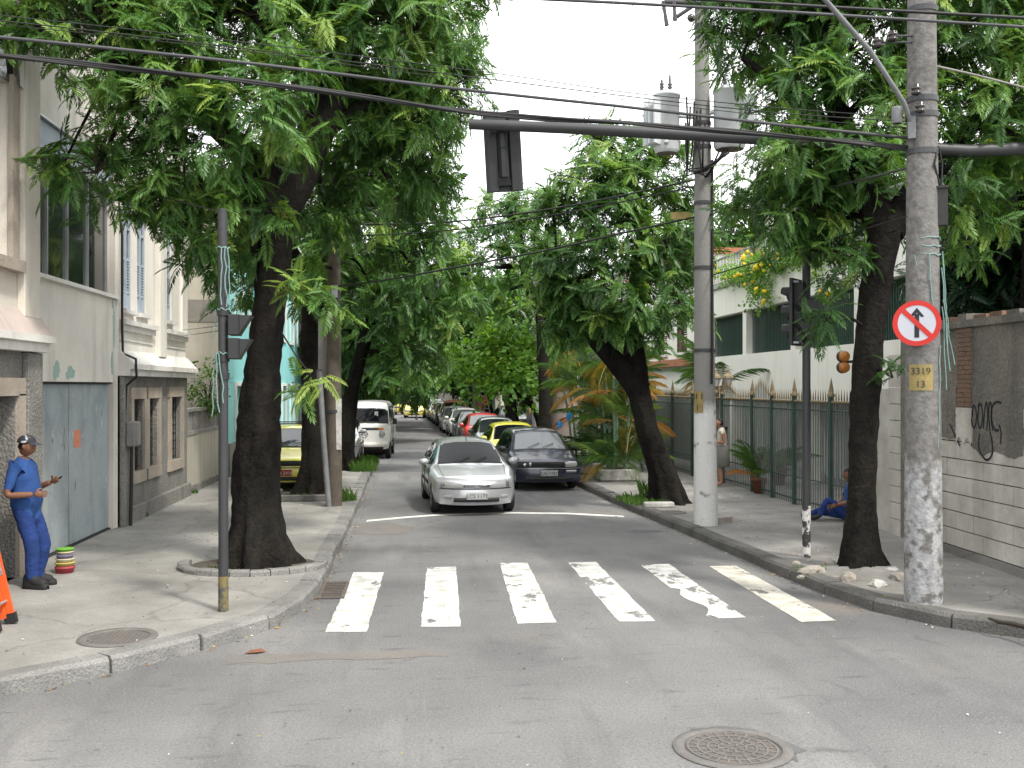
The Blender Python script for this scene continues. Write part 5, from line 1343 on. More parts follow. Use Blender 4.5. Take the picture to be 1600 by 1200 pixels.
# body outlines: y runs from the front bumper to the tail
FORMS = {
 'hatch': dict(L=4.05, top=[(0, .60), (.05, .66), (.18, .73), (.6, .82), (1.02, .90), (1.1, .93), (1.75, 1.31), (2.0, 1.36), (2.5, 1.385), (3.2, 1.35), (3.45, 1.30), (3.86, .98), (3.96, .92), (4.05, .78)],
    belt=[(0, .56), (.05, .61), (.18, .68), (.6, .77), (1.05, .87), (3.8, .94), (3.96, .86), (4.05, .72)], wb=[(0, .66), (.1, .74), (.3, .80), (.8, .835), (3.3, .84), (3.8, .79), (4.05, .68)],
    wt=[(0, .52), (.2, .62), (1.0, .68), (1.12, .66), (1.75, .545), (2.4, .535), (3.4, .53), (3.86, .62), (4.05, .56)], nose=.24, cowl=1.10, roof=1.76, rear=(3.45, 3.86), wheels=(.80, 3.30), side=[(1.35, 2.28), (2.33, 3.25)]),
 'boxy': dict(L=3.95, top=[(0, .64), (.04, .70), (.1, .74), (.6, .81), (1.02, .88), (1.1, .91), (1.62, 1.32), (1.85, 1.38), (2.4, 1.41), (3.2, 1.39), (3.45, 1.35), (3.75, .95), (3.88, .9), (3.95, .78)],
    belt=[(0, .60), (.04, .66), (.1, .70), (.6, .77), (1.05, .85), (3.7, .90), (3.88, .84), (3.95, .72)], wb=[(0, .74), (.08, .79), (.3, .815), (.8, .83), (3.3, .83), (3.75, .80), (3.95, .72)],
    wt=[(0, .64), (.2, .69), (1.0, .70), (1.12, .68), (1.62, .57), (2.4, .56), (3.4, .55), (3.75, .64), (3.95, .6)], nose=.12, cowl=1.10, roof=1.63, rear=(3.45, 3.75), wheels=(.77, 3.22), side=[(1.32, 2.2), (2.26, 3.2)]),
 'sedan': dict(L=4.35, top=[(0, .58), (.05, .65), (.18, .72), (.6, .80), (1.1, .89), (1.2, .93), (1.85, 1.32), (2.1, 1.37), (2.6, 1.39), (3.1, 1.34), (3.25, 1.29), (3.75, .98), (3.85, .95), (4.25, .90), (4.35, .74)],
    belt=[(0, .54), (.05, .60), (.18, .67), (.6, .76), (1.15, .86), (3.8, .92), (4.25, .84), (4.35, .70)], wb=[(0, .68), (.1, .75), (.3, .81), (.8, .84), (3.5, .84), (4.1, .79), (4.35, .70)],
    wt=[(0, .55), (.2, .64), (1.1, .68), (1.22, .66), (1.85, .545), (2.4, .535), (3.2, .53), (3.75, .64), (4.35, .58)], nose=.2, cowl=1.2, roof=1.86, rear=(3.27, 3.75), wheels=(.84, 3.45), side=[(1.42, 2.35), (2.4, 3.2)]),
 'mpv': dict(L=4.2, top=[(0, .66), (.05, .75), (.15, .84), (.5, .95), (.85, 1.03), (.92, 1.06), (1.6, 1.52), (1.9, 1.60), (2.6, 1.63), (3.6, 1.58), (3.85, 1.5), (4.08, 1.05), (4.15, .95), (4.2, .8)],
    belt=[(0, .62), (.05, .70), (.15, .78), (.5, .88), (.9, .98), (3.9, 1.04), (4.1, .95), (4.2, .76)], wb=[(0, .72), (.1, .78), (.3, .83), (.8, .86), (3.5, .86), (4.0, .82), (4.2, .74)],
    wt=[(0, .6), (.2, .67), (.85, .70), (.95, .69), (1.6, .58), (2.4, .57), (3.7, .56), (4.08, .66), (4.2, .6)], nose=.18, cowl=.92, roof=1.62, rear=(3.85, 4.08), wheels=(.8, 3.35), side=[(1.2, 2.2), (2.26, 3.5)]),
 'van': dict(L=4.4, top=[(0, 1.10), (.03, 1.16), (.06, 1.20), (.32, 1.70), (.45, 1.84), (.75, 1.93), (1.4, 1.96), (3.6, 1.95), (4.15, 1.88), (4.3, 1.6), (4.4, 1.1)],
    belt=[(0, 1.04), (.03, 1.10), (.06, 1.14), (.5, 1.18), (4.1, 1.18), (4.4, 1.0)], wb=[(0, .66), (.04, .74), (.12, .80), (.35, .85), (4.0, .85), (4.3, .8), (4.4, .7)],
    wt=[(0, .6), (.06, .77), (.32, .74), (.6, .70), (3.9, .68), (4.4, .6)], nose=.20, cowl=.065, roof=.34, rear=(4.2, 4.33), wheels=(.55, 2.95), side=[(.55, 1.3), (1.38, 2.3), (2.38, 3.3), (3.38, 4.0)]),
}
def make_car(label, form, paint, x, y, rz=0, group=None, name='parked_car', cat='car', z=0.0, detail=True, glass='car_glass', plate='plate_grey', ptext=None, ink='ink', opts=()):
    P = FORMS[form]; L_ = P['L']; root = thing(name, label, cat, (x, y, z), rz, group); van = form == 'van'
    R_w = .30; wf, wr = P['wheels']; AR = .345; nose = P['nose']; kd = .35 if van else .9
    def sill(yy):
        b = .21 if not van else .33
        for c in (wf, wr):
            d = abs(yy - c)
            if d < AR: b = max(b, .30 + math.sqrt(AR * AR - d * d))
        return b
    def yo(xx, yy, w):
        k = max(0, 1 - yy / kd); kr = max(0, 1 - (L_ - yy) / .8)
        return (abs(xx) / max(w, .3)) ** 2.4 * (nose * k - .16 * kr)
    def sec(yy):
        w = interp(P['wb'], yy); zb = interp(P['belt'], yy); zt = interp(P['top'], yy); wt = interp(P['wt'], yy); s = min(sill(yy), zb - .05); h = zt - zb
        pts = [(0, s), (w - .14, s), (w - .03, s + .03), (w + .01, s + (zb - s) * .45), (w, s + (zb - s) * .72), (w - .012, zb - .04), (w - .045, zb), (wt + .03, zb + h * .86), (wt - .04, zt - h * .03 - .004), (wt * .5, zt + .018 * min(1, h / .2)), (0, zt + .026 * min(1, h / .2))]
        if h < .16:
            pts[6] = (w - .03, zb); pts[7] = (wt + .02, zb + h * .75)
        return pts
    ys = sorted({0, .02, .05, .1, .18, .3, L_ - .02, L_, *[k[0] for k in P['top']], *[k[0] for k in P['wb']], *[c + AR * math.cos(a) for c in (wf, wr) for a in [i * PI / 10 for i in range(11)]], *[c + s * (AR + .012) for c in (wf, wr) for s in (-1, 1)], *[i * .3 for i in range(1, int(L_ / .3))]})
    ys = [q for q in ys if 0 <= q <= L_]
    rows = []
    for yy in ys:
        p = sec(yy); w = interp(P['wb'], yy); full = p + [(-a, b) for a, b in p[-2:0:-1]]
        rows.append([(a, yy + yo(a, yy, w), b) for a, b in full])
    body = MB(); n = len(rows[0])
    body.grid([r + [r[0]] for r in rows], 0, True)
    for yy, flip in ((0, 0), (L_, 1)):   # nose and tail caps
        p = sec(yy); w = interp(P['wb'], yy); cr = []
        for (a, b) in p[1:]:
            cr.append([(a * (k / 6.0 - 1), yy + yo(a * (k / 6.0 - 1), yy, w), b) for k in range(13)])
        body.grid(cr, 0, True)
    bo = body.build('body', paint, root, False)
    # surfaces that follow the body
    inv = P['top']
    def yfront(xx, zz):
        w = interp(P['wb'], 0.0); base = 0
        if zz > inv[0][1]:
            for (a, va), (b, vb) in zip(inv, inv[1:]):
                if va <= zz <= vb: base = a + (b - a) * (zz - va) / (vb - va); break
        return base + (abs(xx) / w) ** 2.4 * nose * max(0, 1 - base / kd)
    def fpatch(pname, m, xa, xb, zb, zt, off, parent=root, nx=8, thick=.03, nz=3):
        zbf = zb if callable(zb) else (lambda q: zb); ztf = zt if callable(zt) else (lambda q: zt); mb = MB(); fr = []
        for j in range(nz + 1):
            row = []
            for i in range(nx + 1):
                xx = xa + (xb - xa) * i / nx; b, t = zbf(xx), ztf(xx); zz = b + (t - b) * j / nz; bulge = .35 * off * math.sin(PI * j / nz)
                row.append((xx, yfront(xx, zz) - off - bulge, zz))
            fr.append(row)
        mb.grid(fr, 0, True)
        back = lambda r: [(q[0], q[1] + thick + off, q[2]) for q in r]
        mb.grid([fr[-1], back(fr[-1])], 0, False); mb.grid([back(fr[0]), fr[0]], 0, False)
        l = [r[0] for r in fr]; rr = [r[-1] for r in fr]; mb.grid([back(l), l], 0, False); mb.grid([rr, back(rr)], 0, False)
        return mb.build(pname, m, parent, False)
    def roofp(yy, s):
        """point across the greenhouse top at station yy, s in -1..1"""
        p = sec(yy); w = interp(P['wb'], yy); q = [p[7], p[8], p[9], p[10]]; a = abs(s); acc = [1.0, .88, .45, 0.0]
        for i in range(3):
            if acc[i] >= a >= acc[i + 1]:
                t = (acc[i] - a) / (acc[i] - acc[i + 1]); xx = q[i][0] + (q[i + 1][0] - q[i][0]) * t; zz = q[i][1] + (q[i + 1][1] - q[i][1]) * t; break
        xx *= 1 if s >= 0 else -1
        return Vector((xx, yy + yo(xx, yy, w), zz))
    def gpatch(pname, m, y0, y1, smax, off, parent=root):
        mb = MB(); rr = []
        for j in range(7):
            yy = y0 + (y1 - y0) * j / 6
            rr.append([tuple(roofp(yy, s * smax / 8.0)) for s in range(-8, 9)])
        N = (Vector(rr[3][8]) - Vector(rr[2][8])).cross(Vector((1, 0, 0))).normalized()
        if N.z < 0: N = -N
        mb.grid([[tuple(Vector(q) + N * off) for q in r] for r in rr], 0, True)
        return mb.build(pname, m, parent, False)
    gpatch('windscreen', glass, P['cowl'] + .03, P['roof'] - .03, .90, .008)
    if detail:
        gpatch('windscreen_seal', 'car_trim', P['cowl'] + .004, P['roof'] - .004, .965, .004)
        def line(pname, pts, r=.005):
            mb = MB(); mb.tube(pts, r, 5, caps=False); mb.build(pname, 'car_trim', root, False)
        for sd_ in (-1, 1):
            if not van: line('bonnet_gap', [roofp(q, sd_ * .93) + Vector((0, 0, .001)) for q in [.16 + (P['cowl'] - .2) * k / 6 for k in range(7)]])
            for yy in [P['side'][0][0] - .16] + [b + .025 for a_, b in P['side'][:2]]:
                p_ = sec(yy); line('door_gap', [Vector((sd_ * (x_ + .003), yy, z_)) for x_, z_ in p_[2:7]])
    gpatch('rear_window', 'car_glass', P['rear'][0] + .03, P['rear'][1] - .06, .86, .008)
    for sd_ in (-1, 1):
        for (a, b) in P['side']:
            mb = MB(); lo = []; hi = []
            for i in range(5):
                yy = a + (b - a) * i / 4; p = sec(yy); x6, z6 = p[6]; x7, z7 = p[7]
                f0, f1 = .12, .9
                if a == P['side'][0][0] and not van: f1 = .9 * min(1, .55 + .45 * i / 1.2)
                lo.append((sd_ * (x6 + (x7 - x6) * f0 + .012), yy, z6 + (z7 - z6) * f0)); hi.append((sd_ * (x6 + (x7 - x6) * f1 + .012), yy, z6 + (z7 - z6) * f1))
            mb.grid([lo, hi], 0, False); mb.build('side_window', 'car_glass', root, False)
        if detail and not van:
            # mirror
            xm = sec(P['cowl'] + .35)[6][0]; zm = sec(P['cowl'] + .35)[6][1] + .05; ym = P['cowl'] + .28
            mb = MB(); mb.blob((sd_ * (xm + .13), ym, zm + .03), (.105, .06, .068), sub=2, jit=0.0); mm = mb.build('mirror', paint if 'dark_mirror' not in opts else 'car_trim', root, False)
            mb = MB(); mb.obox((sd_ * (xm + .03), ym + .02, zm), (.06, .03, .02), (1, 0, 0), (0, 1, 0)); mb.build('bracket', 'car_trim', mm, False)
        # handles and side strip
        if detail:
            mb = MB(); xs = sec(2.2)[4][0]; mb.box((sd_ * (xs - .01), 2.05, .80 if not van else 1.0), (sd_ * (xs + .022), 2.22, .83 if not van else 1.03)); mb.build('door_handle', 'car_trim', root, False)
            mb = MB(); zz = .52 if not van else .55; mb.box((sd_ * (xs - .005), wf + AR + .06, zz), (sd_ * (xs + .02), wr - AR - .06, zz + .06)); mb.build('side_strip', 'car_trim', root, False)
    mb = MB(); wq = interp(P['wb'], 2) - .17; mb.box((-wq, .35, .2), (wq, L_ - .3, .62)); mb.build('underbody', 'rubber', root, False)
    for yy in (wf, wr):
        for sd_ in (-1, 1):
            xc = sd_ * (interp(P['wb'], yy) - .105)
            w = MB(); w.lathe([(.19, -.09), (.27, -.092), (.298, -.07), (.302, 0), (.298, .07), (.27, .092), (.19, .09)], (xc, yy, .302), 'x', 22); wo_ = w.build('wheel', 'rubber', root, False)
            w = MB(); s = sd_; w.lathe([(.195, .088 * s), (.18, .07 * s), (.16, .05 * s), (.06, .055 * s), (.045, .075 * s), (.001, .076 * s)], (xc, yy, .302), 'x', 18)
            for k in range(6):
                a = 2 * PI * k / 6; w.obox((xc + s * .062, yy + .11 * math.cos(a), .302 + .11 * math.sin(a)), (.012, .06, .018), (1, 0, 0), (0, math.cos(a), math.sin(a)))
            w.build('rim', 'rim_grey', wo_, False)
    # front end
    if form == 'hatch' or form == 'sedan':
        for s in (-1, 1):
            hl = fpatch('headlight', 'lamp_glass', min(s * .27, s * .66), max(s * .27, s * .66), lambda q: .535, lambda q: .60 + .055 * min(1, max(0, (abs(q) - .27) / .2)), .012, thick=.05)
            fpatch('indicator', 'lamp_amber' if form == 'sedan' else 'chrome', min(s * .595, s * .655), max(s * .595, s * .655), .54, .645, .018, hl, 2)
            fpatch('headlight_surround', 'rim_grey', min(s * .26, s * .672), max(s * .26, s * .672), lambda q: .527, lambda q: .607 + .057 * min(1, max(0, (abs(q) - .27) / .2)), .006, hl, 8, .04)
            fpatch('fog_light', 'lamp_glass', min(s * .47, s * .62), max(s * .47, s * .62), .335, .40, .05, root, 4)
        fpatch('bumper', paint, -.70, .70, .225, .51, .035, root, 16, .1, 5)
        fpatch('bumper_groove', 'car_trim', -.70, .70, .512, .526, .02, root, 16, .03)
        fpatch('lower_grille', 'car_trim', -.44, .44, .275, .355, .062, root, 10, .03)
        gr = fpatch('grille', 'car_trim', -.25, .25, .545, .60, .010, root, 8, .03)
        for zz in (.552, .572, .592): fpatch('grille_bar', 'chrome' if form == 'hatch' else paint, -.235, .235, zz, zz + .008, .02, gr, 8, .01, 1)
        mb = MB()
        for k in (0, 1):
            for s in (-1, 1): mb.obox((s * .022, yfront(0, .57) - .038, .575 - k * .022), (.027, .006, .006), (1, 0, -s * .7), (0, 1, 0))
        mb.build('emblem', 'chrome', gr, False)
        pz, po = .395, .075
    elif form == 'boxy' or form == 'mpv':
        top = .70 if form == 'boxy' else .76; lo = top - .13
        for s in (-1, 1):
            if 'one_headlight' in opts and s < 0:
                hl = fpatch('headlight_socket', 'car_trim', -.70, -.40, lo, top, .008, thick=.04)
                mb = MB(); mb.blob((-.44, yfront(.44, lo + .06) - .02, lo + .065), (.035, .03, .055), sub=2, jit=.0); mb.blob((-.56, yfront(.56, lo) + .0, lo + .05), (.05, .02, .04), sub=2, jit=.0); mb.build('reflector', 'chrome', hl, False); continue
            fpatch('headlight', 'lamp_glass', min(s * .41, s * .71), max(s * .41, s * .71), lambda q: lo + (.02 if abs(q) > .68 else 0), lambda q: top - (.03 if abs(q) < .45 or abs(q) > .69 else 0), .014, thick=.05)
            fpatch('indicator', 'lamp_glass', min(s * .42, s * .68), max(s * .42, s * .68), .435, .495, .055, root, 4)
        gr = fpatch('grille', 'car_trim', -.40, .40, lo, top - .01, .006, root, 10, .03)
        for k in range(4): fpatch('grille_bar', 'rubber', -.39, .39, lo + .012 + k * .03, lo + .02 + k * .03, .014, gr, 8, .01, 1)
        mb = MB(); mb.lathe([(.055, 0), (.055, -.012), (.043, -.012), (.043, 0)], (0, yfront(0, lo + .06) - .008, lo + .06), 'y', 20); mb.build('emblem', 'black_iron' if form == 'boxy' else 'chrome', gr, False)
        fpatch('bumper', paint, -.78, .78, .22, .555, .04, root, 16, .12, 5)
        fpatch('bumper_strip', 'chrome' if 'one_headlight' in opts else 'car_trim', -.78, .78, .53, .548, .062, root, 16, .02, 1)
        fpatch('lower_grille', 'car_trim', -.55, .55, .25, .34, .068, root, 10, .03)
        pz, po = .43, .085
    else:
        for s in (-1, 1):
            mb = MB(); xx = s * .545; mb.lathe([(.115, .02), (.12, -.03), (.105, -.045)], (xx, yfront(xx, .86) - .0, .86), 'y', 20); hr = mb.build('headlight', 'chrome', root, False)
            mb = MB(); mb.lathe([(.105, -.04), (.06, -.055), (.001, -.06)], (xx, yfront(xx, .86), .86), 'y', 20); mb.build('lens', 'lamp_glass', hr, False)
            fpatch('indicator', 'lamp_amber', min(s * .44, s * .61), max(s * .44, s * .61), 1.0, 1.07, .022, root, 4)
        gr = fpatch('grille', 'car_trim', -.50, .50, 1.0, 1.07, .012, root, 10, .03)
        mb = MB(); mb.lathe([(.10, .01), (.10, -.02), (.08, -.02), (.08, .0)], (0, yfront(0, .86), .86), 'y', 24)
        for (a, b) in (((-.045, .06), (-.012, -.0)), ((.045, .06), (.012, .0)), ((-.065, .03), (-.03, -.065)), ((.065, .03), (.03, -.065)), ((-.03, -.065), (0, -.01)), ((.03, -.065), (0, -.01))):
            mb.cyl((a[0], -.008, .86 + a[1]), (b[0], -.008, .86 + b[1]), .009, n=5)
        mb.build('emblem', 'chrome', root, False)
        fpatch('bumper', 'moulding', -.76, .76, .42, .57, .09, root, 16, .1, 4)
        fpatch('valance', 'car_trim', -.6, .6, .33, .415, .02, root, 10, .04)
        for s in (-1, 1):
            mb = MB(); mb.obox((s * .98, .34, 1.28), (.07, .02, .1), (1, 0, 0), (0, 1, 0)); mm = mb.build('mirror', 'car_trim', root, False); mb = MB(); mb.cyl((s * .84, .36, 1.2), (s * .96, .34, 1.26), .012, n=6); mb.build('bracket', 'car_trim', mm, False)
        mb = MB(); mb.box((.30, .20, 1.24), (.42, .26, 1.62)); mb.build('sun_curtain', 'sign_white', root, False)
        pz, po = None, None
    if pz:
        pl = MB(); pl.box((-.205, yfront(0, pz) - po - .012, pz - .068), (.205, yfront(0, pz) - po + .002, pz + .068), 0, .006); po_ = pl.build('number_plate', plate, root, False)
        if ptext: text_mesh(ptext, .105, 'plate_text', ink, po_, (0, yfront(0, pz) - po - .0135, pz - .008), (R(90), 0, 0), .001, False)
    if detail:
        for s, x0 in ((-1, -.42), (1, .08)):
            a = roofp(P['cowl'] + .03, x0); b = roofp(P['cowl'] + .16, x0 + .42); mb = MB(); mb.tube([a + Vector((0, -.03, .03)), (a + b) / 2 + Vector((0, -.03, .03)), b + Vector((0, -.02, .02))], .009, 5); mb.build('wiper', 'car_trim', root, False)
    for s in (-1, 1):
        mb = MB(); zz = interp(P['belt'], L_ - .15) - .14; xx = interp(P['wb'], L_) - .06; mb.box((s * xx - .09, L_ - .16, zz - .09), (s * xx + .09, L_ - .02, zz + .09)); mb.build('tail_light', 'sign_red', root, False)
    if 'aerial' in opts:
        p = roofp(P['roof'] + .05, 0); mb = MB(); mb.tube([p, p + Vector((-.02, .1, .2))], [.009, .005], 5); mb.build('aerial', 'car_trim', root, False)
    if 'taxi' in opts:
        p = roofp(P['roof'] + .55, 0); mb = MB(); mb.box((-.17, p.y - .06, p.z - .005), (.17, p.y + .06, p.z + .10), 0, .02); mb.build('roof_sign', 'sign_white', root, False)
        for s in (-1, 1):
            mb = MB(); xs = sec(2.0)[4][0]; mb.box((s * xs, 1.25, .60), (s * (xs + .014), 3.0, .72)); mb.build('stripe', 'taxi_blue', root, False)
    if 'rack' in opts:
        for yy in (P['roof'] + .3, P['roof'] + 1.1):
            a = roofp(yy, -.9); b = roofp(yy, .9); mb = MB(); mb.tube([a, a + Vector((0, 0, .09)), b + Vector((0, 0, .09)), b], .014, 6, smooth=False); mb.build('roof_bar', 'car_trim', root, False)
    return root
mat('taxi_blue', (.05, .06, .13), None, 4, .5)
for nm, c, mt in (('paint_silver', (.46, .475, .49), .5), ('paint_navy', (.012, .016, .035), .2), ('paint_taxi', (.68, .64, .07), .0), ('paint_slate', (.07, .085, .085), .4), ('paint_red', (.50, .022, .02), .0), ('paint_grey', (.10, .105, .11), .4), ('paint_pale_silver', (.5, .51, .51), .5),
                  ('paint_white', (.62, .62, .60), .0), ('paint_copper', (.22, .07, .035), .3), ('paint_black', (.014, .014, .015), .1), ('paint_wine', (.12, .02, .02), .2), ('paint_van', (.66, .66, .63), .0), ('paint_far_taxi', (.66, .56, .08), 0)):
    car_paint(nm, c, mt)
GP = 'cars parked along the right-hand kerb'
make_car('silver hatchback driving towards the crossing with dark windscreen', 'hatch', 'paint_silver', 1.16, 19.62, R(3.5), None, 'moving_car', ptext='LCS 1172', opts=('aerial',))
make_car('dark navy hatchback with one headlight missing, front of the kerb row', 'boxy', 'paint_navy', 3.14, 24.15, R(3.5), GP, glass='car_glass_pale', ptext='LAJ 1721', opts=('one_headlight', 'dark_mirror'))
make_car('yellow taxi parked close behind the navy hatchback', 'hatch', 'paint_taxi', 2.95, 28.9, R(1.5), GP, opts=('stripe', 'taxi_dark'))
make_car('slate-coloured sedan parked behind the yellow kerb taxi', 'sedan', 'paint_slate', 2.85, 33.9, R(1.5), GP, glass='car_glass_pale')
make_car('bright red hatchback in the row of parked cars', 'hatch', 'paint_red', 2.75, 39.3, R(1.5), GP, glass='car_glass_pale')
make_car('dark grey car parked behind the red hatchback', 'sedan', 'paint_grey', 2.6, 44.0, R(1.5), GP, glass='car_glass_pale')
make_car('white car parked behind the dark grey car', 'hatch', 'paint_white', 2.45, 49.0, R(1.5), GP, glass='car_glass_pale')
make_car('pale silver hatchback behind the white parked car', 'boxy', 'paint_pale_silver', 2.2, 53.6, R(1.5), GP, glass='car_glass_pale')
make_car('tall copper-brown people carrier in the parked row', 'mpv', 'paint_copper', 2.3, 58.3, R(1.5), GP, detail=False)
make_car('black sedan parked behind the copper people carrier', 'sedan', 'paint_black', 2.05, 63.0, R(1.5), GP, detail=False)
make_car('wine-red hatchback far along the parked row', 'boxy', 'paint_wine', 1.9, 67.8, R(1.5), GP, detail=False)
make_car('small black hatchback second from the end of the parked row', 'hatch', 'paint_black', 1.75, 72.2, R(1.5), GP, detail=False)
make_car('grey hatchback last in the parked row', 'boxy', 'paint_grey', 1.6, 76.6, R(1.5), GP, detail=False)
make_car('white car parked on the pavement beside the leaning ladder', 'hatch', 'paint_white', 5.3, 54.5, R(3), None, detail=False, glass='car_glass_pale')
make_car('old white van facing us, parked at the left kerb', 'van', 'paint_van', -1.72, 35.2, R(-1.5), None, 'parked_van', 'van')
make_car('yellow taxi parked on the left pavement between two trunks', 'boxy', 'paint_taxi', -2.95, 23.2, R(0), None, z=SWZ, glass='car_glass_pale', plate='plate_red', ptext='LBO 2416', ink='ink_white', opts=('rack',))
make_car('pale car half hidden behind the third left trunk', 'boxy', 'paint_pale_silver', -2.55, 31.0, R(0), None, z=SWZ, glass='car_glass_pale')
make_car('yellow taxi driving away from the far crossroads towards us', 'sedan', 'paint_far_taxi', -.15, 79.5, R(-3), None, 'moving_car', detail=False, opts=('taxi',))
make_car('yellow taxi crossing the far end of the street sideways', 'sedan', 'paint_far_taxi', -.2, 90, R(98), None, 'moving_car', detail=False, opts=('taxi',))
make_car('grey car stopped at the far left corner', 'sedan', 'paint_pale_silver', -2.7, 86, R(-4), None, 'parked_car', detail=False, glass='car_glass_pale')
make_car('white car far behind, just right of the crossing taxi', 'hatch', 'paint_white', 3.9, 89, R(80), None, 'parked_car', detail=False)
# ================================================================ POLES, SIGNALS, WIRES
mat('post_grey', (.2, .205, .21), (.13, .135, .14), 4, .5)
def pole(label, u, v, d, z1, r0, r1, m, name='utility_pole', cat='pole', rings=(), z0=SWZ, lean=0.0):
    p = at(u, v, d); t = thing(name, label, cat, (p.x, p.y, z0)); mb = MB(); n = 14
    pts = [(p.x + lean * k / 10, p.y, z0 - .05 + (z1 - z0) * k / 10) for k in range(11)]
    mb.tube(pts, [r0 + (r1 - r0) * k / 10 for k in range(11)], 20); mb.build('shaft', m, t)
    for z in rings:
        k = (z - z0) / (z1 - z0); r = r0 + (r1 - r0) * k + .012
        mb = MB(); mb.lathe([(r - .02, z - .03), (r, z - .03), (r, z + .03), (r - .02, z + .03)], (p.x + lean * k, p.y, 0), n=20, smooth=False); mb.build('clamp_band', 'cable_grey', t)
    return t, Vector((p.x, p.y, 0))
# near right concrete pole with no-straight-ahead sign
P1, p1 = pole('thick scuffed concrete pole carrying the round no-straight-ahead sign', 1443, 942, 11.2, 9.6, .205, .125, 'worn_pole', rings=(5.05, 5.45, 5.62, 6.6), lean=-.03)
def on1(v): return CH - (v - VY) * 11.2 / F
dr_ = (Vector((0, 0, 0)) - p1).normalized(); rt_ = Vector((-dr_.y, dr_.x, 0))     # towards the lens side / sideways
if rt_.x < 0: rt_ = -rt_
zc = on1(507)
sg = thing('road_sign', 'round red and white sign with struck-out straight arrow', 'road sign', tuple(p1 + dr_ * .24 + Vector((-.075, 0, zc))))
sc_ = sg.location.copy(); yaw = math.atan2(dr_.y, dr_.x)
def sdisc(parent, name, m, prof, off):
    mb = MB(); n = 48; rows = []
    for r, w in prof:
        rows.append([tuple(sc_ + dr_ * (off + w) + rt_ * r * math.cos(2 * PI * k / n) + Vector((0, 0, r * math.sin(2 * PI * k / n)))) for k in range(n + 1)])
    mb.grid(rows, 0, False); return mb.build(name, m, parent)
sdisc(sg, 'back_plate', 'aluminium', [(.001, -.01), (.245, -.01), (.245, .0)], 0)
sdisc(sg, 'face', 'sign_white', [(.001, .003), (.2, .003)], 0)
sdisc(sg, 'rim', 'sign_red', [(.192, .004), (.192, .006), (.244, .006), (.244, -.004)], 0)
def sbar(name, m, a, b, w, off):
    a = Vector(a); b = Vector(b); d = (b - a).normalized(); q = Vector((-d.y, d.x)) * w; mb = MB()
    P3 = lambda v: tuple(sc_ + dr_ * off + rt_ * v.x + Vector((0, 0, v.y))); mb.add([P3(a - q), P3(b - q), P3(b + q), P3(a + q)], [(0, 1, 2, 3)]); return mb.build(name, m, sg)
sbar('arrow_shaft', 'sign_black', (0, -.155), (0, .1), .024, .0055)
mb = MB(); mb.add([tuple(sc_ + dr_ * .0057 + rt_ * x + Vector((0, 0, z))) for x, z in ((0, .165), (-.075, .07), (-.045, .065), (0, .112), (.045, .065), (.075, .07))], [(0, 1, 2, 3), (0, 3, 4, 5)]); mb.build('arrow_head', 'sign_black', sg)
sbar('slash', 'sign_red', (-.145, .145), (.145, -.145), .026, .0075)
mb = MB(); mb.obox(sc_ - dr_ * .06, (.012, .05, .1), rt_, dr_); mb.build('bracket', 'aluminium', sg)
def pole_plate(label, pp, r, z, lines, w, h, drv, off=0.0):
    """curved yellow number plate wrapped on a pole"""
    t = thing('number_plate', label, 'number plate', (pp.x, pp.y, z)); a0 = math.atan2(drv.y, drv.x); mb = MB(); rows = []
    for k in range(9):
        a = a0 + off + (k / 8 - .5) * w / r; rows.append([(pp.x + r * math.cos(a), pp.y + r * math.sin(a), z - h / 2), (pp.x + r * math.cos(a), pp.y + r * math.sin(a), z + h / 2)])
    mb.grid(rows, 0, True); pl = mb.build('plate', 'plate_yellow', t)
    for i, (tx, sz, dz, dx) in enumerate(lines):
        a = a0 + off + dx / r
        q = Vector((pp.x + (r + .006) * math.cos(a), pp.y + (r + .006) * math.sin(a), z + dz)); text_mesh(tx, sz, 'digits', 'ink', pl, q, (R(90), 0, a + R(90)), .002)
    return t
r1 = .205 - .08 * (on1(588) - SWZ) / (9.6 - SWZ) + .006
pole_plate('yellow plate reading 3319 13 on the near concrete pole', p1 + Vector((-.008, 0, 0)), r1, on1(590), [('3319', .105, .065, -.0), ('13', .105, -.075, -.0)], .26, .28, dr_, -.12)
# teal strings knotted round the pole
def strings(label, centre, r, zs, hang, seed, drv):
    t = thing('string_bundle', label, 'string', (centre.x, centre.y, zs[0])); rg = random.Random(seed)
    for z in zs:
        mb = MB(); mb.tube([(centre.x + (r + .008) * math.cos(a), centre.y + (r + .008) * math.sin(a), z + rg.uniform(-.02, .02)) for a in [i * PI / 9 for i in range(19)]], .008, 5); mb.build('loop', 'teal_string', t)
    for (ang, z0, l, drift) in hang:
        x, y = centre.x + (r + .03) * math.cos(ang), centre.y + (r + .03) * math.sin(ang); pts = [(x, y, z0)]
        for k in range(1, 7): pts.append((x + drift * k / 6 + rg.uniform(-.012, .012), y + rg.uniform(-.01, .01), z0 - l * k / 6))
        mb = MB(); mb.tube(pts, .007, 5); mb.build('strand', 'teal_string', t)
aR = math.atan2(rt_.y, rt_.x); aF = math.atan2(dr_.y, dr_.x)
strings('frayed teal strings hanging off the near concrete pole', p1, .165, (on1(400), on1(388), on1(376)), [(aR - .2, on1(400), .85, .06), (aR - .4, on1(420), 1.1, .1), (aR - .1, on1(470), .7, .14), (aR - .3, on1(480), .9, .05), (aR - .2, on1(395), 1.3, .08), (aF + .3, on1(400), .7, .05), (aF - .5, on1(400), .75, .1), (aR - .5, on1(540), 1.1, -.02)], 3, dr_)
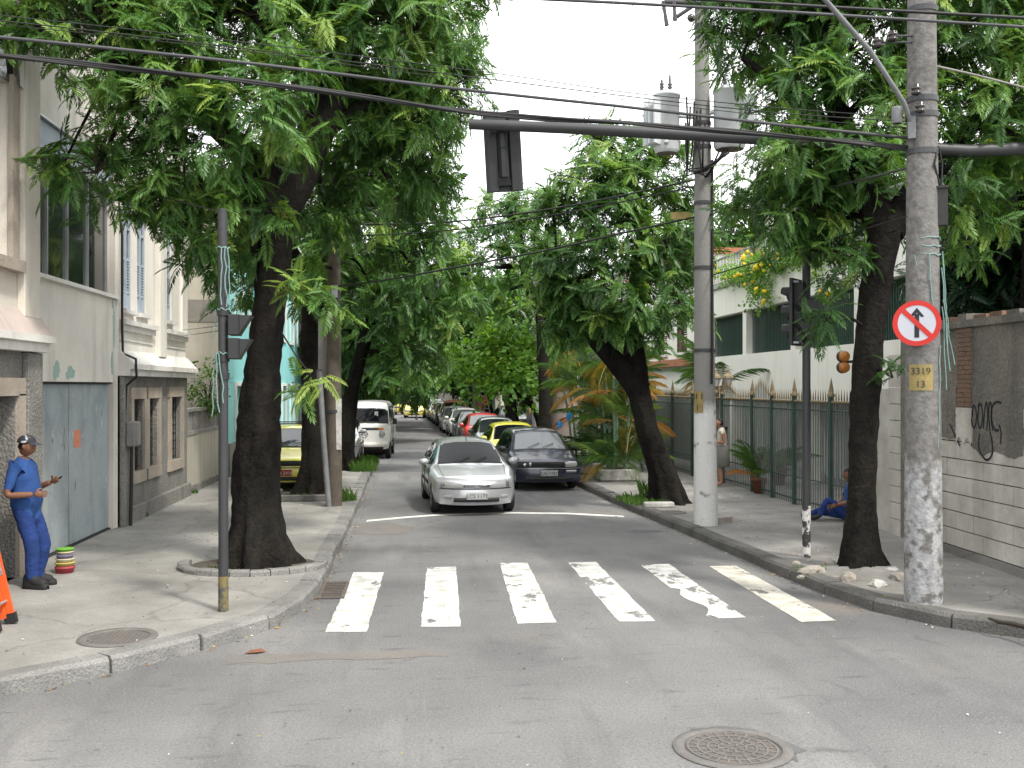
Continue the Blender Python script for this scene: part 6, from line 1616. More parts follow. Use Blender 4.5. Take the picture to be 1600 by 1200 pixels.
# black box, lamp arm and insulators on the pole
bx_ = p1 + rt_ * .17 + Vector((0, 0, on1(350))); t = thing('junction_box', 'black junction box clamped to the near concrete pole', 'box', tuple(bx_)); mb = MB(); mb.obox(bx_ + Vector((0, 0, .17)), (.075, .07, .2), rt_, dr_); mb.build('case', 'black_iron', t)
mb = MB(); mb.obox(bx_ + Vector((0, 0, .38)) + dr_ * .01, (.085, .085, .012), rt_, dr_); mb.build('lid', 'black_iron', t)
mb = MB(); mb.tube([bx_ + Vector((0, 0, .38)), bx_ + Vector((-.12, -.1, .62)), bx_ + Vector((-.05, -.05, .82)), bx_ + Vector((.02, 0, .65)), bx_ + Vector((.01, 0, .4))], .012, 6); mb.build('cable_loop', 'cable', t)
la = thing('lamp_arm', 'galvanised street-lamp arm slanting up from the near concrete pole', 'lamp arm', tuple(p1 + Vector((0, 0, 5.2))))
mb = MB(); mb.tube([at(1428, 205, 11.1), at(1412, 160, 10.9), at(1360, 80, 10.6), at(1285, -5, 10.2), at(1200, -80, 9.8), at(1100, -120, 9.4)], .026, 10); mb.build('tube', 'post_grey', la)
mb = MB(); mb.obox(at(1060, -122, 9.3), (.3, .1, .06), (1, 0, .1), (0, 1, 0)); mb.build('lamp_head', 'aluminium', la)
mb = MB(); mb.obox(at(1425, 200, 11.05), (.04, .05, .12), rt_, dr_); mb.build('clamp', 'post_grey', la)
mb = MB(); q = at(1402, 180, 11.05); mb.lathe([(.05, -.09), (.06, -.07), (.06, .07), (.05, .09), (.001, .09)], tuple(q), n=14); mb.build('control_cell', 'post_grey', la)
for i, (u, v, lab) in enumerate(((1372, 66, 'brown insulator farthest out on the near pole'), (1395, 56, 'brown insulator nearer the shaft of the near pole'), (1432, 140, 'upper insulator of the chain on the near pole front'), (1438, 168, 'lower insulator of the chain on the near pole front'))):
    q = at(u, v, 10.92); t = thing('insulator', lab, 'insulator', tuple(q)); mb = MB(); mb.lathe([(.02, -.06), (.05, -.05), (.055, -.03), (.03, -.02), (.05, 0), (.055, .02), (.03, .03), (.04, .05), (.001, .06)], tuple(q), n=14); mb.build('porcelain', 'ceramic', t)
    mb = MB(); mb.cyl(q, at(1428 if v < 100 else u, v, 11.15), .012, n=6); mb.build('pin', 'cable_grey', t)

# transformer pole
P2, p2 = pole('tall concrete pole, white-painted at its foot, holding two transformers', 1103, 822, 17.4, 10.2, .205, .1, 'painted_pole', rings=(3.1, 4.5, 5.6, 6.55, 6.95, 8.6), lean=-.09)
def on2(v): return CH - (v - VY) * 17.4 / F
d2 = (Vector((0, 0, 0)) - p2).normalized()
pole_plate('faded yellow plate on the white-footed transformer pole', p2 + Vector((-.02, 0, 0)), .194, on2(628), [('31 1', .14, .09, 0), ('1', .13, -.1, 0)], .2, .36, d2, -.65)
def transformer(label, u, v0, v1, rad, seed, finside):
    c = at(u, (v0 + v1) / 2, 17.25); z0 = on2(v1); z1 = on2(v0); t = thing('transformer', label, 'transformer', (c.x, c.y, z0), 0, 'pole transformers'); mb = MB()
    mb.lathe([(.001, z0), (rad - .03, z0)], (c.x, c.y, 0), n=24); mb.build('underside', 'transformer_base', t)
    mb = MB(); mb.lathe([(rad - .03, z0), (rad - .012, z0 + .03), (rad, z0 + .06), (rad, z1 - .05), (rad + .02, z1 - .04), (rad + .02, z1), (rad * .8, z1 + .04), (.001, z1 + .05)], (c.x, c.y, 0), n=24); mb.build('tank', 'transformer_grey', t)
    for k in range(4):
        a = finside + (k - 1.5) * .28; mb = MB(); ca, sa = math.cos(a), math.sin(a); mb.obox((c.x + (rad + .09) * ca, c.y + (rad + .09) * sa, (z0 + z1) / 2), (.1, .012, (z1 - z0) * .38), (ca, sa, 0), (-sa, ca, 0)); mb.build('cooling_fin', 'transformer_grey', t)
    for k, (dx, h) in enumerate(((-.1, .22), (.04, .3))):
        mb = MB(); mb.lathe([(.025, 0), (.045, .03), (.025, .05), (.045, .08), (.025, .1), (.045, .13), (.025, .15), (.02, h - .02), (.001, h)], (c.x + dx, c.y - .05, z1 + .03), n=10); mb.build('bushing', 'ceramic', t)
    mb = MB(); q = Vector((p2.x - .07, p2.y, (z0 + z1) / 2)); mb.cyl((c.x, c.y, q.z + .15), (q.x, q.y, q.z + .15), .04, n=8); mb.cyl((c.x, c.y, q.z - .2), (q.x, q.y, q.z - .2), .04, n=8); mb.build('hanger', 'transformer_grey', t)
    mb = MB(); mb.box((c.x - rad * .5, c.y - rad - .05, z0 + .12), (c.x - rad * .15, c.y - rad + .06, z0 + .24), 0, .01); mb.build('terminal_box', 'transformer_grey', t)
transformer('grey pole transformer at the sky side of the pole', 1042, 152, 243, .21, 1, R(200))
transformer('grey pole transformer at the tree side of the pole', 1140, 145, 237, .265, 2, R(-20))
ca_ = thing('crossarm', 'dark crossarm with hanging fuse tubes at the transformer pole top', 'crossarm', (p2.x - .08, p2.y, on2(8)))
mb = MB(); mb.cyl(at(1038, 3, 17.3), at(1118, 6, 17.3), .05, n=6); mb.cyl(at(1052, 30, 17.3), at(1088, 6, 17.3), .035, n=6); mb.build('bar', 'cable_grey', ca_)
for u0, v0, u1, v1 in ((1036, 2, 1042, 40), (1053, 2, 1055, 32)):
    mb = MB(); mb.tube([at(u0, v0, 17.2), at((u0 + u1) / 2, (v0 + v1) / 2, 17.2), at(u1, v1, 17.2)], [.035, .03, .04], 8); mb.build('fuse_tube', 'ceramic', ca_)
for q0, (u, v) in enumerate(((1080, 28), (1112, 42))):
    mb = MB(); q = at(u, v, 17.2); mb.blob(tuple(q), (.07, .05, .07), sub=2, jit=.06, seed=q0); mb.build('clamp', 'ceramic', ca_)
rg = random.Random(9); cb = thing('cable_drops', 'tangle of black cable loops below the transformers', 'cables', (p2.x, p2.y, on2(260)))
for k in range(9):
    x0 = rg.uniform(-18, 14); u0 = 1088 + x0; mb = MB(); dd = 17.05 + rg.uniform(0, .15)
    mb.tube([at(u0, 150 + rg.uniform(0, 60), dd), at(u0 - rg.uniform(-4, 4), 230, dd), at(u0 + rg.uniform(-8, 8), 262 + rg.uniform(0, 14), dd), at(1094 + rg.uniform(0, 20), 268 + rg.uniform(-8, 10), dd), at(1128 + rg.uniform(-8, 20), 232 + rg.uniform(0, 12), dd)], .016, 6); mb.build('cable', 'cable', cb)
mb = MB(); mb.tube([at(1113, 250, 17.3), at(1113, 420, 17.25), at(1113, 540, 17.22), at(1112, 600, 17.2)], .022, 6); mb.build('cable', 'cable', cb)

# left wooden pole with leaning grey post
P3, p3 = pole('brown weathered pole on the left pavement beside the leaning post', 522, 793, 20.2, 6.6, .16, .11, 'wood_pole', rings=(2.0, 4.2))
mb = MB(); mb.obox(tuple(p3 + Vector((.1, -.13, 1.75))), (.055, .008, .5), (1, 0, 0), (0, 1, 0)); mb.build('notice_strip', 'rock_pale', P3)
mb = MB(); mb.obox(tuple(p3 + Vector((.02, -.16, 4.35))), (.06, .01, .12), (1, 0, 0), (0, 1, 0)); mb.build('notice_strip', 'sign_white', P3)
mb = MB(); mb.obox(tuple(p3 + Vector((-.12, .16, 3.2))), (.2, .05, .62), (1, 0, 0), (0, 1, 0)); mb.build('back_board', 'concrete_pole', P3)
t = thing('steel_post', 'thin grey steel post leaning beside the brown weathered pole', 'post', tuple(at(514, 792, 20.0))); mb = MB(); mb.tube([at(514, 792, 20.0), at(506, 690, 20.0), at(499, 580, 20.0)], .055, 10); mb.build('shaft', 'cable_grey', t); t.children[0].data.materials[0] = MATS['post_grey']
mb = MB(); mb.lathe([(.058, 0), (.05, .03), (.001, .04)], tuple(at(499, 580, 20.0)), n=10); mb.build('cap', 'cable_grey', t)
# farther poles
pole('thin pale concrete pole above the white van', 578, 660, 62, 8.5, .17, .12, 'concrete_pole')
P4, p4 = pole('concrete pole with grey meter box behind the lime-green tree', 838, 690, 40.5, 9.5, .17, .12, 'concrete_pole', rings=(4.2, 4.8, 5.4), z0=SWZ)
q = p4 + Vector((0, -.24, 0)); t = thing('meter_box', 'pale grey meter box high on the pole behind the lime-green tree', 'meter box', (q.x, q.y, 2.75)); mb = MB(); mb.box((q.x - .15, q.y - .08, 2.75), (q.x + .15, q.y + .07, 3.4), 0, .015); mb.build('case', 'cap_grey', t); mb = MB(); mb.box((q.x - .1, q.y - .09, 3.12), (q.x + .08, q.y - .081, 3.3)); mb.build('window', 'window_glass', t)
la2 = thing('street_lamp', 'street-lamp arm with pale lantern reaching from the pole behind the lime tree', 'street lamp', (p4.x, p4.y, 6.9))
mb = MB(); mb.tube([at(834, 520, 40.5), at(818, 490, 40.3), at(790, 465, 40), at(750, 452, 39.5), at(735, 450, 39.4)], .035, 8); mb.build('arm', 'aluminium', la2)
mb = MB(); mb.blob(tuple(at(727, 449, 39.3)), (.22, .2, .14), sub=2, jit=.0); mb.build('lantern', 'cap_grey', la2)
P5, p5 = pole('slim concrete pole with the aluminium ladder, far down the right', 742, 668, 58, 8.2, .15, .1, 'concrete_pole', rings=(6.6,), z0=SWZ)
mb = MB(); mb.box((p5.x - .8, p5.y - .06, 6.8), (p5.x + .8, p5.y + .04, 6.9)); mb.build('crossarm', 'wood_pole', P5)
ld = thing('ladder', 'tall aluminium ladder leaning on the far slim pole', 'ladder', tuple(at(768, 655, 57)))
bl_, br_ = at(768, 655, 57), at(758, 655, 57); tl_, tr_ = at(754, 595, 57.5), at(748, 595, 57.5)
for a, b in ((bl_, tl_), (br_, tr_)):
    mb = MB(); mb.cyl(a, b, .03, n=6); mb.build('rail', 'aluminium', ld)
for k in range(9):
    t_ = .06 + k * .108; mb = MB(); mb.cyl(bl_ + (tl_ - bl_) * t_, br_ + (tr_ - br_) * t_, .022, n=6); mb.build('rung', 'aluminium', ld)
mb = MB(); a = bl_ + (tl_ - bl_) * .38; b = br_ + (tr_ - br_) * .38; c = bl_ + (tl_ - bl_) * .62; d = br_ + (tr_ - br_) * .62; mb.add([a, b, d, c], [(0, 1, 2, 3)]); mb.build('orange_panel', 'orange_fibre', ld)

# left pedestrian signal post
def on3(v): return CH - (v - VY) * 10.73 / F
p6_ = at(349, 957, 10.73)
SP = thing('signal_post', 'dark grey pedestrian signal post at the left corner', 'signal post', (p6_.x, p6_.y, SWZ))
mb = MB(); mb.tube([(p6_.x, p6_.y, SWZ - .03), (p6_.x, p6_.y, on3(900))], .053, 16); mb.build('foot', 'signal_post_yellow', SP)
mb = MB(); mb.tube([(p6_.x, p6_.y, on3(900)), (p6_.x, p6_.y, 2.6), (p6_.x - .01, p6_.y, on3(327))], [.052, .051, .05], 16); mb.build('shaft', 'signal_post_grey', SP)
for z in (on3(488), on3(588), on3(560)):
    mb = MB(); mb.lathe([(.052, z - .035), (.064, z - .035), (.064, z + .035), (.052, z + .035)], (p6_.x, p6_.y, 0), n=16, smooth=False); mb.build('clamp_band', 'signal_black', SP)
PS = thing('pedestrian_signal', 'black two-lamp pedestrian signal on the left corner post', 'traffic signal', (p6_.x + .09, p6_.y, on3(560)))
for v in (508, 545):
    z = on3(v); x = p6_.x + .06; mb = MB(); mb.box((x, p6_.y - .1, z - .11), (x + .12, p6_.y + .1, z + .11), 0, .01); hd = mb.build('lamp_housing', 'signal_black', PS)
    mb = MB(); mb.prism([(x + .12, z - .09), (x + .12, z + .1), (x + .24, z + .1)], lambda a, b: (a, p6_.y - .1, b), lambda a, b: (a, p6_.y + .1, b)); mb.build('visor', 'signal_black', hd)
strings('teal strings tied round the left corner signal post', Vector((p6_.x, p6_.y, 0)), .055, (on3(388), on3(484), on3(552)), [(-1.2, on3(388), .62, .02), (-1.6, on3(388), .6, -.01), (-.9, on3(390), .6, .03), (3.4, on3(552), .66, -.03), (3.9, on3(552), .62, .02), (4.3, on3(552), .52, .06), (3.0, on3(484), .3, -.02)], 6, None)

# right signal post with back-plated signal
def on4(v): return CH - (v - VY) * 14.1 / F
p7 = at(1260, 874, 14.1)
S2 = thing('signal_post', 'dark signal post with flaking white foot beside the rubble', 'signal post', (p7.x, p7.y, SWZ))
mb = MB(); mb.tube([(p7.x, p7.y, SWZ - .03), (p7.x, p7.y, on4(790))], .057, 16); mb.build('foot', 'signal_post_white', S2)
mb = MB(); mb.tube([(p7.x, p7.y, on4(790)), (p7.x, p7.y, 3), (p7.x, p7.y, on4(305))], .055, 16); mb.build('shaft', 'signal_post_grey', S2)
VS = thing('traffic_signal', 'black back-plated traffic signal seen edge-on at the right post', 'traffic signal', (p7.x - .14, p7.y, on4(540)))
ax = Vector((math.cos(R(140)), math.sin(R(140)), 0)); ay = Vector((-ax.y, ax.x, 0)); c0 = Vector((p7.x - .14, p7.y + .03, on4(488)))
mb = MB(); mb.obox(c0, (.02, .2, .46), ax, ay); mb.build('back_plate', 'signal_black', VS)
mb = MB(); mb.obox(c0 - ax * .08, (.06, .12, .40), ax, ay); mb.build('housing', 'signal_back', VS)
for k in (-1, 0, 1):
    q = c0 + ax * .02 + Vector((0, 0, k * .26)); mb = MB(); rows = []
    for l in (0.0, .16):
        rows.append([tuple(q + ax * (l * (1 if math.sin(a) > -.2 else .5)) + ay * .1 * math.cos(a) + Vector((0, 0, .1 * math.sin(a)))) for a in [i * 2 * PI / 16 for i in range(17)]])
    mb.grid(rows, 0, True); mb.build('visor', 'signal_back', VS)
for v in (440, 535):
    mb = MB(); mb.obox(at(1241, v, 14.0), (.055, .02, .014), (1, 0, 0), (0, 1, 0)); mb.build('reflective_strip', 'sign_white', VS)
P9 = thing('pedestrian_signal', 'two-lamp pedestrian signal on the right signal post', 'traffic signal', (p7.x + .05, p7.y - .1, on4(525)))
for v in (483, 513):
    q = at(1266, v, 13.95); mb = MB(); mb.obox(q, (.085, .1, .125), (1, -.3, 0), (.3, 1, 0)); hd = mb.build('lamp_housing', 'signal_black', P9)
    mb = MB(); q2 = at(1252, v + 2, 13.9); mb.prism([(-.09, .1), (.05, .1), (.05, -.1)], lambda a, b: (q2.x + a, q2.y - .1, q2.z + b), lambda a, b: (q2.x + a, q2.y + .08, q2.z + b)); mb.build('visor', 'signal_black', hd)
WL = thing('warning_light', 'pair of amber warning lamps on a bracket left of the corner trunk', 'warning light', tuple(at(1319, 566, 16.6)))
for v in (557, 574):
    q = at(1317, v, 16.6); mb = MB(); mb.lathe([(.001, -.1), (.05, -.1), (.085, -.085), (.09, -.03)], tuple(q), 'y', 18); lm = mb.build('lens', 'amber_lens', WL); mb = MB(); mb.lathe([(.094, -.04), (.1, .03), (.06, .08), (.001, .085)], tuple(q), 'y', 18); mb.build('housing', 'signal_black', lm)
mb = MB(); mb.tube([at(1316, 566, 16.65), at(1330, 565, 16.7), at(1350, 562, 16.75), at(1352, 640, 16.75), at(1352, 815, 16.75)], .025, 8, smooth=False); mb.build('bracket', 'signal_black', WL)

# mast arm and the overhead signal seen from behind
MA = thing('mast_arm', 'long dark mast arm reaching over the street with its post', 'mast arm', tuple(at(1690, 905, 12.9) * 1.0))
base = at(1695, 905, 12.9); MA.location = (base.x, base.y, SWZ)
mb = MB(); mb.tube([at(733, 194, 12.75), at(900, 201, 12.75), at(1190, 217, 12.75), at(1512, 236, 12.8), at(1600, 232, 12.85), at(1680, 245, 12.9), at(1694, 300, 12.9), at(1695, 600, 12.9), (base.x, base.y, SWZ - .05)], [.066, .07, .075, .08, .082, .085, .09, .1, .11], 16); mb.build('tube', 'arm_grey', MA)
mb = MB(); mb.lathe([(.068, -.01), (.001, -.012)], n=12); 
OS = thing('overhead_signal', 'grey overhead traffic signal hanging from the mast arm, seen from behind', 'traffic signal', tuple(at(786, 235, 12.9)))
oc = at(786, 237, 12.95); ax = Vector((math.cos(R(-8)), math.sin(R(-8)), 0)); ay = Vector((-ax.y, ax.x, 0)); tl = Vector((.055, 0, -1)).normalized(); uz = -tl; axx = (ax - uz * ax.dot(uz)).normalized()
fw = axx.cross(uz)    # roughly -y: towards us
if fw.y > 0: fw = -fw
def OP(a, b, c): return tuple(oc + axx * a + uz * b + fw * c)
hw, hh = .232, .505
mb = MB()
prof = [(-hw, -.03), (-hw, .035), (-hw + .05, .05), (-.075, .05), (-.075, .0), (.06, .0), (.10, .05), (hw - .03, .06), (hw, .045), (hw, -.03)]
mb.prism([(a, c) for a, c in prof], lambda a, c: OP(a, -hh, c), lambda a, c: OP(a, hh, c)); mb.build('back_plate', 'signal_back', OS)
for (z0, z1) in ((-.34, .02), (.025, .36)):
    mb = MB(); pr = [(-.06, 0), (-.055, .08), (-.02, .12), (.03, .12), (.065, .085), (.07, 0)]; mb.prism(pr, lambda a, c: OP(a, z0, c), lambda a, c: OP(a, z1, c)); mb.build('lamp_housing', 'signal_back', OS)
mb = MB(); mb.prism([(-.10, 0), (-.08, .06), (.08, .06), (.10, 0)], lambda a, c: OP(a, -.44, c), lambda a, c: OP(a * .8, -.345, c * 1.6)); mb.build('lamp_housing', 'signal_back', OS)
mb = MB(); mb.obox(oc + uz * .31 + fw * .1, (.05, .06, .07), axx, fw); mb.build('clamp', 'signal_black', OS)
mb = MB(); mb.tube([OP(-.14, .26, .07), OP(-.07, .22, .1), OP(.0, .25, .14), OP(.08, .23, .1)], .012, 5); mb.build('strap', 'signal_black', OS)
for s in (-.26, 0, .26):
    mb = MB(); rows = []
    for l in (-.03, -.2): rows.append([OP(.11 * math.cos(a), s + .11 * math.sin(a), l if math.sin(a) > -.3 else l * .6) for a in [i * 2 * PI / 16 for i in range(17)]])
    mb.grid(rows, 0, True); mb.build('visor', 'signal_black', OS)

# ---------------------------------------------------------------- overhead wires
def wire(label, pts, r, m='cable', twist=0):
    P_ = [at(*p) for p in pts]; t = thing('overhead_wire', label, 'wire', tuple(P_[0])); pp, rr = rough_path(P_, [r] * len(P_), .5, 0); 
    mb = MB(); mb.tube(pp, r, 6); mb.build('cable', m, t)
    for k in range(twist):
        mb = MB(); mb.tube([p + Vector((0, .9 * r * math.cos(i * .9 + k * 2.1), r * 1.1 * math.sin(i * .9 + k * 2.1))) for i, p in enumerate(pp)], r * .7, 5); mb.build('strand', m, t)
wire('thickest twisted cable, lowest of the bundle crossing in front of the signal', [(-150, 78, 9.2), (0, 88, 9.6), (400, 128, 10.4), (750, 178, 11.0), (960, 190, 11.1), (1210, 212, 11.2), (1425, 232, 11.2)], .021, 'cable', 2)
wire('thick grey cable just above the lowest twisted cable', [(-150, 45, 9.2), (0, 58, 9.6), (400, 100, 10.4), (750, 143, 11.0), (960, 165, 11.1), (1210, 194, 11.2), (1425, 216, 11.2)], .017, 'cable_grey')
wire('thin wire third from below in the crossing bundle', [(-150, 22, 9.3), (0, 32, 9.7), (400, 78, 10.5), (800, 128, 11.0), (960, 148, 11.1), (1210, 176, 11.2), (1425, 190, 11.2)], .006)
wire('thin wire fourth from below in the crossing bundle', [(-150, 12, 9.3), (0, 24, 9.7), (400, 68, 10.5), (800, 118, 11.0), (960, 142, 11.1), (1210, 168, 11.2), (1425, 184, 11.2)], .005)
wire('topmost thin wire of the crossing bundle', [(-150, 30, 9.5), (0, 38, 9.8), (400, 82, 10.5), (800, 135, 11.0), (1210, 182, 11.2), (1425, 200, 11.2)], .004)
wire('upper of two thick cables passing in front of the near pole top', [(560, -60, 10.2), (960, -12, 10.6), (1112, 0, 10.7), (1350, 14, 10.8), (1600, 28, 10.8), (1800, 40, 10.8)], .017)
wire('lower of two thick cables passing in front of the near pole top', [(560, -20, 10.2), (760, -6, 10.4), (960, 4, 10.6), (1250, 20, 10.7), (1600, 42, 10.8), (1800, 56, 10.8)], .016, 'cable_grey')
wire('upper dark cable sagging across the street from the transformer pole', [(1090, 280, 17.4), (960, 308, 17.8), (840, 330, 18.2), (700, 347, 18.8), (560, 350, 19.6), (522, 344, 20.2)], .016)
wire('companion of the upper sagging cable, ending lower', [(1090, 290, 17.4), (960, 318, 17.8), (840, 340, 18.2), (700, 360, 18.8), (560, 368, 19.6), (522, 366, 20.2)], .012)
wire('lower dark cable sagging across the street to the brown pole', [(1090, 338, 17.4), (960, 367, 17.8), (850, 392, 18.2), (700, 420, 18.8), (600, 438, 19.6), (522, 448, 20.2)], .018)
wire('slack cable from transformer pole to the near concrete pole, upper', [(1420, 262, 11.2), (1330, 285, 12.5), (1220, 312, 14.5), (1106, 335, 17.4)], .014, 'cable_grey')
wire('slack cable between the two concrete poles, lower', [(1418, 338, 11.2), (1350, 358, 12.4), (1230, 395, 14.5), (1106, 432, 17.4)], .010)
wire('thin cable rising from transformer pole into the right tree', [(1110, 330, 17.4), (1180, 310, 15.5), (1280, 265, 14), (1345, 245, 13)], .009)
wire('pale cable from the near pole towards the right edge', [(1448, 100, 11.2), (1520, 116, 11.6), (1620, 142, 12)], .012, 'concrete_pole')
wire('faint wire against the sky, first left of the transformer pole', [(1100, -270, 17.3), (1000, -20, 22), (952, 95, 28), (912, 188, 40.5)], .009)
wire('faint wire against the sky, second left of the transformer pole', [(1110, -200, 17.3), (1036, 10, 22), (1000, 92, 28), (955, 195, 40)], .009)
wire('house service wire from the garage building to the left signal post', [(160, 283, 15.5), (240, 304, 13), (347, 332, 10.73)], .007)
wire('upper service wire low on the left, under the signal lamps', [(283, 516, 22), (320, 512, 15), (347, 508, 10.8)], .005)
wire('lower service wire low on the left, under the signal lamps', [(283, 525, 22), (320, 520, 15), (347, 516, 10.8)], .005)
wire('far cable between distant poles over the parked cars', [(838, 470, 40.5), (790, 500, 48), (742, 520, 58)], .016)
t = thing('cable_tag', 'small orange cable tag hanging beside the transformer pole', 'tag', tuple(at(1064, 337, 17.4))); mb = MB(); mb.obox(at(1064, 337, 17.45), (.17, .012, .06), (1, 0, .02), (0, 1, 0)); mb.build('plate', 'plate_yellow', t); mb = MB(); mb.cyl(at(1064, 331, 17.45), at(1066, 344, 17.5), .006, n=5); mb.build('tie', 'cable', t)
# ================================================================ PEOPLE
mat('skin_brown', (.20, .095, .055), (.16, .075, .045), 9, .55)
mat('skin_tan', (.38, .20, .13), (.32, .17, .11), 9, .55)
mat('cloth_blue', (.026, .075, .235), (.016, .048, .16), 7, .9, .3, 30)
mat('cloth_blue_trousers', (.018, .044, .185), (.012, .03, .11), 5, .9, .5, 18)
mat('boot', (.022, .022, .022), None, 9, .7)
mat('hair', (.012, .010, .009), None, 20, .6)
mat('cap_dark', (.03, .032, .04), (.4, .42, .42), 16, .8, thr=.6, thr_soft=.02)
mat('cloth_cream', (.6, .56, .48), None, 8, .9)
mat('cloth_greyskirt', (.22, .22, .20), None, 8, .9)
mat('cloth_dark', (.03, .03, .035), None, 8, .9)
mat('cloth_denim', (.05, .09, .2), None, 8, .9)
mat('lips', (.16, .05, .04), None, 8, .6)

def person(label, loc, rz, J, mats, sleeve=.6, short=1.0, head_dir=(1, 0, -.12), hands=True, hairlen=.0, group=None):
    """one continuous body grown round a posed skeleton; local +x is the way the person faces.
       mats: top, bottom, skin, shoe, hair"""
    root = thing('person', label, 'person', loc, rz, group)
    V = {k: Vector(v[0]) for k, v in J.items()}; Rd = {k: v[1] for k, v in J.items()}
    bones = [('pelvis', 'waist', 0), ('waist', 'chest', 0), ('chest', 'neckb', 0), ('neckb', 'neck', 2)]
    for s in 'LR':
        bones += [('neckb', 'sh' + s, 0), ('sh' + s, 'el' + s, 'arm'), ('el' + s, 'wr' + s, 2), ('pelvis', 'hip' + s, 1), ('hip' + s, 'kn' + s, 1), ('kn' + s, 'an' + s, 'shin'), ('an' + s, 'toe' + s, 3)]
    names = list(V); idx = {k: i for i, k in enumerate(names)}
    me = bpy.data.meshes.new('skeleton'); me.from_pydata([V[k][:] for k in names], [(idx[a], idx[b]) for a, b, _ in bones], [])
    ob = bpy.data.objects.new('skeleton', me); col.objects.link(ob)
    sk = ob.modifiers.new('skin', 'SKIN'); sk.use_smooth_shade = True
    for k in names:
        q = me.skin_vertices[0].data[idx[k]]; r = Rd[k]; q.radius = r if hasattr(r, '__len__') else (r, r); q.use_root = (k == 'pelvis')
    ss = ob.modifiers.new('sub', 'SUBSURF'); ss.levels = 2; ss.render_levels = 2
    bpy.context.view_layer.update(); dg = bpy.context.evaluated_depsgraph_get(); m2 = bpy.data.meshes.new_from_object(ob.evaluated_get(dg)); bpy.data.objects.remove(ob)
    mb = MB(); vs = [v.co.copy() for v in m2.vertices]; fs = [list(p.vertices) for p in m2.polygons]; mi = []
    for f in fs:
        c = sum((vs[i] for i in f), Vector()) / len(f); best = (9, 0)
        for a, b, m in bones:
            A, B2 = V[a], V[b]; ab = B2 - A; t = max(0, min(1, (c - A).dot(ab) / max(ab.length_squared, 1e-9))); ra = Rd[a][0] if hasattr(Rd[a], '__len__') else Rd[a]; rb = Rd[b][0] if hasattr(Rd[b], '__len__') else Rd[b]
            d = (c - A - ab * t).length - (ra + (rb - ra) * t)
            mm = m if not isinstance(m, str) else ((0 if t < sleeve else 2) if m == 'arm' else (1 if t < short else 2))
            if d < best[0]: best = (d, mm)
        mi.append(best[1])
    vm = {}
    for f, m in zip(fs, mi):
        for i in f: vm[i] = m
    m2.calc_loop_triangles()
    for i, v in enumerate(vs):     # cloth folds
        if vm.get(i) in (0, 1):
            k = Vector((v.x * 9 + v.z * 5, v.y * 9, v.z * 22 + loc[0] * 3)); nn = m2.vertices[i].normal
            vs[i] = v + nn * (.009 * mnoise.noise(k) + .006 * mnoise.noise(k * 2.3) + .004)
    o = len(mb.v); mb.v += [tuple(v) for v in vs]
    for f, m in zip(fs, mi): mb.f.append(tuple(i + o for i in f)); mb.m.append(m); mb.sm.append(True)
    bpy.data.meshes.remove(m2)
    # head
    hd = Vector(head_dir).normalized(); hc = V['neck'] + Vector((hd.x * .035, hd.y * .035, .115)); sd_ = Vector((0, 0, 1)).cross(hd).normalized(); hu = hd.cross(sd_)
    bm = bmesh.new(); bmesh.ops.create_icosphere(bm, subdivisions=4, radius=1); hv = []
    for v in bm.verts:
        x, y, z = v.co; fx, fy, fz = x * .098, y * .076, z * .118
        if x > 0:
            if z < -.2: fx *= 1.0 - .10 * (abs(z) - .2); fy *= 1 - .35 * max(0, -z - .2)
            fx += .022 * math.exp(-((y / .16) ** 2 + ((z + .12) / .17) ** 2))      # nose
            fx -= .010 * math.exp(-(((abs(y) - .36) / .16) ** 2 + ((z - .08) / .11) ** 2))   # eye sockets
            fx += .008 * math.exp(-((y / .3) ** 2 + ((z + .48) / .09) ** 2))      # lips
            fx += .010 * math.exp(-((y / .3) ** 2 + ((z + .82) / .14) ** 2))      # chin
        elif z < -.5: fx *= .8
        hv.append(hc + hd * fx + sd_ * fy + hu * fz)
    bm.verts.index_update(); o = len(mb.v); mb.v += [tuple(q) for q in hv]
    for f in bm.faces:
        c = sum((v.co for v in f.verts), Vector()) / 3; hair = c.z > .55 or (c.x < -.05 and c.z > -.35 - hairlen) or (c.x < .25 and c.z > .3)
        lip = c.x > .6 and abs(c.z + .48) < .05 and abs(c.y) < .28
        mb.f.append(tuple(v.index + o for v in f.verts)); mb.m.append(4 if hair else (5 if lip else 2)); mb.sm.append(True)
    bm.free()
    for s in (-1, 1):
        mb.blob(tuple(hc + sd_ * s * .077 + hd * -.005 + hu * -.008), (.018, .012, .03), 2, 2, 0.0)
        mb.blob(tuple(hc + sd_ * s * .028 + hd * .083 + hu * .01), (.008, .011, .007), 4, 2, 0.0)
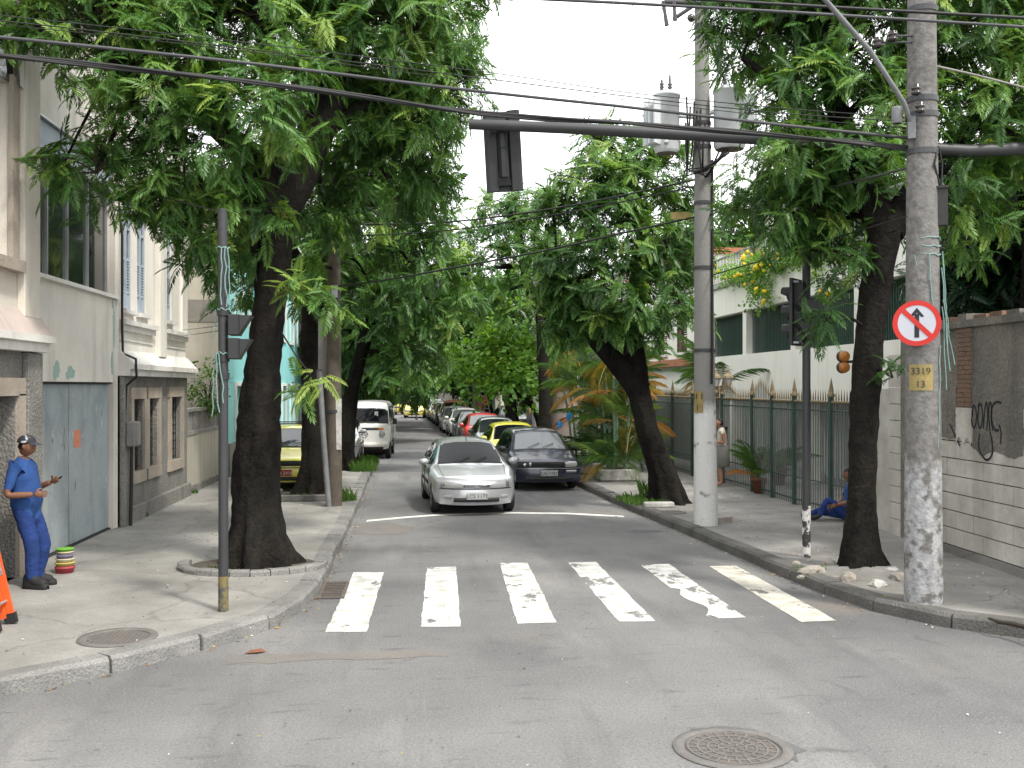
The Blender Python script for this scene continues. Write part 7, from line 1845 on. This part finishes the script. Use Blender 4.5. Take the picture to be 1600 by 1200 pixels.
    # hands: palm, four fingers and a thumb from its side
    if hands:
        for s in 'LR':
            w = V['wr' + s]; fd = (w - V['el' + s]).normalized(); sg_ = 1 if s == 'L' else -1
            inward = (Vector((0, -sg_, 0)) - fd * (-sg_ * fd.y)).normalized(); up_ = fd.cross(inward).normalized()
            if up_.z < 0: up_ = -up_
            pc = w + fd * .05
            n0 = len(mb.v); mb.blob((0, 0, 0), (1, 1, 1), 2, 2, 0.0)
            for i in range(n0, len(mb.v)):
                q = Vector(mb.v[i]); mb.v[i] = tuple(pc + fd * q.x * .052 + up_ * q.y * .042 + inward * q.z * .017)
            for k, (off, ln) in enumerate(((.030, .070), (.010, .080), (-.011, .074), (-.030, .058))):
                b0 = pc + fd * .04 + up_ * off; b1 = b0 + (fd * .9 + inward * .35).normalized() * ln * .45; b2 = b1 + (fd * .5 + inward * .85).normalized() * ln * .32; b3 = b2 + (fd * .1 + inward).normalized() * ln * .26
                mb.tube([b0, b1, b2, b3], [.0095, .009, .0085, .0065], 7, 2)
            b0 = pc - fd * .015 + up_ * .036; b1 = b0 + (fd * .55 + up_ * .6 + inward * .5).normalized() * .034; b2 = b1 + (fd * .85 + up_ * .1 + inward * .5).normalized() * .034; mb.tube([b0, b1, b2], [.012, .0105, .0075], 7, 2)
    body = mb.build('body', [mats[0], mats[1], mats[2], mats[3], mats[4], 'lips'], root, False)
    root['hc'] = 0; del root['hc']
    return root, hc, hd, V
def standing(h=1.72, lean=0.0, arms=None, legs=None, wide=1.0):
    s = h / 1.72
    J = dict(pelvis=((-.05, 0, .93), (.155 * wide, .125 * wide)), waist=((-.06, 0, 1.08), (.15 * wide, .125 * wide)), chest=((-.06, 0, 1.27), (.16 * wide, .125 * wide)), neckb=((-.06, 0, 1.43), (.085, .07)), neck=((-.03, 0, 1.51), .055))
    for k, sg_ in (('L', 1), ('R', -1)):
        J['sh' + k] = ((-.06, sg_ * .19, 1.40), .068); J['el' + k] = ((-.08, sg_ * .23, 1.12), .046); J['wr' + k] = ((.0, sg_ * .22, .88), .034)
        J['hip' + k] = ((-.04, sg_ * .095, .88), .10); J['kn' + k] = ((0, sg_ * .10, .49), .066); J['an' + k] = ((-.04, sg_ * .10, .09), .05); J['toe' + k] = ((.15, sg_ * .12, .045), .042)
    for k, v in {**(arms or {}), **(legs or {})}.items(): J[k] = (v, J[k][1]) if not isinstance(v[0], (tuple, list)) else v
    if lean:
        for k in J:
            (x, y, z), r = J[k]; J[k] = ((x + lean * max(0, z - .1) / 1.6, y, z), r)
    return {k: (tuple(c * s for c in v[0]), tuple(q * s for q in v[1]) if hasattr(v[1], '__len__') else v[1] * s) for k, v in J.items()}

# worker leaning beside the doorway, phone in hand
J = standing(1.75, -.09, dict(elR=(-.13, -.28, 1.08), wrR=(.15, -.22, 1.09), elL=(-.06, .26, 1.10), wrL=(.20, .15, 1.20), waist=((-.02, 0, 1.08), (.2, .175)), chest=((-.05, 0, 1.27), (.195, .15)), pelvis=((-.04, 0, .93), (.19, .155))), dict(knR=(.05, -.10, .50), anR=(.03, -.11, .10), toeR=(.22, -.16, .045), knL=(.10, .09, .50), anL=(.0, .10, .10), toeL=(.17, .14, .045)), 1.05)
J['anR'] = (J['anR'][0], .074); J['anL'] = (J['anL'][0], .074); J['toeR'] = (J['toeR'][0], .056); J['toeL'] = (J['toeL'][0], .056); J['knR'] = (J['knR'][0], .088); J['knL'] = (J['knL'][0], .088); J['hipR'] = (J['hipR'][0], .112); J['hipL'] = (J['hipL'][0], .112)
w1, hc, hd, V = person('worker in blue shirt and trousers leaning by the doorway, looking at phone', (-4.47, 12.5, SWZ), R(-4), J, ['cloth_blue', 'cloth_blue_trousers', 'skin_brown', 'boot', 'hair'], .80, 1.0, (1, .0, -.4))
for an, to in (('anR', 'toeR'), ('anL', 'toeL')):
    a, b = V[an], V[to]; d = Vector((b.x - a.x, b.y - a.y, 0)).normalized(); q = Vector((-d.y, d.x, 0)); c0 = Vector((a.x, a.y, 0)) - d * .02
    rows = []
    for (t, w, h) in ((-.085, .02, .10), (-.075, .045, .16), (-.03, .056, .20), (.045, .056, .19), (.075, .055, .125), (.13, .056, .095), (.19, .052, .08), (.225, .035, .06), (.232, .015, .035)):
        rows.append([tuple(c0 + d * t + q * w * x + Vector((0, 0, h * z))) for x, z in ((-.9, 0.0), (-1.04, .1), (-1.0, .45), (-.75, .85), (-.3, 1.0), (.3, 1.0), (.75, .85), (1.0, .45), (1.04, .1), (.9, 0.0))])
    bt = MB(); bt.grid(rows, 0, True); bt.build('boot', 'boot', w1, False)
mb = MB(); rows = []
for i in range(7):
    el = i / 6 * PI / 2; r = math.cos(el); rows.append([tuple(hc + Vector((.108 * r * math.cos(a) - .004, .088 * r * math.sin(a), .045 + .095 * math.sin(el)))) for a in [k * 2 * PI / 18 for k in range(19)]])
mb.grid(rows, 0, True); cp = mb.build('cap', 'cap_dark', w1, False)
mb = MB(); rows = []
for i in range(4):
    q = i / 3; rows.append([tuple(hc + Vector(((.10 + .085 * q * math.cos(a)) * math.cos(a * .9) , (.088 + .01 * q) * math.sin(a), .05 - .035 * q))) for a in [(-1.0 + k * 2.0 / 8) for k in range(9)]])
mb.grid(rows, 0, True); mb.build('peak', 'cap_dark', cp, False)
w = V['wrL']; ph = thing('mobile_phone', 'small dark mobile phone held by the leaning worker', 'phone', (-4.47 + w.x + .09, 12.5 + w.y - .01, SWZ + w.z + .03)); mb = MB(); mb.obox((0, 0, 0), (.05, .022, .008), (.8, 0, .6), (0, 1, 0)); mb.build('case', 'ceramic', ph, False); mb = MB(); mb.obox((-.006, 0, .0085), (.03, .018, .001), (.8, 0, .6), (0, 1, 0)); mb.build('screen', 'window_glass', ph, False)
# worker sitting on the pavement behind the corner tree
J = standing(1.7); S = {'pelvis': (0, 0, .12), 'waist': (-.04, 0, .27), 'chest': (-.10, 0, .46), 'neckb': (-.12, 0, .62), 'neck': (-.08, 0, .70), 'shL': (-.11, .19, .59), 'shR': (-.11, -.19, .59), 'elL': (.02, .25, .36), 'elR': (.0, -.24, .34), 'wrL': (.22, .2, .30), 'wrR': (.2, -.12, .22), 'hipL': (.04, .10, .12), 'hipR': (.04, -.10, .12), 'knL': (.36, .13, .40), 'knR': (.45, -.12, .16), 'anL': (.50, .12, .09), 'anR': (.66, .02, .10), 'toeL': (.66, .14, .06), 'toeR': (.76, -.1, .08)}
J = {k: (S[k], J[k][1]) for k in J}
person('worker in blue sitting on the pavement, mostly hidden by the corner trunk', (7.52, 17.35, SWZ - .01), R(172), J, ['cloth_blue', 'cloth_blue_trousers', 'skin_brown', 'boot', 'hair'], .7, 1.0, (1, 0, -.2))
# woman at the gate
J = standing(1.58, 0, dict(elR=(-.1, -.22, 1.14), wrR=(.14, -.16, 1.17), elL=(-.1, .22, 1.12), wrL=(.16, .12, 1.16)), None, 1.0)
wm, hc, hd, V = person('woman in cream top and grey skirt standing by the fence gate', (7.1, 23.5, SWZ), R(170), J, ['cloth_cream', 'cloth_greyskirt', 'skin_tan', 'skin_tan', 'hair'], .12, .05, (1, 0, -.1), hairlen=.25)
mb = MB(); mb.lathe([(.175, .98), (.20, .85), (.19, .48), (.18, .47), (.185, .84), (.16, .97)], (-.04, 0, 0), n=18); mb.build('skirt', 'cloth_greyskirt', wm, False)
# far pedestrians
J = standing(1.74, 0, dict(elR=(-.18, -.22, 1.14), wrR=(-.1, -.22, .9), elL=(.05, .23, 1.14), wrL=(.2, .2, .95)), dict(knR=(.16, -.09, .5), anR=(.18, -.09, .12), toeR=(.36, -.09, .07), knL=(-.06, .09, .48), anL=(-.28, .09, .12), toeL=(-.14, .09, .05)))
person('distant walker in dark clothes crossing the road before the taxi', (.02, 75, 0), R(-60), J, ['cloth_dark', 'cloth_dark', 'skin_brown', 'boot', 'hair'], .7, .3)
J = standing(1.7)
person('distant shirtless man on the right pavement past the copper car', (3.55, 56.5, SWZ), R(250), J, ['skin_tan', 'cloth_denim', 'skin_tan', 'boot', 'hair'], 0, .4)
wm, hc, hd, V = person('distant woman in a blue dress by the terracotta-capped wall', (5.9, 51, SWZ), R(80), standing(1.62), ['cloth_denim', 'cloth_denim', 'skin_tan', 'boot', 'hair'], .15, .1)
mb = MB(); mb.lathe([(.16, .95), (.2, .7), (.23, .5), (.15, .9)], (-.04, 0, 0), n=16); mb.build('dress_skirt', 'cloth_denim', wm, False)

# ================================================================ SMALL THINGS
# orange extension ladder against the townhouse
LD = thing('extension_ladder', 'orange fibreglass ladder with black feet leaning at the frame edge', 'ladder', (-4.1, 10.4, SWZ))
def lp(y, t, ox=0): return Vector((-3.99 - 1.05 * t + ox, y, SWZ + 4.6 * t))
for ox, ys_, m in ((0, (10.18, 10.58), 'orange_fibre'), (-.07, (10.22, 10.54), 'orange_fibre')):
    for y in ys_:
        mb = MB(); a, b = lp(y, .012, ox), lp(y, .985, ox); d = (b - a).normalized(); mb.obox((a + b) / 2, ((b - a).length / 2, .016, .042), d, (0, 1, 0)); rl = mb.build('rail', m, LD)
        if ox == 0:
            mb = MB(); mb.obox(lp(y, .012), (.05, .03, .055), d, (0, 1, 0)); mb.build('foot', 'rubber', rl)
            mb = MB(); mb.obox(lp(y - .018, .12), (.07, .003, .03), d, (0, 1, 0)); mb.build('label_patch', 'aluminium', rl)
for k in range(14):
    t_ = .05 + k * .066; mb = MB(); mb.cyl(lp(10.19, t_), lp(10.57, t_), .015, n=8); mb.build('rung', 'aluminium', LD)
# stack of plastic tubs by the garage door
c = Vector((-4.42, 13.42, SWZ)); zz = 0
mat('tub_green', (.16, .42, .04), (.12, .3, .04), 9, .5); mat('tub_red', (.42, .05, .07), (.3, .05, .06), 9, .5); mat('tub_yellow', (.46, .4, .12), (.35, .3, .1), 9, .5); mat('tub_violet', (.2, .18, .32), None, 5, .4); mat('tub_cream', (.62, .56, .38), None, 5, .4)
for (m, h, r, lab) in (('tub_red', .085, .115, 'red plastic tub at the bottom of the stack by the garage'), ('tub_yellow', .05, .118, 'yellow plastic tub second from the bottom of the stack'), ('tub_cream', .045, .105, 'cream plastic tub in the middle of the stack'), ('tub_violet', .045, .105, 'violet plastic tub second from the top of the stack'), ('tub_cream', .04, .1, 'cream tub just under the green lid'), ('tub_green', .035, .108, 'bright green lid topmost on the stack of tubs')):
    t = thing('plastic_tub', lab, 'tub', (c.x, c.y, c.z + zz), 0, 'stack of plastic tubs'); mb = MB(); mb.lathe([(.001, 0), (r * .88, 0), (r * .97, h * .6), (r, h * .62), (r, h * .98), (r * .95, h), (.001, h - .004)], n=18); mb.build('tub', m, t, False)
    mb = MB(); mb.lathe([(r * 1.0, h * .7), (r * 1.06, h * .72), (r * 1.06, h * .9), (r * 1.0, h * .92)], n=18); mb.build('rim', m, t, False); zz += h + .002
# tree pits and rubble
tp = thing('tree_pit', 'low concrete ring kerb round the nearest left tree', 'tree pit', (-2.1, 13.6, SWZ)); rg = random.Random(2)
for k in range(13):
    a0 = R(170 + k * 15); a1 = R(170 + k * 15 + 14.2); r0, r1_ = .82, .96; cx, cy = -2.12, 13.66; mb = MB(); h = SWZ + .075 + rg.uniform(-.012, .01)
    f0 = lambda r, z: (cx + r * math.cos(a0), cy + r * .8 * math.sin(a0), z); f1 = lambda r, z: (cx + r * math.cos(a1), cy + r * .8 * math.sin(a1), z)
    mb.prism([(r0, SWZ - .02), (r0, h), (r1_ - .02, h), (r1_, h - .02), (r1_, SWZ - .02)], f0, f1); mb.build('kerb_stone', 'kerb_stone', tp)
mb = MB(); mb.add([(-2.12 + .82 * math.cos(a), 13.66 + .66 * math.sin(a), SWZ + .02) for a in [i * 2 * PI / 24 for i in range(24)]], [tuple(range(24))]); mb.build('soil', 'soil', tp)
tp = thing('tree_pit', 'square concrete pit edging round the second left tree', 'tree pit', (-2.3, 21.9, SWZ))
for lo, hi in (((-3.0, 21.2, SWZ), (-1.75, 21.32, SWZ + .13)), ((-3.0, 21.32, SWZ), (-2.88, 22.6, SWZ + .13)), ((-1.87, 21.32, SWZ), (-1.75, 22.6, SWZ + .13))): fpart(tp, 'edging', 'kerb_stone', [(lo, hi)], .015)
mb = MB(); mb.box((-2.87, 21.33, SWZ), (-1.88, 22.6, SWZ + .05)); mb.build('soil', 'soil', tp)
rg = random.Random(77)
RK_ = [(1262, 905, .17, 'rock', 'brown rubble stone nearest the signal post foot'), (1290, 893, .13, 'rock', 'rounded brown rubble stone left of the corner trunk'), (1238, 892, .09, 'rock', 'small rubble stone farthest left of the corner trunk'), (1335, 898, .13, 'rock_pale', 'white-topped rubble slab under the corner trunk'), (1386, 905, .14, 'rock_pale', 'white rubble slab right of the corner trunk'),
       (1402, 915, .16, 'rock', 'large grey rubble slab beside the near concrete pole'), (1318, 915, .15, 'rock', 'tilted grey slab in front of the corner trunk'), (1365, 925, .15, 'rock_pale', 'pale rubble lump in front of the corner trunk, right'), (1245, 912, .06, 'rock', 'fist-sized rubble near the right kerb'), (1300, 912, .05, 'rock', 'broken brick bit in the rubble')]
for k, (u, v, r, m, lab) in enumerate(RK_):
    v = v - 9; u = u + 6; p = at(u, v, F * (CH - SWZ) / (v - VY)); t = thing('rubble_stone', lab, 'stone', (p.x, p.y, SWZ), 0, 'rubble round the corner tree'); mb = MB(); mb.blob((0, 0, r * .12), (r * rg.uniform(.6, 1.0), r * rg.uniform(.5, .8), r * .5), 0, 2, .22, k); mb.build('stone', m, t, False)
p = at(1358, 898, 13.0); mb = MB(); rows = []
for i in range(7):
    q = i / 6; rows.append([(p.x + (.72 * q) * math.cos(a) * rg.uniform(.92, 1.08), p.y + (.55 * q) * math.sin(a) * rg.uniform(.92, 1.08), SWZ + .07 * (1 - q * q) + rg.uniform(-.01, .012) * (1 if q < 1 else 0)) for a in [k * 2 * PI / 22 for k in range(22)]]); rows[-1].append(rows[-1][0])
mb.grid(rows, 0, False); o = mb.build('broken_paving', 'sidewalk_right', right_walk)
t = thing('loose_slab', 'white broken kerb slab lying at the foot of the leaning tree', 'slab', (4.72, 19.6, SWZ)); mb = MB(); mb.box((4.42, 19.5, SWZ), (5.0, 19.68, SWZ + .1), 0, .02); mb.build('slab', 'rock_pale', t)
t = thing('loose_brick', 'brown broken block by the foot of the white-painted pole', 'block', (5.25, 17.35, SWZ)); mb = MB(); mb.obox((5.27, 17.3, SWZ + .045), (.16, .09, .05), (1, .15, .03), (-.15, 1, 0)); mb.build('block', 'rock', t)
t = thing('fallen_branch', 'thin fallen branch on the right pavement edge', 'branch', tuple(at(1560, 985, 10))); mb = MB(); 
z_ = SWZ + .02
pts = [at(u, v, F * (CH - z_) / (v - VY)) for u, v in ((1545, 966), (1562, 972), (1580, 974), (1602, 980), (1630, 990))]; mb.tube(pts, [.012, .02, .022, .025, .02], 6, jit=.1); mb.build('wood', 'twig', t)
t = thing('road_litter', 'crushed reddish packet lying on the asphalt by the left kerb', 'litter', tuple(at(400, 1020, 9.6))); p = at(400, 1020, F * CH / (1020 - VY)); mb = MB(); mb.add([(p.x - .1, p.y - .05, .008), (p.x + .02, p.y - .06, .02), (p.x + .1, p.y, .01), (p.x + .04, p.y + .05, .03), (p.x - .06, p.y + .06, .012), (p.x, p.y, .035)], [(0, 1, 5), (1, 2, 5), (2, 3, 5), (3, 4, 5), (4, 0, 5)]); mb.build('packet', 'terracotta', t)
t = thing('blue_sheet', 'scrap of blue plastic caught among the palm fronds', 'plastic sheet', (4.55, 26.6, 2.0)); 
mat('plastic_blue', (.03, .25, .55), None, 5, .4)
mb = MB(); 
for k, (u, v, s) in enumerate(((889, 650, .08), (874, 664, .08))):
    q = at(u, v, 26.2); mb.blob(tuple(q), (s * .8, s * .2, s * 1.1), 0, 2, .45, k)
mb.build('sheet', 'plastic_blue', t)
# fallen leaves, grit and scraps along the gutters
V_ = []; F_ = []; M_ = []; rg = random.Random(123)
def scrap(x, y, z, s, m):
    a = rg.uniform(0, 6.28); n = 5; o = len(V_)
    for k in range(n):
        b = a + k * 2 * PI / n; q = s * rg.uniform(.4, 1); V_.append((x + q * math.cos(b), y + q * .7 * math.sin(b), z + rg.uniform(.002, .014)))
    F_.append(tuple(range(o, o + n))); M_.append(m)
for line, sgn in ((lk, -1), (rk, 1)):
    pts = [p for p in resample(line, .12) if 8 < p.y < 34 and abs(p.x) < 8]
    for p in pts:
        for _ in range(3):
            if rg.random() < .55: scrap(p.x - sgn * abs(rg.gauss(0.02, .10)) * 1.0, p.y + rg.uniform(-.1, .1), .003, rg.uniform(.008, .03), rg.choice((0, 0, 1, 1, 2, 3)))
for k in range(420): scrap(rg.uniform(-3, 6), rg.uniform(6, 22), .003, rg.uniform(.005, .016), rg.choice((0, 1, 1, 2, 3)))
for k in range(420): scrap(rg.uniform(-4.8, -1.5), rg.uniform(9, 26), SWZ + .003, rg.uniform(.006, .022), rg.choice((0, 1, 1, 2, 3)))
for k in range(480): scrap(rg.uniform(4.9, 7.2), rg.uniform(10.5, 24), SWZ + .003, rg.uniform(.006, .025), rg.choice((0, 1, 1, 2, 3)))
mat('leaf_dry', (.24, .13, .05), None, 20, .9); mat('leaf_brown', (.10, .065, .035), None, 20, .9); mat('paper', (.6, .59, .56), None, 20, .9); mat('leaf_yellow', (.45, .3, .05), None, 20, .8)
mb = MB(); mb.v = V_; mb.f = F_; mb.m = M_; mb.sm = [False] * len(F_); o = mb.build('litter', ['leaf_dry', 'leaf_brown', 'paper', 'leaf_yellow']); o['kind'] = 'stuff'; tag(o, 'dry leaves and paper scraps scattered on road and pavement', 'litter')
